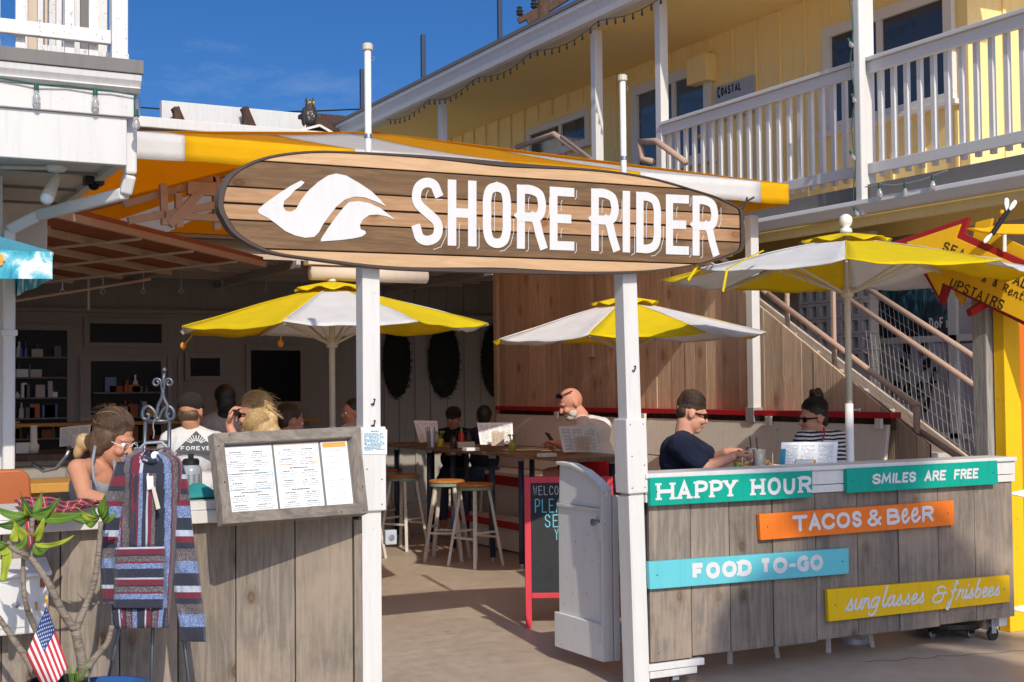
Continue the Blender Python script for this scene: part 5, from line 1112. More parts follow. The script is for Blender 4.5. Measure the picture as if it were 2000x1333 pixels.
# ================================================================== patio umbrellas
def umbrella(name, label, c, R_, ze, zt, n, a0, first, zsplit, tilt=(0, 0)):
    r = thing(name, label, 'umbrella', (c.x, c.y, 0), 'yellow and white patio umbrellas')
    def pt(t, a, sag=0):
        rad = R_*t*(1-.035*sag*t); x, y = math.cos(a)*rad, math.sin(a)*rad
        return V(c.x+x, c.y+y, zt-(zt-ze)*(t**1.12)-.022*sag*t+tilt[0]*x+tilt[1]*y)
    for k in range(n):
        A, B = a0+2*math.pi*k/n, a0+2*math.pi*(k+1)/n; mm = ['umb_white', 'umb_yellow'][(k+first) % 2]
        def f(u, w):
            t = .13+.87*w; s = 1-abs(2*u-1)**2; a = A+(B-A)*u
            ch = pt(t, A, 0).lerp(pt(t, B, 0), u); q = ch.copy(); q.z -= .03*s*t*math.sin(math.pi*min(1, t*1.0)*.5)+(.005*math.sin(9*u+k)+.004*math.sin(23*w+5*u+k)*math.sin(math.pi*u)+.0035*math.sin(17*u-9*w+2*k))*t
            if w > .97: d = V(c.x, c.y, q.z)-q; q += d.normalized()*.02*s
            return q
        pn = MB().grid(f, 10, 14).build('panel', mm, r, smooth=True, solid=.003)
        MB().tube([f(0, w/14)+V(0, 0, .003) for w in range(15)], .0032, 5).build('seam', mm, pn, smooth=True); MB().tube([f(u/10, .995)+V(0, 0, -.001) for u in range(11)], .0035, 5).build('hem', mm, pn, smooth=True)
    # vent cap
    def g(u, w):
        a = 2*math.pi*u; rad = R_*(.03+.20*w)*(1+.05*math.sin(n*a)*w); return V(c.x+math.cos(a)*rad, c.y+math.sin(a)*rad, zt+.03-.052*w**1.1+.014*math.sin(n*a+1)*w+tilt[0]*math.cos(a)*rad+tilt[1]*math.sin(a)*rad)
    MB().grid(g, 40, 5).build('vent_cap', 'umb_yellow', r, smooth=True, solid=.003)
    hz = ze-.04-.06*R_
    for k in range(n):
        a = a0+2*math.pi*k/n; e = pt(.985, a)-V(0, 0, .012)
        rb = MB().bar(pt(.1, a)-V(0, 0, .02), e, .014, .02).build('rib', 'pole_cream', r, .002)
        m_ = pt(.5, a)-V(0, 0, .02); MB().bar(V(c.x+math.cos(a)*.03, c.y+math.sin(a)*.03, hz), m_, .012, .014).build('strut', 'pole_cream', rb, .002)
    MB().lathe((c.x, c.y, hz-.03), [(.03, 0), (.04, .01), (.04, .05), (.03, .06)], 14).build('hub', 'pole_cream', r)
    MB().tube([V(c.x, c.y, zsplit), V(c.x, c.y, zt+.03)], .021, 14).build('pole', 'pole_cream', r, smooth=True)
    MB().tube([V(c.x, c.y, .05), V(c.x, c.y, zsplit+.02)], .0255, 14).build('lower_pole', 'pole_white', r, smooth=True)
    MB().lathe((c.x, c.y, .0), [(.11, 0), (.11, .03), (.1, .05), (.045, .06), (.035, .16), (.03, .16)], 24).build('base', 'galv', r)
    MB().lathe((c.x+.02, c.y-.02, zsplit-.02), [(.006, 0), (.006, .03), (.014, .032), (.014, .04), (.003, .042)], 8, (.7, -.7, 0)).build('knob', 'steel', r)
    return r
def finial(r, c, zt, ball):
    if ball: MB().lathe((c.x, c.y, zt+.03), [(.03, 0), (.04, .012), (.034, .03), (.02, .04), (.036, .058), (.042, .082), (.036, .108), (.016, .122), (.002, .124)], 16).build('finial', 'pole_white', r, smooth=True)
    else: MB().lathe((c.x, c.y, zt+.03), [(.024, 0), (.033, .01), (.028, .024), (.018, .03), (.03, .05), (.034, .062), (.03, .068), (.002, .07)], 16).build('finial', 'pole_white', r, smooth=True)
ca = lambda c: math.atan2(EYE.y-c.y, EYE.x-c.x)
c1 = onY(648, 600, 2.62); R1 = 1.07; a1 = ca(c1)-math.pi/8+R(7)
u1 = umbrella('patio_umbrella', 'yellow and white umbrella left of the left entrance post', c1, R1, 2.015, 2.295, 8, a1, 0, 1.33, (.012, 0)); finial(u1, c1, 2.295, False)
c2 = onY(1221, 620, 2.68); a2 = ca(c2)-math.pi/8+R(9)
u2 = umbrella('patio_umbrella', 'yellow and white umbrella behind the right entrance post', c2, R1, 1.975, 2.255, 8, a2, 1, 1.33, (.02, 0)); finial(u2, c2, 2.255, False)
c3 = onY(1655, 600, .5); a3 = ca(c3)
u3 = umbrella('patio_umbrella', 'largest yellow and white umbrella, above the striped shirt woman', c3, 1.17, 2.285, 2.52, 8, a3, 1, onY(1655, 795, .5).z, (0, 0)); finial(u3, c3, 2.52, True)
for (p, q, s) in (((1428, 500), (1365, 515), (1344, 548)), ((1490, 490), (1420, 526), (1412, 570))):
    P = [onY(*p, .1), onY(*q, -.05), onY(*s, -.05)]; MB().bar(P[0], P[1], .006, .014, (0, -1, 0)).bar(P[1], P[2], .014, .004, (0, -1, 0)).build('tie_strap', 'umb_yellow', u3)
plain('orange_bead', (.75, .28, .05), .6)
for (p, q) in (((376, 655), (358, 676)), ((549, 652), (548, 671))):
    A, B = at(*p, 8.9), at(*q, 8.9); cd = MB().tube([A, B], .004, 6).build('pull_cord', 'umb_yellow', u1); MB().ball(B, (.022, .022, .026)).build('pull_bead', 'orange_bead', cd, smooth=True)
# ---- square umbrella with printed valance at the left edge
m, t, b = newmat('surf_print'); v = coords(t, (1, 1, 1), 'Object', False); n1 = noise(t, v, 5.5, 7, .6, 1.2)
t.links.new(ramp(t, n1, [(.3, (.01, .06, .25)), (.42, (.02, .3, .42)), (.52, (.10, .45, .55)), (.62, (.75, .8, .82)), (.75, (.5, .68, .74))]), b.inputs['Base Color']); b.inputs['Roughness'].default_value = .7
cloth('teal_canvas', (.10, .40, .52), .85, .2, 800, .2)
TU = thing('printed_umbrella', 'square teal umbrella with surf print valance at the left edge', 'umbrella', (0, 1.3, 0))
k0 = onY(102, 492, .45); zlo = onY(102, 546, .45).z; hw = 1.05; cx, cy = k0.x-hw, .45+hw
cs = [V(cx-hw, cy-hw, k0.z), V(cx+hw, cy-hw, k0.z), V(cx+hw, cy+hw, k0.z), V(cx-hw, cy+hw, k0.z)]; ap = V(cx, cy, k0.z+.42)
for i in range(4):
    MB().add([cs[i], cs[(i+1) % 4], ap], [(0, 1, 2)]).build('canopy_panel', 'teal_canvas', TU, solid=.003)
    p, q = cs[i], cs[(i+1) % 4]; MB().grid(lambda u, w: p.lerp(q, u)+V(0, 0, -.001-(k0.z-zlo)*w+.004*math.sin(u*20)*w), 16, 3).build('valance', 'surf_print', TU, solid=.003)
    MB().bar(ap-V(0, 0, .02), cs[i]-V(0, 0, .012), .016, .016).build('rib', 'pole_white', TU)
MB().tube([V(cx, cy, 0), ap+V(0, 0, .05)], .022, 12).build('pole', 'pole_white', TU, smooth=True)
MB().lathe((cx, cy, 0), [(.25, 0), (.25, .04), (.06, .08), (.03, .2), (.02, .2)], 20).build('base', 'dark_metal', TU)
k = MB(); kp = onY(6, 508, .445)
for i in range(7): a = i*.9; k.ball(kp+V(-.03+.022*math.cos(a), -.004, .022*math.sin(a)), (.016, .003, .012), 8, 6)
k.build('print_patch', 'ink_orange', TU)

# ================================================================== half gate
XG_ = 3.955
GT = thing('half_gate', 'white half gate with curved top standing open at the right post', 'gate', onX(1135, 1290, XG_))
gp_ = [(1093, 1254), (1180, 1301), (1183, 962), (1166, 943), (1145, 925), (1118, 911), (1091, 907)]
gpts = [onX(*p, XG_) for p in gp_]; ylo = gpts[1].y; yhi = gpts[0].y
zs = [gpts[0].z]; zbot = (gpts[0].z+gpts[1].z)/2
outer = [V(XG_, yhi, zbot), V(XG_, ylo, zbot)]+gpts[2:]
z_s1 = onX(1087, 977, XG_).z; z_s0 = onX(1175, 999, XG_).z; zsm = (z_s1+z_s0)/2; zk = onX(1130, 1206, XG_).z
MB().prism([V(XG_, yhi, zbot+.01), V(XG_, ylo, zbot+.01), V(XG_, ylo, zsm-.002), V(XG_, yhi, zsm-.002)], (.022, 0, 0)).build('lower_panel', 'gate_grey', GT, .003)
MB().prism([V(XG_+.006, yhi, zsm), V(XG_+.006, ylo, zsm)]+[p+V(.006, 0, 0) for p in gpts[2:]], (.018, 0, 0)).build('upper_panel', 'gate_grey', GT, .003)
MB().box((XG_-.022, ylo-.005, zbot), (XG_-.001, yhi+.02, zk)).build('kick_board', 'gate_grey', GT, .003)
MB().box((XG_-.012, ylo-.002, zsm-.02), (XG_-.0005, yhi, zsm)).build('ledge', 'white_paint', GT, .003)
MB().box((XG_-.02, ylo-.026, zbot-.0), (XG_+.045, ylo-.001, gpts[2].z+.01)).build('front_stile', 'white_paint', GT, .003)
cap_ = MB()
for a, c in zip(gpts[2:-1], gpts[3:]): cap_.bar(a+V(.012, 0, .008), c+V(.012, 0, .008), .06, .018)
cap_.build('curved_cap', 'white_paint', GT, .003)
MB().box((XG_+.026, ylo+.02, zbot), (XG_+.05, yhi-.02, zsm)).build('rear_frame', 'white_paint', GT, .003)
for z in (onX(1183, 1040, XG_).z, onX(1180, 1240, XG_).z):
    MB().box((XG_-.025, ylo-.032, z-.05), (XG_-.018, ylo+.02, z+.05)).build('hinge_plate', 'white_clean', GT, .002)
k = MB(); q = onX(1166, 1020, XG_-.012); k.lathe(q, [(.012, 0), (.012, .02), (.02, .022), (.02, .032), (.004, .034)], 10, (-1, 0, 0)); k.box(q+V(-.006, -.03, -.012), q+V(.012, .03, .012)); k.build('latch', 'steel', GT)
# jamb between gate and post
JB = thing('gate_jamb', 'white jamb with two hinges between half gate and post', 'jamb', (PRX+.02, .14, 0))
jx = XG_+.052; MB().box((jx, ylo-.03, zbot), (jx+.035, ylo+.05, gpts[2].z-.02)).build('board', 'white_paint', JB, .003)
for px, py in ((1207, 1022), (1209, 1236)):
    z = onX(px, py, XG_+.07).z; MB().tube([V(jx+.045, ylo-.02, z-.055), V(jx+.045, ylo-.02, z+.055)], .009, 10).build('hinge', 'white_clean', JB); MB().box((jx+.036, ylo-.025, z-.045), (jx+.1, .115, z+.045)).build('hinge_plate', 'galv', JB, .002)

# ================================================================== chalk board
b0 = onZ(1027, 1228, 0); rt = V(RT0.x, RT0.y, 0); fw = V(FW.x, FW.y, 0).normalized(); cw, chh = .60, 1.0
AB = thing('chalkboard', 'red framed chalkboard easel asking guests to please seat themselves', 'chalkboard', b0)
lean = .24; upv = (V(0, 0, chh)+fw*lean*.5)
def ab(x, y, n=0): return b0+rt*x+upv*y-fw*n
def fbar(x0, y0, x1, y1, nm='frame_rail'): MB().prism([ab(x0, y0), ab(x1, y0), ab(x1, y1), ab(x0, y1)], fw*.02).build(nm, 'red_chalkframe', AB, .003)
fbar(0, 0, .042, .995, 'leg'); fbar(cw-.042, 0, cw, .995, 'leg'); fbar(.043, .955, cw-.043, .995); fbar(.043, .195, cw-.043, .23)
MB().prism([ab(.04, .225, -.006), ab(cw-.04, .225, -.006), ab(cw-.04, .96, -.006), ab(.04, .96, -.006)], fw*.006).build('slate', 'chalk_board', AB)
for x in (0, cw-.035):
    A, B = ab(x+.018, .96, -.03), b0+rt*(x+.018)+fw*(lean*1.75); MB().bar(A, B, .035, .02).build('rear_leg', 'red_chalkframe', AB, .002)
fa = lambda x, y, n=0: ab(x, y, .0+n-.004)
def chalk(s, x, y, h, w, m, sw):
    for i, ch in enumerate(s):
        if ch != ' ': letter(ch, fa, x+i*w, x+i*w+w*.72, y, y+h, sw, m, AB, cap='round')
chalk('WELCOME', .06, .875, .06, .036, 'chalk_white', .004); chalk('PLEASE', .07, .757, .092, .047, 'chalk_blue', .007); chalk('SEAT', .135, .66, .085, .054, 'chalk_blue', .007); chalk('YOURSELF', .20, .575, .075, .038, 'chalk_blue', .006)

# ================================================================== bar tables and stools
def bar_table(y, lab):
    r = thing('bar_table', lab, 'table', (5.9, y, 0), 'bar tables along the bench')
    for i in range(5): x0_ = 5.56+i*.136; MB().box((x0_+.001, y-.62, .985), (x0_+.135, y+.62, 1.02)).build('top_plank', 'table_wood', r, .003)
    for dx in (5.68, 6.1):
        for dy in (-.42, .42):
            l = MB().tube([V(dx, y+dy, .04), V(dx, y+dy, .985)], .026, 12).build('leg', 'navy_steel', r, smooth=True)
            MB().tube([V(dx, y+dy, .0), V(dx, y+dy, .05)], .02, 10).build('foot', 'galv', l); MB().lathe((dx, y+dy, .95), [(.034, 0), (.034, .03), (.045, .034)], 12).build('collar', 'galv', l)
    return r
bar_table(6.95, 'farthest bar table with a menu and condiments, beside the shaded guests'); bar_table(5.55, 'middle bar table with the large upright menu'); bar_table(4.15, 'nearest bar table, in front of the white shirt man')
def bar_stool():
    r = thing('bar_stool', 'front bar stool of the overlapping pair by the tables', 'stool', (0, 0, 0), 'round bar stools with white legs')
    MB().lathe((0, 0, .715), [(.16, 0), (.168, .008), (.168, .022), (.155, .03), (.08, .026), (.002, .024)], 28).build('seat', 'seat_wood', r, smooth=False)
    MB().lathe((0, 0, .685), [(.150, 0), (.163, .006), (.165, .029), (.12, .0295)], 28).build('seat_rim', 'sage', r)
    for sx in (-1, 1):
        for sy in (-1, 1):
            MB().bar(V(sx*.175, sy*.175, 0), V(sx*.09, sy*.09, .69), .03, .026, (sx, sy, .2)).build('leg', 'stool_white', r, .003)
    for sx in (-1, 1):
        for z, d in ((.26, .145),): MB().bar(V(sx*.143, -.143, z), V(sx*.143, .143, z), .02, .02).build('stretcher', 'stool_white', r, .002)
        MB().bar(V(-.138, sx*.138, z+.05), V(.138, sx*.138, z+.05), .02, .02).build('stretcher', 'stool_white', r, .002)
    return r
paint('sage', (.25, .36, .29), .5, .2, (.3, .25, .2), 14, .8)
s0 = bar_stool()
for i, (x, y, rz, lab) in enumerate(((5.40, 4.93, .3, None), (5.38, 5.48, .9, 'rear bar stool of the overlapping pair by the tables'), (5.36, 6.46, .5, 'bar stool just right of the left entrance post'), (5.62, 7.5, .2, 'farthest bar stool, in the shade near the seated guests'),
                       (5.05, 1.02, .4, 'bar stool under the man in the navy shirt'), (4.92, .52, .0, 'empty stool, its feet showing under the left half of the rolling counter'), (5.62, .48, .0, 'empty stool, its feet showing under the middle of the rolling counter'))):
    if i == 0: s0.location = (x, y, 0); s0.rotation_euler.z = rz
    else: dup(s0, (x, y, 0), rz, lab)
# ---- couple's table
CT = thing('dining_table', 'bar table of the couple behind the rolling counter', 'table', (5.75, 1.1, 0))
for i in range(4): MB().box((5.40+i*.165, .55, 1.0), (5.40+i*.165+.163, 1.62, 1.035)).build('top_plank', 'table_wood', CT, .003)
for dx in (5.5, 5.95):
    for dy in (.7, 1.45): MB().tube([V(dx, dy, 0), V(dx, dy, 1.0)], .025, 12).build('leg', 'stool_white', CT, smooth=True)
ZT = 1.036
m, t, b = newmat('glass_clear'); b.inputs['Base Color'].default_value = (.85, .87, .86, 1); b.inputs['Roughness'].default_value = .08; b.inputs['Transmission Weight'].default_value = .85; b.inputs['IOR'].default_value = 1.2
plain('soda', (.16, .12, .11), .2); plain('food_brown', (.35, .19, .06), .7, var=.4); plain('food_green', (.16, .25, .05), .7, var=.4); plain('basket_paper', (.7, .68, .64), .7); plain('sauce_red', (.5, .03, .01), .35); plain('cap_green', (.03, .35, .05), .4); plain('pickle', (.42, .36, .03), .3)
plain('bottle_dark', (.05, .03, .02), .25); plain('leaf_sprig', (.25, .35, .12), .7)
def glass(px, py, dep, lab):
    p = at(px, py, dep); p.z = ZT; r = thing('drinking_glass', lab, 'glass', p, 'tall drinking glasses on the couple table')
    MB().lathe(p, [(.032, 0), (.036, .004), (.043, .16), (.041, .16), (.034, .008)], 20).build('tumbler', 'glass_clear', r, smooth=True)
    MB().lathe(p, [(.033, .008), (.0395, .135), (.002, .136)], 20).build('drink', 'plastic_grey', r, smooth=True); MB().tube([p+V(0, 0, .01), p+V(-.02, 0, .235)], .004, 6).build('straw', 'black_metal', r)
glass(1470, 905, 8.75, 'tall glass with a dark straw, farther of the two on the table'); glass(1483, 910, 8.5, 'tall glass with a dark straw, nearer of the two on the table')
def basket(px, dep, lab, fm):
    p = at(px, 905, dep); p.z = ZT; r = thing('food_basket', lab, 'food basket', p, 'food baskets on the couple table')
    MB().lathe(p, [(.07, 0), (.1, .04), (.105, .045), (.095, .042), (.066, .006)], 16).build('paper_tray', 'basket_paper', r)
    q = random.Random(px)
    for i in range(9): a = q.uniform(0, 6.3); d = q.uniform(0, .06); MB().ball(p+V(math.cos(a)*d, math.sin(a)*d, .035+q.uniform(0, .03)), (.034, .022, .016), 8, 6, Euler((q.uniform(-.6, .6), q.uniform(-.6, .6), a)).to_matrix()).build('food', fm[i % 2], r, smooth=True)
    for i in (0, 1): MB().tube([p+V(-.03+.06*i, 0, .05), p+V(-.03+.06*i, 0, .12)], .0025, 5).build('pick', 'pole_cream', r)
basket(1457, 8.55, 'paper tray of fries and greens by the navy shirt man', ('food_green', 'food_brown')); basket(1502, 8.75, 'paper tray with a bun and picks beside the glasses', ('food_brown', 'food_brown'))
def menu_card(name, lab, quad, dep, tb=None, group=None, m='paper', th=.006, tone='ink', lean=.05):
    """upright printed card: BL BR TR TL pixels at one distance, top leaning away"""
    P = [at(*q, dep) for q in quad]
    for i in (2, 3): P[i] = P[i]+V(FW.x, FW.y, 0)*lean
    r = thing(name, lab, 'menu', P[0], group); n_ = V(FW.x, FW.y, 0).normalized()
    MB().prism(P, n_*th).build('card', m, r, .001, seg=1)
    w = (P[1]-P[0]).length; h = (P[3]-P[0]).length; fr = lambda x, y: P[0].lerp(P[1], x/w).lerp(P[3].lerp(P[2], x/w), y/h)-n_*.0015; rg = random.Random(int(quad[0][0])); rows = []
    y = h*.86
    while y > h*.08:
        for c0, c1 in ((.08, .3), (.36, .6), (.66, .93)):
            rows.append((w*c0, w*c1, y, h*.014, .8))
        y -= h*.055
    tx = MB(); print_lines(tx, fr, w, h, rows, rg); tx.build('printed_text', tone, r, fix=False)
    return r, fr, w, h
r, fr, w, h = menu_card('table_menu', 'upright printed menu behind the counter next to the right umbrella pole', ((1522, 916), (1634, 908), (1640, 864), (1529, 865)), 8.1, lean=.04)
MB().prism([fr(.0, .0), fr(.03, 0), fr(.03, h*.75), fr(0, h*.75)], (0, -.001, 0)).build('blue_strip', 'ink_blue', r)
r, fr, w, h = menu_card('table_card', 'small orange edged card in front of the couple menu', ((1552, 914), (1594, 912), (1594, 898), (1553, 898)), 7.95, m='ink_orange', lean=0)
MB().prism([fr(.004, 0), fr(w*.88, 0), fr(w*.88, h*.9), fr(.004, h*.9)], (0, -.001, 0)).build('card_paper', 'paper', r)
menu_card('table_menu', 'tilted pink menu on the farthest bar table', ((820, 865), (856, 861), (853, 823), (806, 822)), 13.6, group='menus on the bar tables', lean=.1)
menu_card('table_menu', 'large upright menu on the middle bar table', ((938, 869), (1003, 868), (1001, 826), (931, 827)), 12.2, group='menus on the bar tables', lean=.1)
menu_card('table_menu', 'clear sleeved menu on the nearest bar table before the white shirt man', ((1100, 884), (1170, 883), (1166, 832), (1091, 834)), 10.9, group='menus on the bar tables', lean=.1)
for (x, y, w_, h_, d, lab) in ((960, 871, 25, 27, 12.05, 'small framed card before the large upright menu'), (1127, 884, 25, 31, 10.8, 'small framed card before the clear sleeved menu'), (833, 864, 22, 22, 13.4, 'small card beside the tilted pink menu')):
    menu_card('table_card', lab, ((x, y), (x+w_, y), (x+w_, y-h_), (x, y-h_)), d, group='small cards on the bar tables', lean=.03, m='beige_wall')
def caddy(px, py, dep):
    p = at(px, py, dep); p.z = 1.021; r = thing('condiment_caddy', 'wire caddy with a red sauce bottle on the farthest bar table', 'caddy', p)
    MB().box(p+V(-.09, -.07, .004), p+V(.09, .07, .06)).build('tray', 'pole_cream', r, .004); MB().tube([p+V(-.09, 0, .06), p+V(-.07, 0, .16), p+V(.07, 0, .16), p+V(.09, 0, .06)], .005, 6).build('handle', 'black_metal', r)
    bt = MB().lathe(p+V(-.03, -.02, .02), [(.026, 0), (.028, .01), (.028, .11), (.014, .14), (.014, .15)], 14).build('sauce_bottle', 'sauce_red', r, smooth=True); MB().lathe(p+V(-.03, -.02, .17), [(.014, 0), (.01, .02), (.003, .05)], 10).build('nozzle', 'cap_green', bt)
    MB().lathe(p+V(.05, -.01, .02), [(.022, 0), (.024, .08), (.01, .12), (.012, .14), (.002, .141)], 12).build('bottle', 'bottle_dark', r, smooth=True)
    MB().lathe(p+V(-.13, -.05, 0), [(.03, 0), (.034, .09), (.012, .12), (.002, .122)], 12).build('jug', 'bottle_dark', r, smooth=True)
caddy(905, 868, 13.0)
for px, py, dep, lab in ((860, 864, 13.2, 'small yellow jar with sprigs on the farthest bar table'), (1001, 872, 12.1, 'small yellow jar with sprigs beside the large upright menu')):
    p = at(px, py, dep); p.z = 1.021; r = thing('herb_jar', lab, 'jar', p, 'herb jars on the bar tables'); MB().lathe(p, [(.03, 0), (.034, .01), (.034, .08), (.028, .085)], 14).build('jar', 'pickle', r, smooth=True)
    k = MB()
    for i in range(7): a = i*.9; k.tube([p+V(0, 0, .07), p+V(.035*math.cos(a), .035*math.sin(a), .15)], .003, 4); k.ball(p+V(.035*math.cos(a), .035*math.sin(a), .15), .012, 6, 4)
    k.build('sprigs', 'leaf_sprig', r)
k = MB(); p = at(842, 866, 13.2)
r = thing('cutlery_tin', 'bundle of cutlery standing on the farthest bar table', 'cutlery', V(p.x, p.y, 1.021))
for i in range(6): MB().bar(V(p.x+.012*i-.03, p.y, 1.022), V(p.x+.02*i-.05, p.y+.02, 1.022+.2), .012, .004).build('utensil', 'steel', r)
for (px, py, dep, lab) in ((1068, 884, 11.2, 'white napkin stack at the right of the middle table'), (920, 872, 12.4, 'small white box on the middle bar table')):
    p = at(px, py, dep); p.z = 1.021; tag(MB().box(p+V(-.07, -.05, 0), p+V(.07, .05, .03)).build('napkin_stack', 'paper', bevel=.004), lab, 'napkins')
# ---- wheeled dolly under the right counter
p = onZ(1846, 1240, 0); r = thing('plant_dolly', 'black wheeled dolly tucked under the right end of the counter', 'dolly', p)
MB().lathe(p+V(0, 0, .06), [(.22, 0), (.235, .012), (.235, .04), (.21, .055), (.2, .045), (.02, .05)], 30).build('tray', 'black_metal', r, smooth=False)
for a in (.3, 1.87, 3.44, 5.0):
    q = p+V(math.cos(a)*.17, math.sin(a)*.17, 0); wl = MB().lathe(q+V(0, -.012, .028), [(.016, 0), (.028, .003), (.028, .02), (.016, .023)], 14, (0, 1, 0)).build('caster', 'steel', r); MB().box(q+V(-.02, -.018, .03), q+V(.02, .018, .06)).build('fork', 'dark_metal', wl)
# ================================================================== things behind the left counter
OC = thing('orange_chair', 'terracotta orange chair back behind the left counter', 'chair', (onY(30, 950, .62).x, .62, 0))
xa_, xb_ = onY(-40, 950, .62).x, onY(60, 950, .62).x; zt1, zt0 = onY(30, 917, .62).z, onY(30, 990, .62).z; k = MB(); yc = .62
rr = .06; prof = [(xa_, zt0-.1), (xb_+.015, zt0-.1), (xb_, zt1-rr)]+[(xb_-rr+rr*math.cos(a), zt1-rr+rr*math.sin(a)) for a in [i*math.pi/12 for i in range(1, 7)]]+[(xa_+rr, zt1), (xa_, zt1-rr)]
k.prism([V(x, yc, z) for x, z in prof], (0, .05, 0)); k.build('backrest', 'terracotta_chair', OC, .012, seg=3)
MB().box((xa_, yc+.05, zt0-.16), (xb_, yc+.5, zt0-.1)).build('seat', 'terracotta_chair', OC, .02)
for dx in (xa_+.03, xb_-.03):
    for dy in (yc+.04, yc+.46): MB().tube([V(dx, dy, 0), V(dx, dy, zt0-.12)], .014, 8).build('leg', 'dark_metal', OC)
AW = thing('wooden_bench', 'amber varnished bench top behind the orange chair', 'bench', onY(95, 960, 1.3)); z = onY(95, 944, 1.3).z
for i in range(3): MB().box((onY(40, 950, 1.3).x, 1.3+i*.13, z-.05), (onY(330, 950, 1.3).x, 1.3+i*.13+.126, z)).build('slat', 'amber_wood', AW, .004)
for dx in (onY(60, 950, 1.3).x, onY(310, 950, 1.3).x): MB().box((dx, 1.34, 0), (dx+.06, 1.6, z-.052)).build('leg', 'amber_wood', AW, .004)
DT = thing('dark_table', 'dark bar table with cups and a menu in the shade at left', 'table', at(110, 900, 8.8)*1)
p = at(105, 884, 8.8); MB().box((p.x-.7, p.y-.3, p.z-.04), (p.x+.9, p.y+.5, p.z)).build('top', 'brown_timber', DT, .004)
for dx in (-.6, .8): MB().tube([V(p.x+dx, p.y+.1, 0), V(p.x+dx, p.y+.1, p.z-.04)], .03, 10).build('leg', 'black_metal', DT)
zt2 = p.z
menu_card('table_menu', 'beige menu propped on the dark table at left', ((116, 873), (172, 868), (170, 830), (109, 836)), 8.7, lean=.08, m='beige_wall')
menu_card('table_card', 'small pale card before the beige menu at left', ((139, 875), (161, 873), (160, 849), (138, 850)), 8.6, lean=.02, m='beige_wall')
c = at(66, 865, 8.7); c.z = zt2; tag(MB().lathe(c, [(.03, 0), (.035, .05), (.022, .07), (.022, .17), (.03, .18), (.002, .181)], 14).build('pepper_mill', 'beige_wall', smooth=True), 'pale shaker standing on the dark table at left', 'shaker')
c = at(45, 868, 8.7); c.z = zt2; tag(MB().box(c+V(-.05, -.04, 0), c+V(.06, .04, .07)).build('napkin_box', 'beige_wall', bevel=.006), 'pale box standing left of the shaker on the dark table', 'box')
CHs = thing('dark_chair', 'dark metal chair with curved back in the shade at left', 'chair', at(120, 960, 8.0)); k = MB(); k.tube([at(x, y, 8.0) for x, y in ((62, 905), (85, 920), (110, 915), (128, 893), (135, 880))], .012, 8); k.build('back_rail', 'steel', CHs, smooth=True)
q = at(90, 925, 8.1); MB().box((q.x-.2, q.y, .45), (q.x+.2, q.y+.4, .49)).build('seat', 'black_metal', CHs, .006)
for dx in (-.18, .18): MB().tube([V(q.x+dx, q.y, 0), V(q.x+dx, q.y, 1.15)], .012, 8).build('leg', 'black_metal', CHs); MB().tube([V(q.x+dx, q.y+.38, 0), V(q.x+dx, q.y+.38, .47)], .012, 8).build('leg', 'black_metal', CHs)
# ---- bottle and teal cloth on the counter
m, t, b = newmat('frosted'); b.inputs['Base Color'].default_value = (.42, .45, .47, 1); b.inputs['Roughness'].default_value = .3; b.inputs['Transmission Weight'].default_value = .25
p = onY(373, 962, .2); p.z = ZC; r = thing('water_bottle', 'frosted grey water bottle with black lid on the left counter', 'bottle', p); s = 1.0
MB().lathe(p, [(.045, 0), (.05, .008), (.05, .12), (.044, .138), (.036, .145), (.036, .15)], 22).build('body', 'frosted', r, smooth=True)
l_ = MB().lathe(p+V(0, 0, .149), [(.038, 0), (.038, .02), (.03, .028), (.002, .03)], 20).build('lid', 'black_metal', r); MB().box(p+V(-.012, -.008, .178), p+V(.012, .008, .2)).build('spout', 'black_metal', l_, .003)
k = MB()
for i in range(9):
    for q in range(3): a = -2.0+q*.45; x = .0505*math.cos(a); y = .0505*math.sin(a); hh = .004; z = .03+i*.009; k.box(p+V(x-.006, y-.0008, z), p+V(x+.006, y+.0002, z+.0035))
k.build('printed_text', 'ink', r)
plain('teal_cloth', (.02, .26, .25), .85)
q0 = onY(382, 955, .12); k = MB()
def fcl(u, w):
    x = q0.x-.085+.2*u; y = .03+.2*w; return V(x, y, ZC+.002+.055*abs(math.sin(3.0*u+1.4*w))*math.sin(math.pi*min(1, max(.0, u)))*math.sin(math.pi*w)+.012*math.sin(9*u+5*w)*math.sin(math.pi*w)+.01)
k.grid(fcl, 18, 12); tag(k.build('teal_cloth', 'teal_cloth', smooth=True, solid=.012), 'crumpled teal cloth beside the water bottle on the left counter', 'cloth')
# ---- plaid shirt lying on the counter
m, t, b = newmat('plaid'); v = coords(t, (1, 1, 1), 'UV', False); sx = N(t, 'ShaderNodeSeparateXYZ'); t.links.new(v, sx.inputs[0])
def band(src, f, lo, hi):
    a = N(t, 'ShaderNodeMath', operation='MULTIPLY'); a.inputs[1].default_value = f; t.links.new(src, a.inputs[0]); c_ = N(t, 'ShaderNodeMath', operation='FRACT'); t.links.new(a.outputs[0], c_.inputs[0])
    return ramp(t, c_.outputs[0], [(0, 0.0), (lo, 1.0), (hi, 0.0)], 'CONSTANT')
col = mixc(t, band(sx.outputs[0], 7, .5, .98), (.52, .02, .03), (.03, .03, .05)); col2 = mixc(t, band(sx.outputs[1], 5, .5, .98), (.52, .02, .03), (.03, .03, .05)); col = mixc(t, .5, col, col2)
col = mixc(t, band(sx.outputs[0], 7, .22, .27), col, (.6, .55, .5)); col = mixc(t, band(sx.outputs[1], 5, .22, .27), col, (.6, .55, .5)); t.links.new(col, b.inputs['Base Color']); b.inputs['Roughness'].default_value = .9
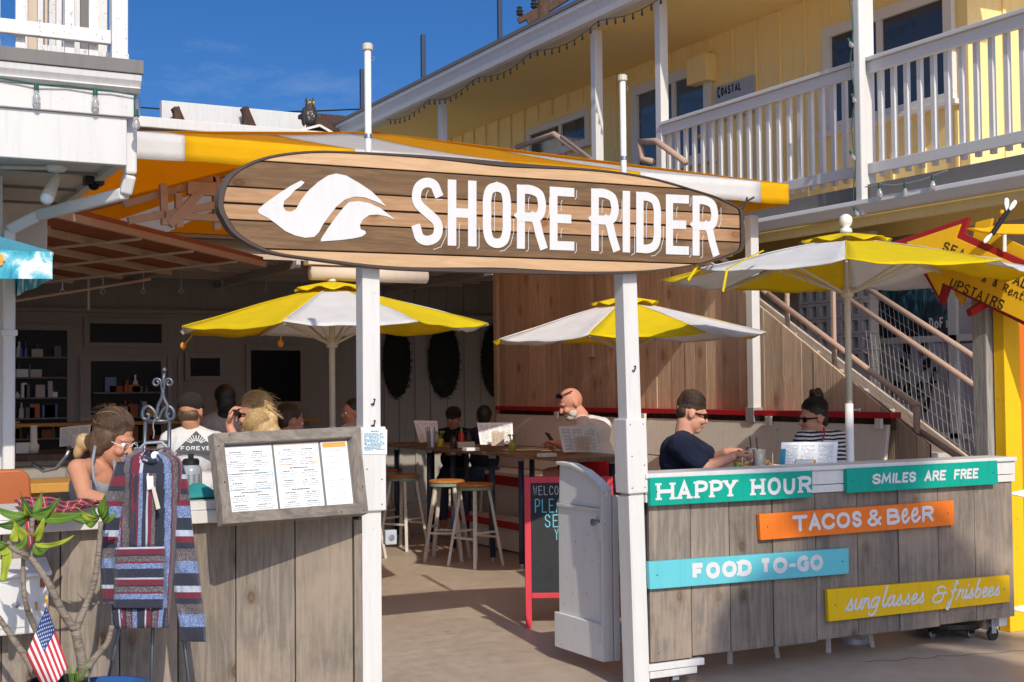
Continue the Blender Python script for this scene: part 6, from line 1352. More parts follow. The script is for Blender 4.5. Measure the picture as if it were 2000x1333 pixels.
def uvgrid(name, m, fn, nu, nv, parent=None, thick=.006, subs=0):
    k = MB(); k.grid(fn, nu, nv); o = k.build(name, m, parent, smooth=True, solid=thick, fix=False); uv = o.data.uv_layers.new(name='UVMap'); w = nu+1
    for p in o.data.polygons:
        for li in p.loop_indices: vi = o.data.loops[li].vertex_index; uv.data[li].uv = ((vi % w)/nu, (vi//w)/nv)
    return o
A0, A1, B0, B1 = onZ(28, 968, ZC+.05), onZ(206, 965, ZC+.05), onZ(52, 1012, ZC+.012), onZ(165, 990, ZC+.012)
def fpl(u, w):
    p = A0.lerp(A1, u).lerp(B0.lerp(B1, u), w); p.z = ZC+.01+.03*(1-w)*(.6+.4*math.sin(5*u))+.010*math.sin(9*u+5*w)*math.sin(6*w+2*u)+.005*math.sin(19*u)
    if w > .8 and u < .45: p.z -= (w-.8)*.55*(1-u/.45); p.y -= (w-.8)*.25*(1-u/.45)
    p.z = max(p.z, ZC+.006) if p.y > -.07 else p.z
    return p
tag(uvgrid('plaid_shirt', 'plaid', fpl, 44, 22), 'red and black plaid shirt crumpled on the left counter', 'shirt')
# ================================================================== people: each body one continuous surface
rr_, ff_ = V(RT0.x, RT0.y, 0), V(FW.x, FW.y, 0).normalized(); ZZ = V(0, 0, 1)
def capsule(mb, p, q, r0, r1, n=12):
    p, q = Vector(p), Vector(q); d = q-p; L_ = d.length; d = d.normalized() if L_ > 1e-6 else V(0, 0, 1); x = d.orthogonal().normalized(); y = d.cross(x); rings = []
    for i in range(1, 5): a = math.pi/2*i/4; rings.append((p-d*r0*math.cos(a), r0*math.sin(a)))
    for i in range(4, 0, -1): a = math.pi/2*i/4; rings.append((q+d*r1*math.cos(a), r1*math.sin(a)))
    vs = [c+(x*math.cos(2*math.pi*k/n)+y*math.sin(2*math.pi*k/n))*r for c, r in rings for k in range(n)]; m = len(rings)
    fs = [(i*n+k, i*n+(k+1) % n, (i+1)*n+(k+1) % n, (i+1)*n+k) for i in range(m-1) for k in range(n)]
    vs += [p-d*r0, q+d*r1]; a, b = len(vs)-2, len(vs)-1; fs += [(a, (k+1) % n, k) for k in range(n)]+[(b, (m-1)*n+k, (m-1)*n+(k+1) % n) for k in range(n)]
    mb.add(vs, fs)
def frame(f, u=ZZ):
    f = f.normalized(); s = f.cross(u).normalized(); u = s.cross(f); return Matrix((s, f, u)).transposed()
def fuse(mb, voxel, name, m, parent, smooth=4, disp=0):
    me = bpy.data.meshes.new('tmp'); me.from_pydata(mb.v, [], mb.f); bm = bmesh.new(); bm.from_mesh(me); bmesh.ops.recalc_face_normals(bm, faces=bm.faces); bm.to_mesh(me); bm.free()
    o = bpy.data.objects.new('tmp', me); SC.collection.objects.link(o); q = o.modifiers.new('r', 'REMESH'); q.mode = 'VOXEL'; q.voxel_size = voxel
    if smooth: s = o.modifiers.new('s', 'SMOOTH'); s.factor = .5; s.iterations = smooth
    if disp:
        tx = bpy.data.textures.get('folds') or bpy.data.textures.new('folds', 'CLOUDS'); tx.noise_scale = .11; tx.noise_depth = 2
        d = o.modifiers.new('d', 'DISPLACE'); d.texture = tx; d.strength = disp; d.mid_level = .5; d.texture_coords = 'GLOBAL'
    dg = bpy.context.evaluated_depsgraph_get(); e = bpy.data.meshes.new_from_object(o.evaluated_get(dg)); bpy.data.objects.remove(o)
    c = sum((v.co for v in e.vertices), Vector())/len(e.vertices)
    for v in e.vertices: v.co -= c
    for p in e.polygons: p.use_smooth = True
    e.materials.clear(); e.name = name
    return link_mesh(name, e, m, parent, c)
def hand(mb, wr, d, pn, s, curl=.7, side=1):
    """palm + five unequal bent fingers; d = direction of the fingers, pn = back of the hand"""
    d = d.normalized(); x = d.cross(pn).normalized(); pn = x.cross(d); P = lambda a, b, c: wr+(x*a+d*b+pn*c)*s
    mb.ball(P(0, .045, 0), V(.038, .05, .016)*s, 10, 8, Matrix((x, d, pn)).transposed()); capsule(mb, wr, P(0, .03, 0), .025*s, .026*s)
    for i, (a, l) in enumerate(((-.03, .075), (-.01, .085), (.011, .08), (.03, .062))):
        k0 = P(a, .085, 0); k1 = k0+(d*math.cos(curl*.6)-pn*math.sin(curl*.6))*l*.52*s; k2 = k1+(d*math.cos(curl*1.8)-pn*math.sin(curl*1.8))*l*.5*s
        capsule(mb, k0, k1, .0095*s, .0085*s, 8); capsule(mb, k1, k2, .0085*s, .007*s, 8)
    t0 = P(-.034*side, .03, -.004); t1 = P(-.06*side, .06, -.015); t2 = P(-.055*side, .09, -.025); capsule(mb, t0, t1, .012*s, .0105*s, 8); capsule(mb, t1, t2, .0105*s, .0085*s, 8)
def person(label, sp):
    d0 = sp['dep']; J = {k: at(*(v if len(v) == 3 else (*v, d0))) for k, v in sp['j'].items()}; hs = sp.get('hs', 1.0)
    r = thing('person', label, 'person', V(J['pelvis'].x, J['pelvis'].y, 0), 'guests on the patio'); vox = sp.get('vox', .0065)
    HF = sp['face'].normalized(); HM = frame(HF); hc = J['head']; H = lambda f, s, u: hc+HM @ (V(s, f, u)*hs)
    E = lambda mb, f, s, u, rf, rs, ru, rot=None: mb.ball(H(f, s, u), V(rs, rf, ru)*hs, 16, 12, HM if rot is None else HM @ rot)
    b = MB()
    E(b, -.008, 0, .022, .096, .076, .094); E(b, .022, 0, -.045, .07, .06, .078); E(b, .055, 0, -.095, .034, .032, .028); E(b, .078, 0, .018, .02, .05, .014)
    capsule(b, H(.09, 0, .005), H(.108, 0, -.034), .009*hs, .014*hs, 8); E(b, .088, 0, -.068, .012, .024, .011)
    for s in (-1, 1): E(b, -.008, s*.076, -.008, .022, .011, .032); E(b, .07, s*.034, -.035, .026, .024, .024)
    capsule(b, H(-.02, 0, -.07), J['neck'], .056*hs, .06*hs)
    sl, sr, ch, pe = J['sl'], J['sr'], J['chest'], J['pelvis']; ax = (sr-sl).normalized(); sm = (sl+sr)/2
    up = (sm-pe).normalized(); TM = Matrix((ax, up.cross(ax).normalized()*-1, up)).transposed(); w = sp.get('w', 1.0)
    def torso(mb, g, lo=0, hi=1, arms=0):
        for k, (tt, rx, ry, rz) in enumerate(((0, .165, .125, .11), (.25, .15, .115, .12), (.5, .15, .115, .12), (.75, .165, .12, .11), (.92, .15, .10, .075))):
            if lo <= tt <= hi:
                c = pe.lerp(ch, tt/.5) if tt < .5 else ch.lerp(sm, (tt-.5)/.5); mb.ball(c, V(rx*w+g, ry*w+g, rz+g), 18, 12, TM)
        if hi >= .9: capsule(mb, sl, J['neck']-ZZ*.035, .055*w+g, .06+g*.6); capsule(mb, sr, J['neck']-ZZ*.035, .055*w+g, .06+g*.6)
        for s_, e_ in (('sl', 'el'), ('sr', 'er')):
            if arms: capsule(mb, J[s_], J[s_].lerp(J[e_], arms), .056*w+g*1.1, (.05)*w+g*1.6)
    torso(b, 0)
    for s_, e_, h_, sd in (('sl', 'el', 'wl', 1), ('sr', 'er', 'wr', -1)):
        capsule(b, J[s_], J[e_], .053*w, .041*w); capsule(b, J[e_], J[h_], .042*w, .028*w)
        dd = sp.get('hd_'+h_) or (J[h_]-J[e_]); hand(b, J[h_], dd, sp.get('hn_'+h_, ZZ), 1.0, sp.get('curl', .8), sd)
    ld = sp.get('legs', HF); ld = V(ld.x, ld.y, 0).normalized(); kz = pe.z-.05; pants = MB()
    for s in (-1, 1):
        hp = pe+ax*.09*s-ZZ*.03; kn = hp+ld*.42+ax*.03*s-ZZ*.03; an = V(kn.x, kn.y, max(.1, kn.z-.46))-ld*.06
        if sp.get('stand'): kn = V(hp.x, hp.y, hp.z*.53)+ld*.02; an = V(hp.x, hp.y, .08)-ld*.02
        capsule(b, hp, kn, .082, .056); capsule(b, kn, an, .054, .036); capsule(b, an, an+ld*.16-ZZ*.04, .035, .032)
        capsule(pants, hp, hp.lerp(kn, sp.get('pl', .9)), .098, .078)
        if sp.get('pl', .9) > .8: capsule(pants, kn, kn.lerp(an, .8), .07, .055)
    pants.ball(pe, V(.18*w, .14*w, .13), 16, 10, TM)
    if sp.get('seat'):
        q = dup(s0, (pe.x, pe.y, 0), random.uniform(0, 1.5), sp['seat']); q.scale = (1, 1, max(.6, (pe.z-.115)/.745))
    body = fuse(b, vox, 'body', sp['skin'], r, 3)
    fuse(pants, max(.009, vox), 'trousers', sp.get('pants', 'denim'), r, 3, .012)
    if 'shirt' in sp:
        s = MB(); torso(s, .014, *sp.get('cover', (0, 1)), arms=sp.get('sleeve', .55)); fuse(s, max(.008, vox), 'shirt', sp['shirt'], r, 5, .022)
    if 'hair' in sp:
        h = MB()
        for q in sp['hair']: E(h, *q)
        fuse(h, vox*.9, 'hair', sp['hairmat'], r, 3, .008)
    if sp.get('beard'):
        h = MB(); E(h, .05, 0, -.1, .042, .045, .032); E(h, .088, 0, -.058, .012, .03, .008); E(h, .03, .045, -.07, .035, .016, .035); E(h, .03, -.045, -.07, .035, .016, .035); fuse(h, vox*.8, 'beard', 'beard_white', r, 1)
    if sp.get('shades') is not None:
        u0, f0 = sp['shades']; g = MB(); tl = Matrix.Rotation(sp.get('shade_tilt', 0), 3, 'X')
        for s in (-1, 1):
            E(g, .088+f0, s*.033, u0, .012, .028, .021); c0 = H(.085+f0, s*.062, u0+.006); c1 = H(-.005+f0, s*.079, u0+.004); g.bar(c0, c1, .006, .009)
        g.bar(H(.096+f0, -.02, u0+.008), H(.096+f0, .02, u0+.008), .007, .009); g.build('sunglasses', 'black_glass', r, smooth=True)
    else:
        for s in (-1, 1): MB().ball(H(.083, s*.031, -.004), .0115*hs, 10, 8).build('eye', 'paper', body, smooth=True); MB().ball(H(.0905, s*.031, -.004), .0062*hs, 8, 6).build('pupil', 'bolt_dark', body, smooth=True)
    MB().ball(H(.0975, 0, -.069), V(.019, .006, .005)*hs, 10, 6, HM).build('lips', 'lip', body, smooth=True)
    return r, H, J, E
skin('skin_tan', (.56, .29, .18)); skin('skin_light', (.66, .36, .25)); skin('skin_red', (.64, .34, .25)); skin('skin_dark', (.30, .15, .09)); skin('lip', (.42, .12, .11))
hairmat('hair_brown', (.055, .03, .018), (.17, .095, .05)); hairmat('hair_dark', (.012, .008, .007), (.045, .026, .018)); hairmat('hair_blonde', (.44, .27, .10), (.74, .54, .27)); hairmat('hair_black', (.006, .006, .007), (.02, .018, .018)); hairmat('hair_shortbrown', (.035, .018, .01), (.09, .05, .028)); hairmat('beard_white', (.5, .46, .42), (.7, .67, .63)); hairmat('hair_tip', (.42, .27, .12), (.6, .42, .22))
cloth('denim', (.05, .07, .12)); cloth('navy_tee', (.018, .024, .05), .9, .25); cloth('white_tee', (.78, .77, .77), .9, .06); cloth('grey_top', (.33, .35, .39)); cloth('black_tee', (.012, .012, .014)); cloth('pale_tee', (.45, .42, .40)); cloth('red_shorts', (.55, .02, .03)); cloth('khaki', (.3, .24, .16)); cloth('cap_dark', (.03, .025, .022))
m, t, b = newmat('stripe_top'); sx = N(t, 'ShaderNodeSeparateXYZ'); t.links.new(coords(t, (1, 1, 1), 'Object', False), sx.inputs[0])
nd = noise(t, coords(t, (1, 1, 1), 'Object', False), 7, 2); ad = N(t, 'ShaderNodeMath', operation='MULTIPLY_ADD'); ad.inputs[1].default_value = .03; t.links.new(nd, ad.inputs[0]); t.links.new(sx.outputs['Z'], ad.inputs[2])
ml = N(t, 'ShaderNodeMath', operation='MULTIPLY'); ml.inputs[1].default_value = 38; t.links.new(ad.outputs[0], ml.inputs[0]); frc_ = N(t, 'ShaderNodeMath', operation='FRACT'); t.links.new(ml.outputs[0], frc_.inputs[0])
t.links.new(ramp(t, frc_.outputs[0], [(0, (.02, .022, .035)), (.5, (.72, .71, .7))], 'CONSTANT'), b.inputs['Base Color']); b.inputs['Roughness'].default_value = .9
def strands(r, H, mat, n, c=(-.014, .042), rad=(.099, .090, .101), t0=.35, t1=2.75, seed=1, amax=1.45, w=.0008):
    q = random.Random(seed); k = MB()
    for i in range(n):
        a = q.uniform(-amax, amax); s = q.uniform(.99, 1.035); b0 = t0+q.uniform(0, .35)+.25*abs(a); b1 = t1-q.uniform(0, .5); pts = []
        for j in range(11):
            th = b0+(b1-b0)*j/10; aa = a+.12*math.sin(3*th+i); f, u, sd_ = math.cos(th), math.sin(th)*math.cos(aa), math.sin(th)*math.sin(aa); pts.append(H(c[0]+rad[0]*s*f, rad[1]*s*sd_, c[1]+rad[2]*s*u))
        k.tube(pts, [w*(.5+.8*math.sin(math.pi*(j+.5)/11.5)) for j in range(11)], 4, False)
    o = k.build('hair_strands', mat, r, smooth=True, fix=False); return o
def flyaways(r, H, mat, n, seed, back=-.1):
    q = random.Random(seed); k = MB()
    for i in range(n):
        a = q.uniform(-1.4, 1.4); th = q.uniform(.9, 2.7); f, u, s = math.cos(th), math.sin(th)*math.cos(a), math.sin(th)*math.sin(a); p0 = (-.014+.098*f, .09*s, .045+.1*u); g = q.uniform(1.06, 1.22)
        k.tube([H(*p0), H(-.02+.1*f*g, .09*s*g, .045+.1*u*g), H(-.03+.1*f*g+back*.35, .092*s*g, .03+.1*u*g-q.uniform(0, .04))], [.0009, .0008, .0003], 4, False)
    k.build('flyaway_hair', mat, r, fix=False)
SHORT = [(-.018, 0, .04, .094, .083, .095), (-.05, 0, -.01, .05, .068, .065)]
# woman at the left counter
r, H, J, E = person('woman in a grey halter top and glasses leaning over the left counter', dict(dep=6.2, seat='stool under the woman in the grey halter top', vox=.005, skin='skin_tan', face=rr_*.93-ff_*.28-ZZ*.34, legs=-ff_,
    j=dict(head=(220, 856), neck=(199, 910, 6.22), chest=(186, 962, 6.25), pelvis=(165, 1085, 6.4), sl=(152, 916, 6.08), sr=(234, 918, 6.42), el=(166, 968, 5.98), er=(262, 962, 6.25), wl=(212, 978, 5.93), wr=(258, 976, 6.02)),
    w=.86, shirt='grey_top', cover=(0, .5), sleeve=0, hairmat='hair_brown', hair=[(-.014, 0, .045, .096, .088, .098), (-.035, 0, -.03, .075, .088, .085), (-.005, .056, .01, .058, .036, .07), (-.005, -.056, .01, .058, .036, .07), (-.025, .066, -.04, .04, .024, .055), (-.025, -.066, -.04, .04, .024, .055), (-.11, 0, -.055, .035, .035, .035)], curl=.5))
h = MB(); E(h, -.138, 0, -.07, .04, .042, .045); E(h, -.145, .01, -.11, .025, .03, .045); fuse(h, .005, 'hair_bun', 'hair_tip', r, 1, .012)
k = MB()
for s in (-1, 1):
    c = H(.102, s*.033, -.01); k.tube([c+HM_ for HM_ in [frame((rr_*.93-ff_*.28-ZZ*.34)) @ V(.026*math.cos(a), 0, .023*math.sin(a)) for a in [i*2*math.pi/14 for i in range(15)]]], .0015, 6, False); k.tube([H(.1, s*.058, -.004), H(-.005, s*.082, .004)], .0014, 6)
k.tube([H(.104, -.01, -.004), H(.106, .01, -.004)], .0014, 6); k.build('glasses', 'pole_white', r)
for pts in (((186, 872), (180, 905), (183, 935), (197, 968)), ((222, 898), (226, 930), (224, 955), (214, 972))):
    MB().tube([at(*p, 6.2-.1-.045*(i > 0)) for i, p in enumerate(pts)], .007, 8).build('halter_strap', 'grey_top', r, smooth=True)
flyaways(r, H, 'hair_brown', 40, 31); strands(r, H, 'hair_brown', 340, seed=3); strands(r, H, 'hair_tip', 12, seed=5, t0=.9, w=.0009)
# man in navy
r, H, J, E = person('man in a navy tee shirt and sunglasses eating behind the rolling counter', dict(dep=8.45, skin='skin_light', face=rr_*.95+ff_*.05-ZZ*.26, legs=rr_, pants='khaki',
    j=dict(head=(1350, 806), neck=(1336, 848), chest=(1327, 900), pelvis=(1322, 985), sl=(1338, 866, 8.66), sr=(1326, 870, 8.27), el=(1392, 898, 8.72), er=(1378, 913, 8.2), wl=(1418, 884, 8.62), wr=(1432, 893, 8.32)),
    shirt='navy_tee', sleeve=.72, hairmat='hair_shortbrown', hair=[(-.012, 0, .046, .097, .082, .09), (-.052, 0, -.0, .048, .068, .06)], shades=(-.004, 0), hd_wr=rr_*.8+ZZ*.35, hd_wl=rr_*.8+ZZ*.2, curl=1.2))
strands(r, H, 'hair_shortbrown', 260, c=(-.012, .048), rad=(.097, .084, .094), t0=.45, t1=2.5, seed=16, w=.0012)
# woman in stripes
r, H, J, E = person('woman in a black and white striped top with sunglasses, hair tied up', dict(dep=9.35, skin='skin_light', face=-rr_*.95-ff_*.22-ZZ*.10, legs=-rr_,
    j=dict(head=(1590, 816), neck=(1600, 846), chest=(1603, 888), pelvis=(1608, 975), sl=(1638, 858, 9.42), sr=(1568, 858, 9.28), el=(1646, 912, 9.3), er=(1560, 910, 9.15), wl=(1600, 918, 9.05), wr=(1545, 905, 9.0)),
    w=.88, shirt='stripe_top', sleeve=.98, hairmat='hair_dark', hair=[(-.014, 0, .048, .094, .083, .092), (-.055, 0, -.02, .045, .068, .06), (-.035, 0, .15, .052, .055, .04), (-.06, .02, .175, .03, .03, .03), (0, -.02, .18, .025, .03, .022)], shades=(-.004, 0)))
flyaways(r, H, 'hair_dark', 40, 34); strands(r, H, 'hair_dark', 200, c=(-.014, .046), seed=15)
MB().tube([at(1609, 836, 9.26), at(1610, 850, 9.2), at(1604, 868, 9.18), at(1596, 885, 9.2)], .006, 6).build('neck_cord', 'red_paint', r)
# man in white with phone
r, H, J, E = person('bald man in a white tee shirt with white beard looking at a phone', dict(dep=12.1, hs=1.14, skin='skin_red', face=-rr_*.86-ff_*.28-ZZ*.42, legs=-rr_, pants='red_shorts', pl=.7,
    j=dict(head=(1115, 787), neck=(1136, 814), chest=(1157, 856), pelvis=(1172, 910), sl=(1176, 832, 12.3), sr=(1140, 836, 11.88), el=(1124, 868, 12.3), er=(1116, 876, 11.7), wl=(1090, 866, 12.1), wr=(1090, 868, 11.72)),
    shirt='white_tee', sleeve=.75, beard=True, shades=(.088, -.02), curl=1.1, w=1.22))
ph = at(1076, 858, 11.85); tag(MB().box(ph+V(-.04, -.006, -.07), ph+V(.04, .006, .07), Euler((-.7, .2, .6)).to_matrix()).build('phone', 'black_metal', bevel=.004), 'black phone held by the white shirt man', 'phone')
# man seen from the back
r, H, J, E = person('man in a printed white tee shirt and dark cap seen from behind', dict(dep=8.7, seat='stool under the man in the printed white tee shirt', hs=.95, skin='skin_tan', face=ff_*.95+rr_*.15-ZZ*.1, legs=ff_,
    j=dict(head=(373, 803), neck=(374, 838), chest=(376, 895), pelvis=(378, 1000), sl=(332, 862), sr=(420, 862), el=(318, 925, 8.85), er=(434, 925, 8.85), wl=(345, 940, 9.15), wr=(410, 940, 9.15)),
    shirt='white_tee', sleeve=.75, hairmat='hair_brown', hair=[(-.05, 0, -.03, .052, .078, .05)]))
h = MB(); E(h, -.008, 0, .048, .102, .088, .082); E(h, .09, 0, .035, .07, .06, .012); fuse(h, .007, 'cap', 'cap_dark', r, 2)
dB = 8.7-.152
def bk(px, py, n=0): return at(px, py, dB-n)
MB().prism([bk(340, 884), bk(426, 884), bk(383, 842)], ff_*.004).build('printed_triangle', 'ink', r)
fb_ = lambda x, y, n=0: bk(347, 880)+rr_*x+ZZ*y-ff_*(n+.001)
for i, chx in enumerate('FOREVER'): letter(chx, fb_, .02+i*.033, .02+i*.033+.026, 0, .026, .005, 'paper', r, cap='flat')
for i in range(9):
    a = math.pi*(.14+.72*i/8); c0 = bk(383, 868, .001); MB().bar(c0+rr_*math.cos(a)*.03+ZZ*math.sin(a)*.02, c0+rr_*math.cos(a)*.075+ZZ*math.sin(a)*.06, .006, .002, ff_).build('printed_ray', 'paper', r)
# women at the left table
r, H, J, E = person('woman with sunglasses and tied blonde hair raising her hand to her mouth', dict(dep=8.8, seat='stool under the blonde woman raising her hand', hs=1.06, skin='skin_red', face=-rr_*.97-ff_*.1-ZZ*.08, legs=-rr_,
    j=dict(head=(497, 808), neck=(508, 842), chest=(510, 890), pelvis=(512, 985), sl=(512, 866, 9.0), sr=(504, 868, 8.6), el=(470, 890, 9.0), er=(462, 868, 8.52), wl=(450, 905, 8.8), wr=(448, 832, 8.58)),
    w=.88, shirt='black_tee', sleeve=.1, hairmat='hair_blonde', hair=[(-.03, 0, .045, .096, .084, .098), (-.05, 0, -.02, .06, .076, .08), (-.09, 0, -.06, .04, .05, .06)], shades=(-.002, 0), hd_wr=rr_*.1+ZZ*1.0, hn_wr=-rr_, curl=.9))
flyaways(r, H, 'hair_blonde', 50, 32); strands(r, H, 'hair_blonde', 300, seed=8); strands(r, H, 'hair_brown', 25, seed=9)
r, H, J, E = person('woman with messy blonde bun bending low behind the menu board', dict(dep=8.3, seat='stool under the woman with the messy blonde bun', hs=1.08, skin='skin_red', face=-rr_*.85-ff_*.1-ZZ*.55, legs=-rr_,
    j=dict(head=(510, 852), neck=(540, 880), chest=(556, 925), pelvis=(570, 1030), sl=(560, 905, 8.5), sr=(540, 910, 8.12), el=(520, 950, 8.6), er=(500, 950, 8.0), wl=(480, 945, 8.4), wr=(470, 945, 8.05)),
    w=.86, shirt='pale_tee', sleeve=.4, hairmat='hair_blonde', hair=[(-.03, 0, .05, .1, .088, .1), (-.05, 0, -.02, .065, .08, .08), (-.09, 0, .085, .05, .055, .045), (-.115, .02, .11, .03, .04, .03), (-.11, -.03, .06, .035, .03, .045)], shades=(.02, -.015)))
flyaways(r, H, 'hair_blonde', 70, 33); strands(r, H, 'hair_blonde', 300, c=(-.03, .05), seed=12); strands(r, H, 'hair_tip', 60, c=(-.03, .05), seed=13)
for i in range(7):
    a = i*.9; MB().tube([H(-.09, .02*math.cos(a), .10), H(-.13, .06*math.cos(a), .12+.04*math.sin(a)), H(-.16, .07*math.cos(a), .06+.05*math.sin(a))], [.006, .005, .001], 5).build('loose_strand', 'hair_tip', r)
person('tanned person with bare arms behind the blonde women', dict(dep=9.5, seat='stool under the tanned person behind the blonde women', skin='skin_red', face=ff_*.6+rr_*.8-ZZ*.2, legs=ff_,
    j=dict(head=(566, 822), neck=(562, 852), chest=(566, 900), pelvis=(570, 1000), sl=(528, 868), sr=(604, 872), el=(520, 915), er=(612, 915, 9.4), wl=(540, 930, 9.7), wr=(590, 930, 9.7)), shirt='khaki', sleeve=.1, hairmat='hair_shortbrown', hair=SHORT))
person('woman with black hair in a pale top standing at the bar', dict(dep=11.2, stand=True, skin='skin_tan', face=-rr_*.5+ff_*.8, legs=ff_,
    j=dict(head=(438, 782), neck=(432, 806), chest=(428, 842), pelvis=(428, 918), sl=(404, 826), sr=(456, 826), el=(398, 862), er=(462, 862), wl=(410, 885, 11.4), wr=(450, 885, 11.4)), w=.9, shirt='pale_tee', sleeve=.6, hairmat='hair_black', hair=[(-.02, 0, .04, .1, .09, .1), (-.05, 0, -.03, .075, .085, .09), (-.03, 0, -.12, .06, .07, .08)], vox=.009))
person('man with black cap and black shirt at the farthest table', dict(dep=14.6, seat='stool under the man with the black cap', skin='skin_tan', face=-ff_-ZZ*.3-rr_*.1, legs=-ff_,
    j=dict(head=(886, 817), neck=(887, 838), chest=(888, 868), pelvis=(890, 925), sl=(917, 850), sr=(858, 850), el=(926, 880), er=(850, 880), wl=(905, 880, 14.3), wr=(868, 880, 14.3)), shirt='black_tee', sleeve=.7, hairmat='cap_dark', hair=[(-.01, 0, .05, .104, .088, .08), (.08, 0, .04, .06, .06, .012)], vox=.009))
person('dark haired guest seen from behind beside the plank wall', dict(dep=14.2, seat='stool under the dark haired guest beside the plank wall', skin='skin_tan', face=ff_, legs=ff_,
    j=dict(head=(946, 816), neck=(946, 838), chest=(946, 868), pelvis=(946, 925), sl=(918, 850), sr=(975, 850), el=(912, 880), er=(982, 880), wl=(925, 880, 14.5), wr=(968, 880, 14.5)), shirt='navy_tee', sleeve=.7, hairmat='hair_black', hair=SHORT, vox=.009))
person('guest in a pale tee shirt in the shade left of the left entrance post', dict(dep=12.6, seat='stool under the shaded guest in the pale tee shirt', skin='skin_tan', face=-rr_*.8-ff_*.5, legs=-rr_,
    j=dict(head=(688, 806), neck=(694, 829), chest=(700, 862), pelvis=(704, 935), sl=(722, 842, 12.7), sr=(674, 843, 12.4), el=(728, 880), er=(664, 880), wl=(700, 895, 12.3), wr=(660, 895, 12.3)), shirt='pale_tee', sleeve=.6, hairmat='hair_black', hair=SHORT, vox=.009))

tp = at(440, 935, 9.15); RTb = thing('round_table', 'small round bar table between the guests behind the menu board', 'table', (tp.x, tp.y, 0))
MB().lathe((tp.x, tp.y, .985), [(.30, 0), (.32, .006), (.32, .026), (.30, .032), (.002, .033)], 32).build('top', 'table_wood', RTb)
MB().tube([V(tp.x, tp.y, .03), V(tp.x, tp.y, .985)], .03, 12).build('column', 'navy_steel', RTb, smooth=True); MB().lathe((tp.x, tp.y, 0), [(.22, 0), (.22, .015), (.05, .04), (.03, .05)], 24).build('foot', 'navy_steel', RTb)
# ================================================================== wrought iron stand, hanger and hoodie
DH = 5.42
def hp(px, py, n=0): return at(px, py, DH+n)
WS = thing('garment_stand', 'wrought iron scroll stand carrying the striped hoodie', 'stand', V(hp(290, 1300).x, hp(290, 1300).y, 0))
def iron(nm, pts, r=.0085, dn=.12, sm=True):
    P = [hp(x, y, dn) for x, y in pts]; P = catmull(P, 6) if sm else P; return MB().tube(P, r, 8).build(nm, 'wrought_iron', WS, smooth=True)
MB().ball(hp(321, 723, .12), .0105).build('finial', 'wrought_iron', WS, smooth=True); iron('spire', [(321, 729), (319, 742), (318, 756)], .007, .12, False)
def scroll(cx, cy, r0, s, start, turns, n=22): return [(cx+s*r0*(1-.72*i/n)*math.cos(start+turns*2*math.pi*i/n), cy+r0*(1-.72*i/n)*math.sin(start+turns*2*math.pi*i/n)) for i in range(n+1)]
for s in (-1, 1):
    iron('small_scroll', [(318, 770), (318+s*3, 752)]+scroll(318+s*12, 748, 9, s, math.pi*1.0, 1.25)[1:], .0055)
    iron('lyre_bar', [(318, 764), (318+s*2, 778), (318+s*9, 793), (316+s*9, 806), (313+s*12, 816)], .0078)
    iron('large_scroll', [(309, 822), (309+s*8, 803), (309+s*20, 794), (309+s*30, 803), (309+s*29, 817), (309+s*20, 819), (309+s*18, 811), (309+s*23, 809)], .0075)
iron('top_bar', [(283, 823), (332, 823)], .0085, .12, False)
for (x0, x1) in ((284, 279), (331, 328)): iron('upright', [(x0, 823), (x1, 1000)], .0085, .12, False)
iron('cross_bar', [(280, 864), (329, 864)], .0075, .12, False)
for a, c in (((283, 1000), (192, 1420)), ((305, 1000), (293, 1420)), ((329, 1000), (380, 1420))):
    A = hp(*a, .12); B = onZ(c[0], c[1], 0) if c[1] > 1e9 else None; gx = hp(c[0], c[1], .0); d = (gx-A); B = A+d*((A.z-.0)/(A.z-gx.z)); MB().tube([A, B], .008, 8).build('leg', 'wrought_iron', WS, smooth=True)
HG = thing('clothes_hanger', 'clear plastic hanger with metal hook under the iron scrolls', 'hanger', hp(295, 870, .02))
MB().tube(catmull([hp(x, y, .05) for x, y in ((309, 816), (302, 820), (299, 832), (301, 846), (299, 858))], 5), .0032, 6).build('hook', 'steel', HG, smooth=True)
MB().tube([hp(255, 893, .03), hp(284, 866, .03), hp(316, 864, .03), hp(340, 888, .03)], .006, 8).build('bar', 'frosted', HG, smooth=True)
def baja(name, c, sp):
    m, t, b = newmat(name); v = coords(t); n1 = noise(t, v, 260, 2, .6); n2 = noise(t, coords(t, (1, 1, 3)), 120, 2)
    col = mixc(t, ramp(t, n1, [(.42, 0.0), (.60, 1.0)]), c, sp); t.links.new(col, b.inputs['Base Color']); b.inputs['Roughness'].default_value = .95; b.inputs['Sheen Weight'].default_value = .2
    bump(t, b, n1, .004, .8); return m
baja('baja_navy', (.018, .022, .042), (.03, .035, .06)); baja('baja_blue', (.06, .105, .26), (.28, .36, .55)); baja('baja_wine', (.14, .010, .026), (.18, .022, .045)); baja('baja_grey', (.04, .034, .042), (.22, .19, .20)); baja('baja_light', (.34, .39, .52), (.5, .53, .6))
BM = ['baja_navy', 'baja_blue', 'baja_wine', 'baja_grey', 'baja_light']
SEQ = [0, 0, 0, 4, 2, 2, 2, 0, 3, 3, 3, 2, 1, 1, 1, 0, 0]      # one repeat of the woven stripes
HO = thing('baja_hoodie', 'navy, blue and wine striped woven hoodie hanging in front of the counter', 'hoodie', hp(285, 1240))
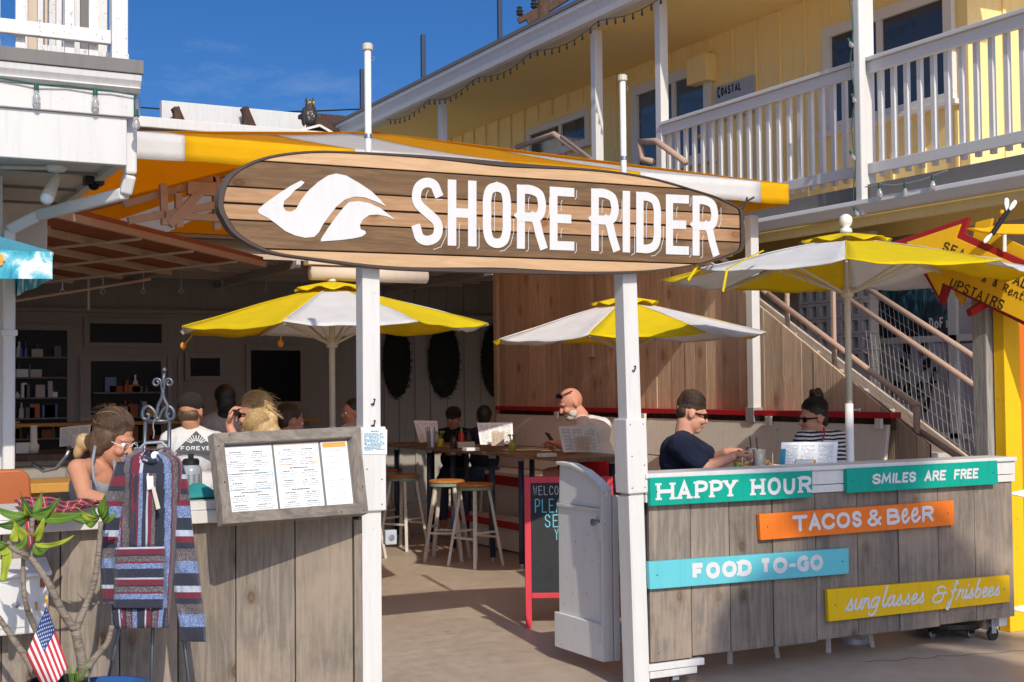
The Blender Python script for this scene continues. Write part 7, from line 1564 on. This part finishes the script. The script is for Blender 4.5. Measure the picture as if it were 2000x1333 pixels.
def loft(name, rows, nang, stripe, depthr, parent, off=0, folds=(.008, 5), capends=True, twist=0):
    """rows: (y, xl, xr, depth offset); ring of nang columns; stripe(i_row, k_col) -> material index"""
    P = []; ys = catmull([V(a, b_, c) for a, b_, c, *_ in rows], 5); dz = catmull([V(q[3] if len(q) > 3 else 0, q[4] if len(q) > 4 else 1, 0) for q in rows], 5)
    k = MB()
    for i, (q, w) in enumerate(zip(ys, dz)):
        cx, hw = (q.y+q.z)/2, (q.z-q.y)/2
        for j in range(nang):
            a = 2*math.pi*j/nang; ca_, sa = math.cos(a), math.sin(a); x = math.copysign(abs(ca_)**.75, ca_); y = math.copysign(abs(sa)**.75, sa)
            fo = folds[0]*1.5*math.sin(folds[1]*a+q.x*.02)*min(1, i/6)+.006*math.sin(q.x*.11+a*3)+.004*math.sin(q.x*.05+a*11)
            k.v.append(hp(cx+hw*x, q.x, off+w.x-(depthr*w.y+fo)*y))
    n = nang; m_ = len(ys)
    for i in range(m_-1):
        for j in range(n): k.f.append((i*n+j, i*n+(j+1) % n, (i+1)*n+(j+1) % n, (i+1)*n+j)); k.mi.append(stripe(i, j, ys[i].x))
    if capends: k.f += [tuple(range(n)), tuple(range((m_-1)*n, m_*n))]; k.mi += [0, 0]
    return k.build(name, None, parent, smooth=True, mats=BM, fix=False, subsurf=0)
L17 = len(SEQ)
loft('body', [(884, 264, 322, 0, .6), (893, 242, 348, 0, .75), (910, 232, 356, 0, .9), (955, 226, 354), (1020, 222, 350), (1080, 220, 345), (1140, 219, 338), (1190, 217, 334), (1226, 218, 330, 0, .8)], 136, lambda i, j, y: SEQ[((j+i//3)//2) % L17], .075, HO, folds=(.009, 7))
loft('sleeve', [(902, 328, 356, .0, .7), (945, 336, 368), (1000, 338, 373), (1060, 336, 380), (1120, 337, 389), (1180, 343, 397), (1225, 350, 402), (1254, 354, 402, 0, .8)], 40, lambda i, j, y: SEQ[int((y-905)/6.4) % L17], .042, HO, off=.01, folds=(.006, 3))
loft('sleeve', [(902, 228, 256, .02, .7), (950, 212, 246), (1000, 201, 238), (1060, 196, 232), (1110, 196, 230), (1150, 198, 228), (1182, 202, 226, 0, .7)], 40, lambda i, j, y: SEQ[int((y-905)/6.4) % L17], .038, HO, off=-.035, folds=(.006, 3))
# front pouch with level stripes, placket and hood
def patch(nm, quad, nu, nv, stripe, n0, bulge=.02):
    k = MB(); k.grid(lambda u, w: hp(quad[0][0]+(quad[1][0]-quad[0][0])*u+(quad[3][0]-quad[0][0])*w*(1-u)+(quad[2][0]-quad[1][0])*w*u, quad[0][1]+(quad[1][1]-quad[0][1])*u*(1-w)+(quad[3][1]-quad[0][1])*w+(quad[2][1]-quad[1][1]-(quad[3][1]-quad[0][1]))*w*u, n0-bulge*math.sin(math.pi*u)-.004*math.sin(13*u+9*w)), nu, nv)
    for q in range(len(k.f)): k.mi[q] = stripe(q % nu, q//nu)
    return k.build(nm, None, HO, smooth=True, mats=BM, fix=False, solid=.005)
patch('front_pouch', [(226, 1070), (322, 1068), (318, 1186), (222, 1188)], 10, 34, lambda i, j: SEQ[(j*1+3) % L17], -.083, .022)
patch('chest_panel', [(262, 925), (305, 925), (302, 1068), (258, 1070)], 12, 16, lambda i, j: [0, 0, 2, 1, 1, 0, 0, 4, 2, 2, 3, 3][i % 12], -.088, .012)
patch('hem_pocket', [(222, 1190), (326, 1188), (322, 1224), (226, 1228)], 34, 4, lambda i, j: SEQ[(i*1) % L17], -.07, .012)
k = MB()
for i in range(25):
    a = math.pi*2*i/24; 
    for j in range(8):
        c = 2*math.pi*j/8; R0 = 27+8*math.sin(a); k.v.append(hp(298+(R0+9*math.cos(c))*math.cos(a), 884+(7+5*math.cos(c))*math.sin(a)*1.2-8*math.cos(a*2), -.075*math.sin(a)*-1*-1+.018*math.sin(c)+.02))
for i in range(24):
    for j in range(8): k.f.append((i*8+j, i*8+(j+1) % 8, (i+1)*8+(j+1) % 8, (i+1)*8+j)); k.mi.append(SEQ[(i*2+j) % L17])
k.build('hood', None, HO, smooth=True, mats=BM, fix=False)
MB().prism([hp(286, 930, -.105), hp(299, 930, -.105), hp(300, 955, -.108), hp(288, 957, -.108)], (0, -.001, 0)).build('size_tag', 'paper', HO)
MB().prism([hp(295, 952, -.115), hp(302, 950, -.115), hp(313, 993, -.118), hp(305, 996, -.118)], (0, -.004, 0)).build('price_tag', 'pole_cream', HO, .001); MB().lathe(hp(303, 890, -.06), [(.017, 0), (.017, .002)], 16, (0, -1, 0)).build('round_label', 'paper', HO)

# ================================================================== plumeria in a blue pot, with flag
DP = 5.15
def pp_(px, py, n=0): return at(px, py, DP+n)
m, t, b = newmat('plumeria_bark'); v = coords(t); n1 = noise(t, v, 38, 5, .6); n2 = noise(t, coords(t, (1, 1, 5)), 26, 3)
col = mixc(t, n1, (.30, .25, .20), (.17, .135, .105)); col = mixc(t, ramp(t, n2, [(.52, 0.0), (.62, .7)]), col, (.10, .075, .06)); t.links.new(col, b.inputs['Base Color']); b.inputs['Roughness'].default_value = .8; bump(t, b, n2, .004, .8)
def leafmat(name, c1, c2):
    m, t, b = newmat(name); v = coords(t); n1 = noise(t, v, 16, 4); uvv = N(t, 'ShaderNodeUVMap'); sx = N(t, 'ShaderNodeSeparateXYZ'); t.links.new(uvv.outputs[0], sx.inputs[0])
    wv = N(t, 'ShaderNodeTexWave'); wv.inputs['Scale'].default_value = 9; wv.inputs['Distortion'].default_value = 1.0; t.links.new(uvv.outputs[0], wv.inputs['Vector'])
    col = mixc(t, n1, c1, c2); mid = N(t, 'ShaderNodeMath', operation='ABSOLUTE'); sb_ = N(t, 'ShaderNodeMath', operation='SUBTRACT'); sb_.inputs[1].default_value = .5; t.links.new(sx.outputs[0], sb_.inputs[0]); t.links.new(sb_.outputs[0], mid.inputs[0])
    col = mixc(t, ramp(t, mid.outputs[0], [(.02, .7), (.05, 0.0)]), col, (.35, .42, .12)); t.links.new(col, b.inputs['Base Color']); b.inputs['Roughness'].default_value = .5; b.inputs['Specular IOR Level'].default_value = .35
    bump(t, b, wv.outputs['Fac'], .003, .25); tr = N(t, 'ShaderNodeBsdfTranslucent'); t.links.new(col, tr.inputs[0]); mxs = N(t, 'ShaderNodeMixShader'); mxs.inputs[0].default_value = .25; t.links.new(b.outputs[0], mxs.inputs[1]); t.links.new(tr.outputs[0], mxs.inputs[2]); t.links.new(mxs.outputs[0], t.nodes['Material Output'].inputs[0])
leafmat('leaf_green', (.17, .31, .035), (.10, .21, .025)); leafmat('leaf_lime', (.44, .52, .04), (.32, .42, .035)); leafmat('leaf_deep', (.085, .18, .03), (.05, .12, .02))
PLu = thing('plumeria', 'bare branched plumeria with bright leaf tufts in front of the left counter', 'plant', V(pp_(165, 1330).x, pp_(165, 1330).y, 0))
def limb(pts, r0, r1, dn): P = catmull([pp_(x, y, dn[min(i, len(dn)-1)]) for i, (x, y) in enumerate(pts)], 5); n = len(P); MB().tube(P, [r0+(r1-r0)*i/(n-1)+.0008*math.sin(i*2.3) for i in range(n)], 10).build('limb', 'plumeria_bark', PLu, smooth=True)
limb([(166, 1400), (165, 1333), (158, 1282), (147, 1232)], .024, .018, [0]); limb([(147, 1232), (122, 1195), (95, 1140), (72, 1105), (57, 1087)], .0165, .0115, [0, -.03, -.06])
limb([(57, 1087), (40, 1080), (23, 1070), (15, 1058)], .011, .009, [-.06, -.1]); limb([(57, 1087), (64, 1072), (62, 1048), (63, 1012)], .011, .0095, [-.06, -.05]); limb([(147, 1232), (158, 1205), (169, 1180), (184, 1136), (192, 1085), (197, 1020)], .0165, .0095, [0, .02, .05])
limb([(170, 1305), (188, 1282), (209, 1257), (219, 1222)], .015, .010, [0, .05]); limb([(74, 1240), (60, 1208), (50, 1178), (45, 1130), (46, 1090)], .012, .0085, [.05, .02, -.03]); limb([(74, 1240), (86, 1290), (110, 1350), (140, 1400)], .013, .016, [.05]); limb([(-14, 1192), (8, 1222), (35, 1262), (60, 1300), (100, 1390)], .010, .016, [.02])
def leaf(bp, tp, w, n0, n1, mm, droop=.02, fold=.35):
    A, B = pp_(*bp, n0), pp_(*tp, n1); d = B-A; L_ = d.length; d.normalize(); sd = d.cross(FW*-1).normalized(); nr = sd.cross(d).normalized(); nv = 9; nu = 4; k = MB(); sw = random.uniform(-.5, .5)
    sd2 = (sd*math.cos(sw)+nr*math.sin(sw)); nr2 = sd2.cross(d)
    def f(u, t_):
        ww = w*(math.sin(math.pi*min(1, t_**.8*.97+.03))**.75+.04); x = (u-.5)*2; return A+d*L_*t_+sd2*x*ww*.5+nr2*(abs(x)*fold*ww*.5)-ZZ*(droop*4*(t_-.5)**2-droop)*-1*(1)+nr2*.006*math.sin(9*t_)*x
    o = uvgrid('leaf', mm, f, nu, nv, PLu, .0012); return o
random.seed(21)
LVW = .82
LV = [((62, 1005), (-12, 990), .042, 0, -.05, 'leaf_green'), ((60, 1006), (-8, 1024), .045, 0, -.08, 'leaf_deep'), ((64, 1003), (40, 962), .036, 0, .05, 'leaf_deep'), ((66, 1003), (82, 958), .034, 0, .05, 'leaf_green'), ((66, 1004), (118, 972), .04, 0, .03, 'leaf_deep'), ((66, 1006), (168, 1000), .05, 0, -.06, 'leaf_green'), ((62, 1006), (108, 990), .036, 0, -.03, 'leaf_green'), ((60, 1004), (48, 985), .03, 0, -.06, 'leaf_lime'),
      ((62, 1048), (22, 1012), .036, -.05, -.08, 'leaf_lime'), ((60, 1050), (34, 1030), .04, -.05, -.1, 'leaf_lime'), ((63, 1055), (86, 1012), .042, -.05, -.08, 'leaf_lime'), ((64, 1062), (145, 1046), .024, -.05, -.05, 'leaf_lime'), ((64, 1066), (95, 1072), .034, -.05, -.1, 'leaf_green'), ((24, 1066), (-8, 1072), .034, -.1, -.1, 'leaf_lime'), ((20, 1062), (-14, 1046), .036, -.1, -.12, 'leaf_green'), ((18, 1070), (5, 1136), .046, -.1, -.12, 'leaf_lime'), ((26, 1058), (30, 1020), .036, -.1, -.1, 'leaf_lime'), ((28, 1070), (58, 1040), .034, -.1, -.07, 'leaf_green'),
      ((197, 1012), (208, 958), .05, .05, .02, 'leaf_green'), ((195, 1010), (150, 990), .03, .05, 0, 'leaf_lime'), ((194, 1012), (160, 1014), .034, .05, .02, 'leaf_green'), ((198, 1012), (214, 985), .036, .05, .03, 'leaf_deep'), ((193, 1012), (178, 985), .03, .05, .06, 'leaf_deep'), ((196, 1010), (228, 1000), .03, .05, .05, 'leaf_green'), ((192, 1008), (128, 1003), .032, .05, -.02, 'leaf_green')]
for q in LV: leaf(q[0], q[1], q[2]*LVW, *q[3:])
BP = thing('blue_pot', 'glazed blue pot at the foot of the plumeria', 'pot', V(pp_(190, 1330).x, pp_(190, 1330).y, 0)); pc = pp_(200, 1340, .02); zrim = pc.z
MB().lathe(V(pc.x, pc.y, 0), [(.13, 0), (.15, .02), (.19, zrim*.6), (.175, zrim-.06), (.19, zrim-.02), (.185, zrim), (.165, zrim), (.16, zrim-.04), (.005, zrim-.045)], 30).build('vessel', 'ceramic_blue', BP, smooth=True)
NPt = thing('nursery_pot', 'black nursery pot holding the small flag stick', 'pot', V(pp_(118, 1335).x, pp_(118, 1335).y, 0)); nc = pp_(112, 1328, -.06)
MB().lathe(V(nc.x, nc.y, 0), [(.07, 0), (.09, .02), (.105, nc.z-.03), (.112, nc.z-.03), (.112, nc.z), (.1, nc.z), (.095, nc.z-.04), (.004, nc.z-.045)], 24).build('vessel', 'black_metal', NPt)
gr = MB(); rg = random.Random(4)
for i in range(14):
    q = pp_(150+rg.uniform(-14, 14), 1340, rg.uniform(-.05, .03)); tp = q+rr_*rg.uniform(-.04, .04)+ZZ*rg.uniform(.05, .13); gr.tube([q, q.lerp(tp, .6)+rr_*.004, tp], [.003, .0025, .0006], 4)
tag(gr.build('grass_tuft', 'leaf_green'), 'thin green grass blades beside the plumeria trunk', 'grass')
# ---- small flag
plain('flag_red', (.50, .025, .045), .85); plain('flag_white', (.72, .70, .67), .85); plain('flag_blue', (.02, .05, .20), .85)
FA, FD, FB, FC = (91, 1184), (51, 1279), (134, 1305), (90, 1358); nfl = 26
def fl(u, w, n=0):   # u along the hoist, w along the fly
    x = (FA[0]*(1-u)+FD[0]*u)*(1-w)+(FB[0]*(1-u)+FC[0]*u)*w; y = (FA[1]*(1-u)+FD[1]*u)*(1-w)+(FB[1]*(1-u)+FC[1]*u)*w; return pp_(x, y, -.16+.025*math.sin(5*u+2.2*w)*(.3+w)-n)
FLg = thing('small_flag', 'small stars and stripes flag drooping in front of the plumeria', 'flag', pp_(92, 1358, -.16)); k = MB(); k.grid(lambda a, c: fl(a, c), nfl, 20)
for q in range(len(k.f)):
    i, j_ = q % nfl, q//nfl; k.mi[q] = 2 if (i < 14 and j_ < 8) else (0 if (i//2) % 2 == 0 else 1)
k.build('cloth', None, FLg, smooth=True, mats=['flag_red', 'flag_white', 'flag_blue'], fix=False, solid=.0012)
k = MB()
for i in range(9):
    for j_ in range(6 if i % 2 == 0 else 5):
        u = (i+.7)/26*2.6*.55; u = 14/26*(i+.8)/9.6; w = .4*((j_+.6+(0 if i % 2 == 0 else .5))/6.3); c0 = fl(u, w, .0025); e1 = (fl(u, w+.02, .0025)-c0).normalized(); e2 = (fl(u+.02, w, .0025)-c0).normalized(); pts = []
        for q in range(10): a = math.pi*q/5; rad = .0042 if q % 2 == 0 else .0017; pts.append(c0+e1*math.cos(a)*rad+e2*math.sin(a)*rad)
        k.add(pts, [tuple(range(10))])
k.build('stars', 'flag_white', FLg, fix=False)
MB().tube([pp_(91, 1170, -.155), pp_(100, 1260, -.12), pp_(114, 1345, -.07)], .0035, 6).build('stick', 'amber_wood', FLg); MB().lathe(pp_(91, 1171, -.155), [(.005, 0), (.006, .006), (.001, .016)], 8).build('tip', 'mustard', FLg)
# ---- mail box on the counter front
MX = thing('mailbox', 'white metal mailbox fixed to the planks behind the plumeria', 'mailbox', onY(60, 1240, -.1)); mx0, mx1 = onY(-30, 1170, -.13).x, onY(95, 1170, -.13).x; mz1, mz0 = onY(60, 1120, -.13).z, onY(60, 1238, -.13).z
MB().box((mx0, -.13, mz0), (mx1, -.004, mz1)).build('body', 'white_paint', MX, .006)
MB().prism([(mx0-.01, -.155, mz1-.012), (mx0-.01, -.155, mz1+.002), (mx0-.01, -.004, mz1+.05), (mx0-.01, -.004, mz1+.002)], (mx1-mx0+.02, 0, 0)).build('lid', 'white_paint', MX, .004)
MB().box((mx0+.02, -.136, mz0+.03), (mx1-.09, -.131, mz1-.035)).build('door', 'white_paint', MX, .002)
MB().lathe(V(mx0+.12, -.136, (mz0+mz1)/2), [(.012, 0), (.012, .004), (.004, .006)], 14, (0, -1, 0)).build('lock', 'steel', MX); MB().box((mx1-.035, -.137, mz1-.06), (mx1-.015, -.1315, mz1-.025)).build('badge', 'rust_panel', MX, .002)
MB().tube([V(mx1-.05, -.133, mz1-.12), V(mx1-.05, -.145, mz1-.125), V(mx1-.05, -.14, mz1-.15)], .004, 6).build('hasp', 'amber_wood', MX)

# ================================================================== palm on the street behind the viewer; it throws the soft shade on the right counter
PA = thing('street_palm', 'tall street palm behind the viewer shading the right counter', 'palm tree', (0, 0, 0))
tgt = onY(1700, 1110, 0); sd_ = sdir.normalized(); crown = tgt+sd_*15.5; base = V(crown.x, crown.y, 0); PA.location = base; WP[PA.name] = base
MB().tube([base+V(.25*math.sin(i*.25), 0, crown.z*i/14) for i in range(15)], [.2-.006*i for i in range(15)], 12).build('trunk', 'plumeria_bark', PA, smooth=True)
rp2 = random.Random(9); top_ = base+V(.25*math.sin(14*.25), 0, crown.z)
for i in range(40):
    a = i*2.4+rp2.uniform(-.2, .2); el = rp2.uniform(-.5, 1.0); Lf = rp2.uniform(1.1, 1.7); k = MB(); pr = top_
    d = V(math.cos(a)*math.cos(el), math.sin(a)*math.cos(el), math.sin(el)); st_ = []
    for q in range(9): st_.append(pr.copy()); pr = pr+d*(Lf/8); d = (d-ZZ*.16).normalized()
    k.tube(st_, [.02-.002*q for q in range(9)], 5)
    for q in range(1, 9):
        dd = (st_[q]-st_[q-1]).normalized(); sdv = dd.cross(ZZ).normalized()
        for s in (-1, 1):
            for e in (0, .5):
                p0 = st_[q-1].lerp(st_[q], e); tip = p0+(sdv*s*.55+dd*.45-ZZ*.25)*.5; n_ = dd*.07; k.add([p0-n_, p0+n_, tip], [(0, 1, 2)])
    k.build('frond', 'leaf_deep', PA, fix=False)
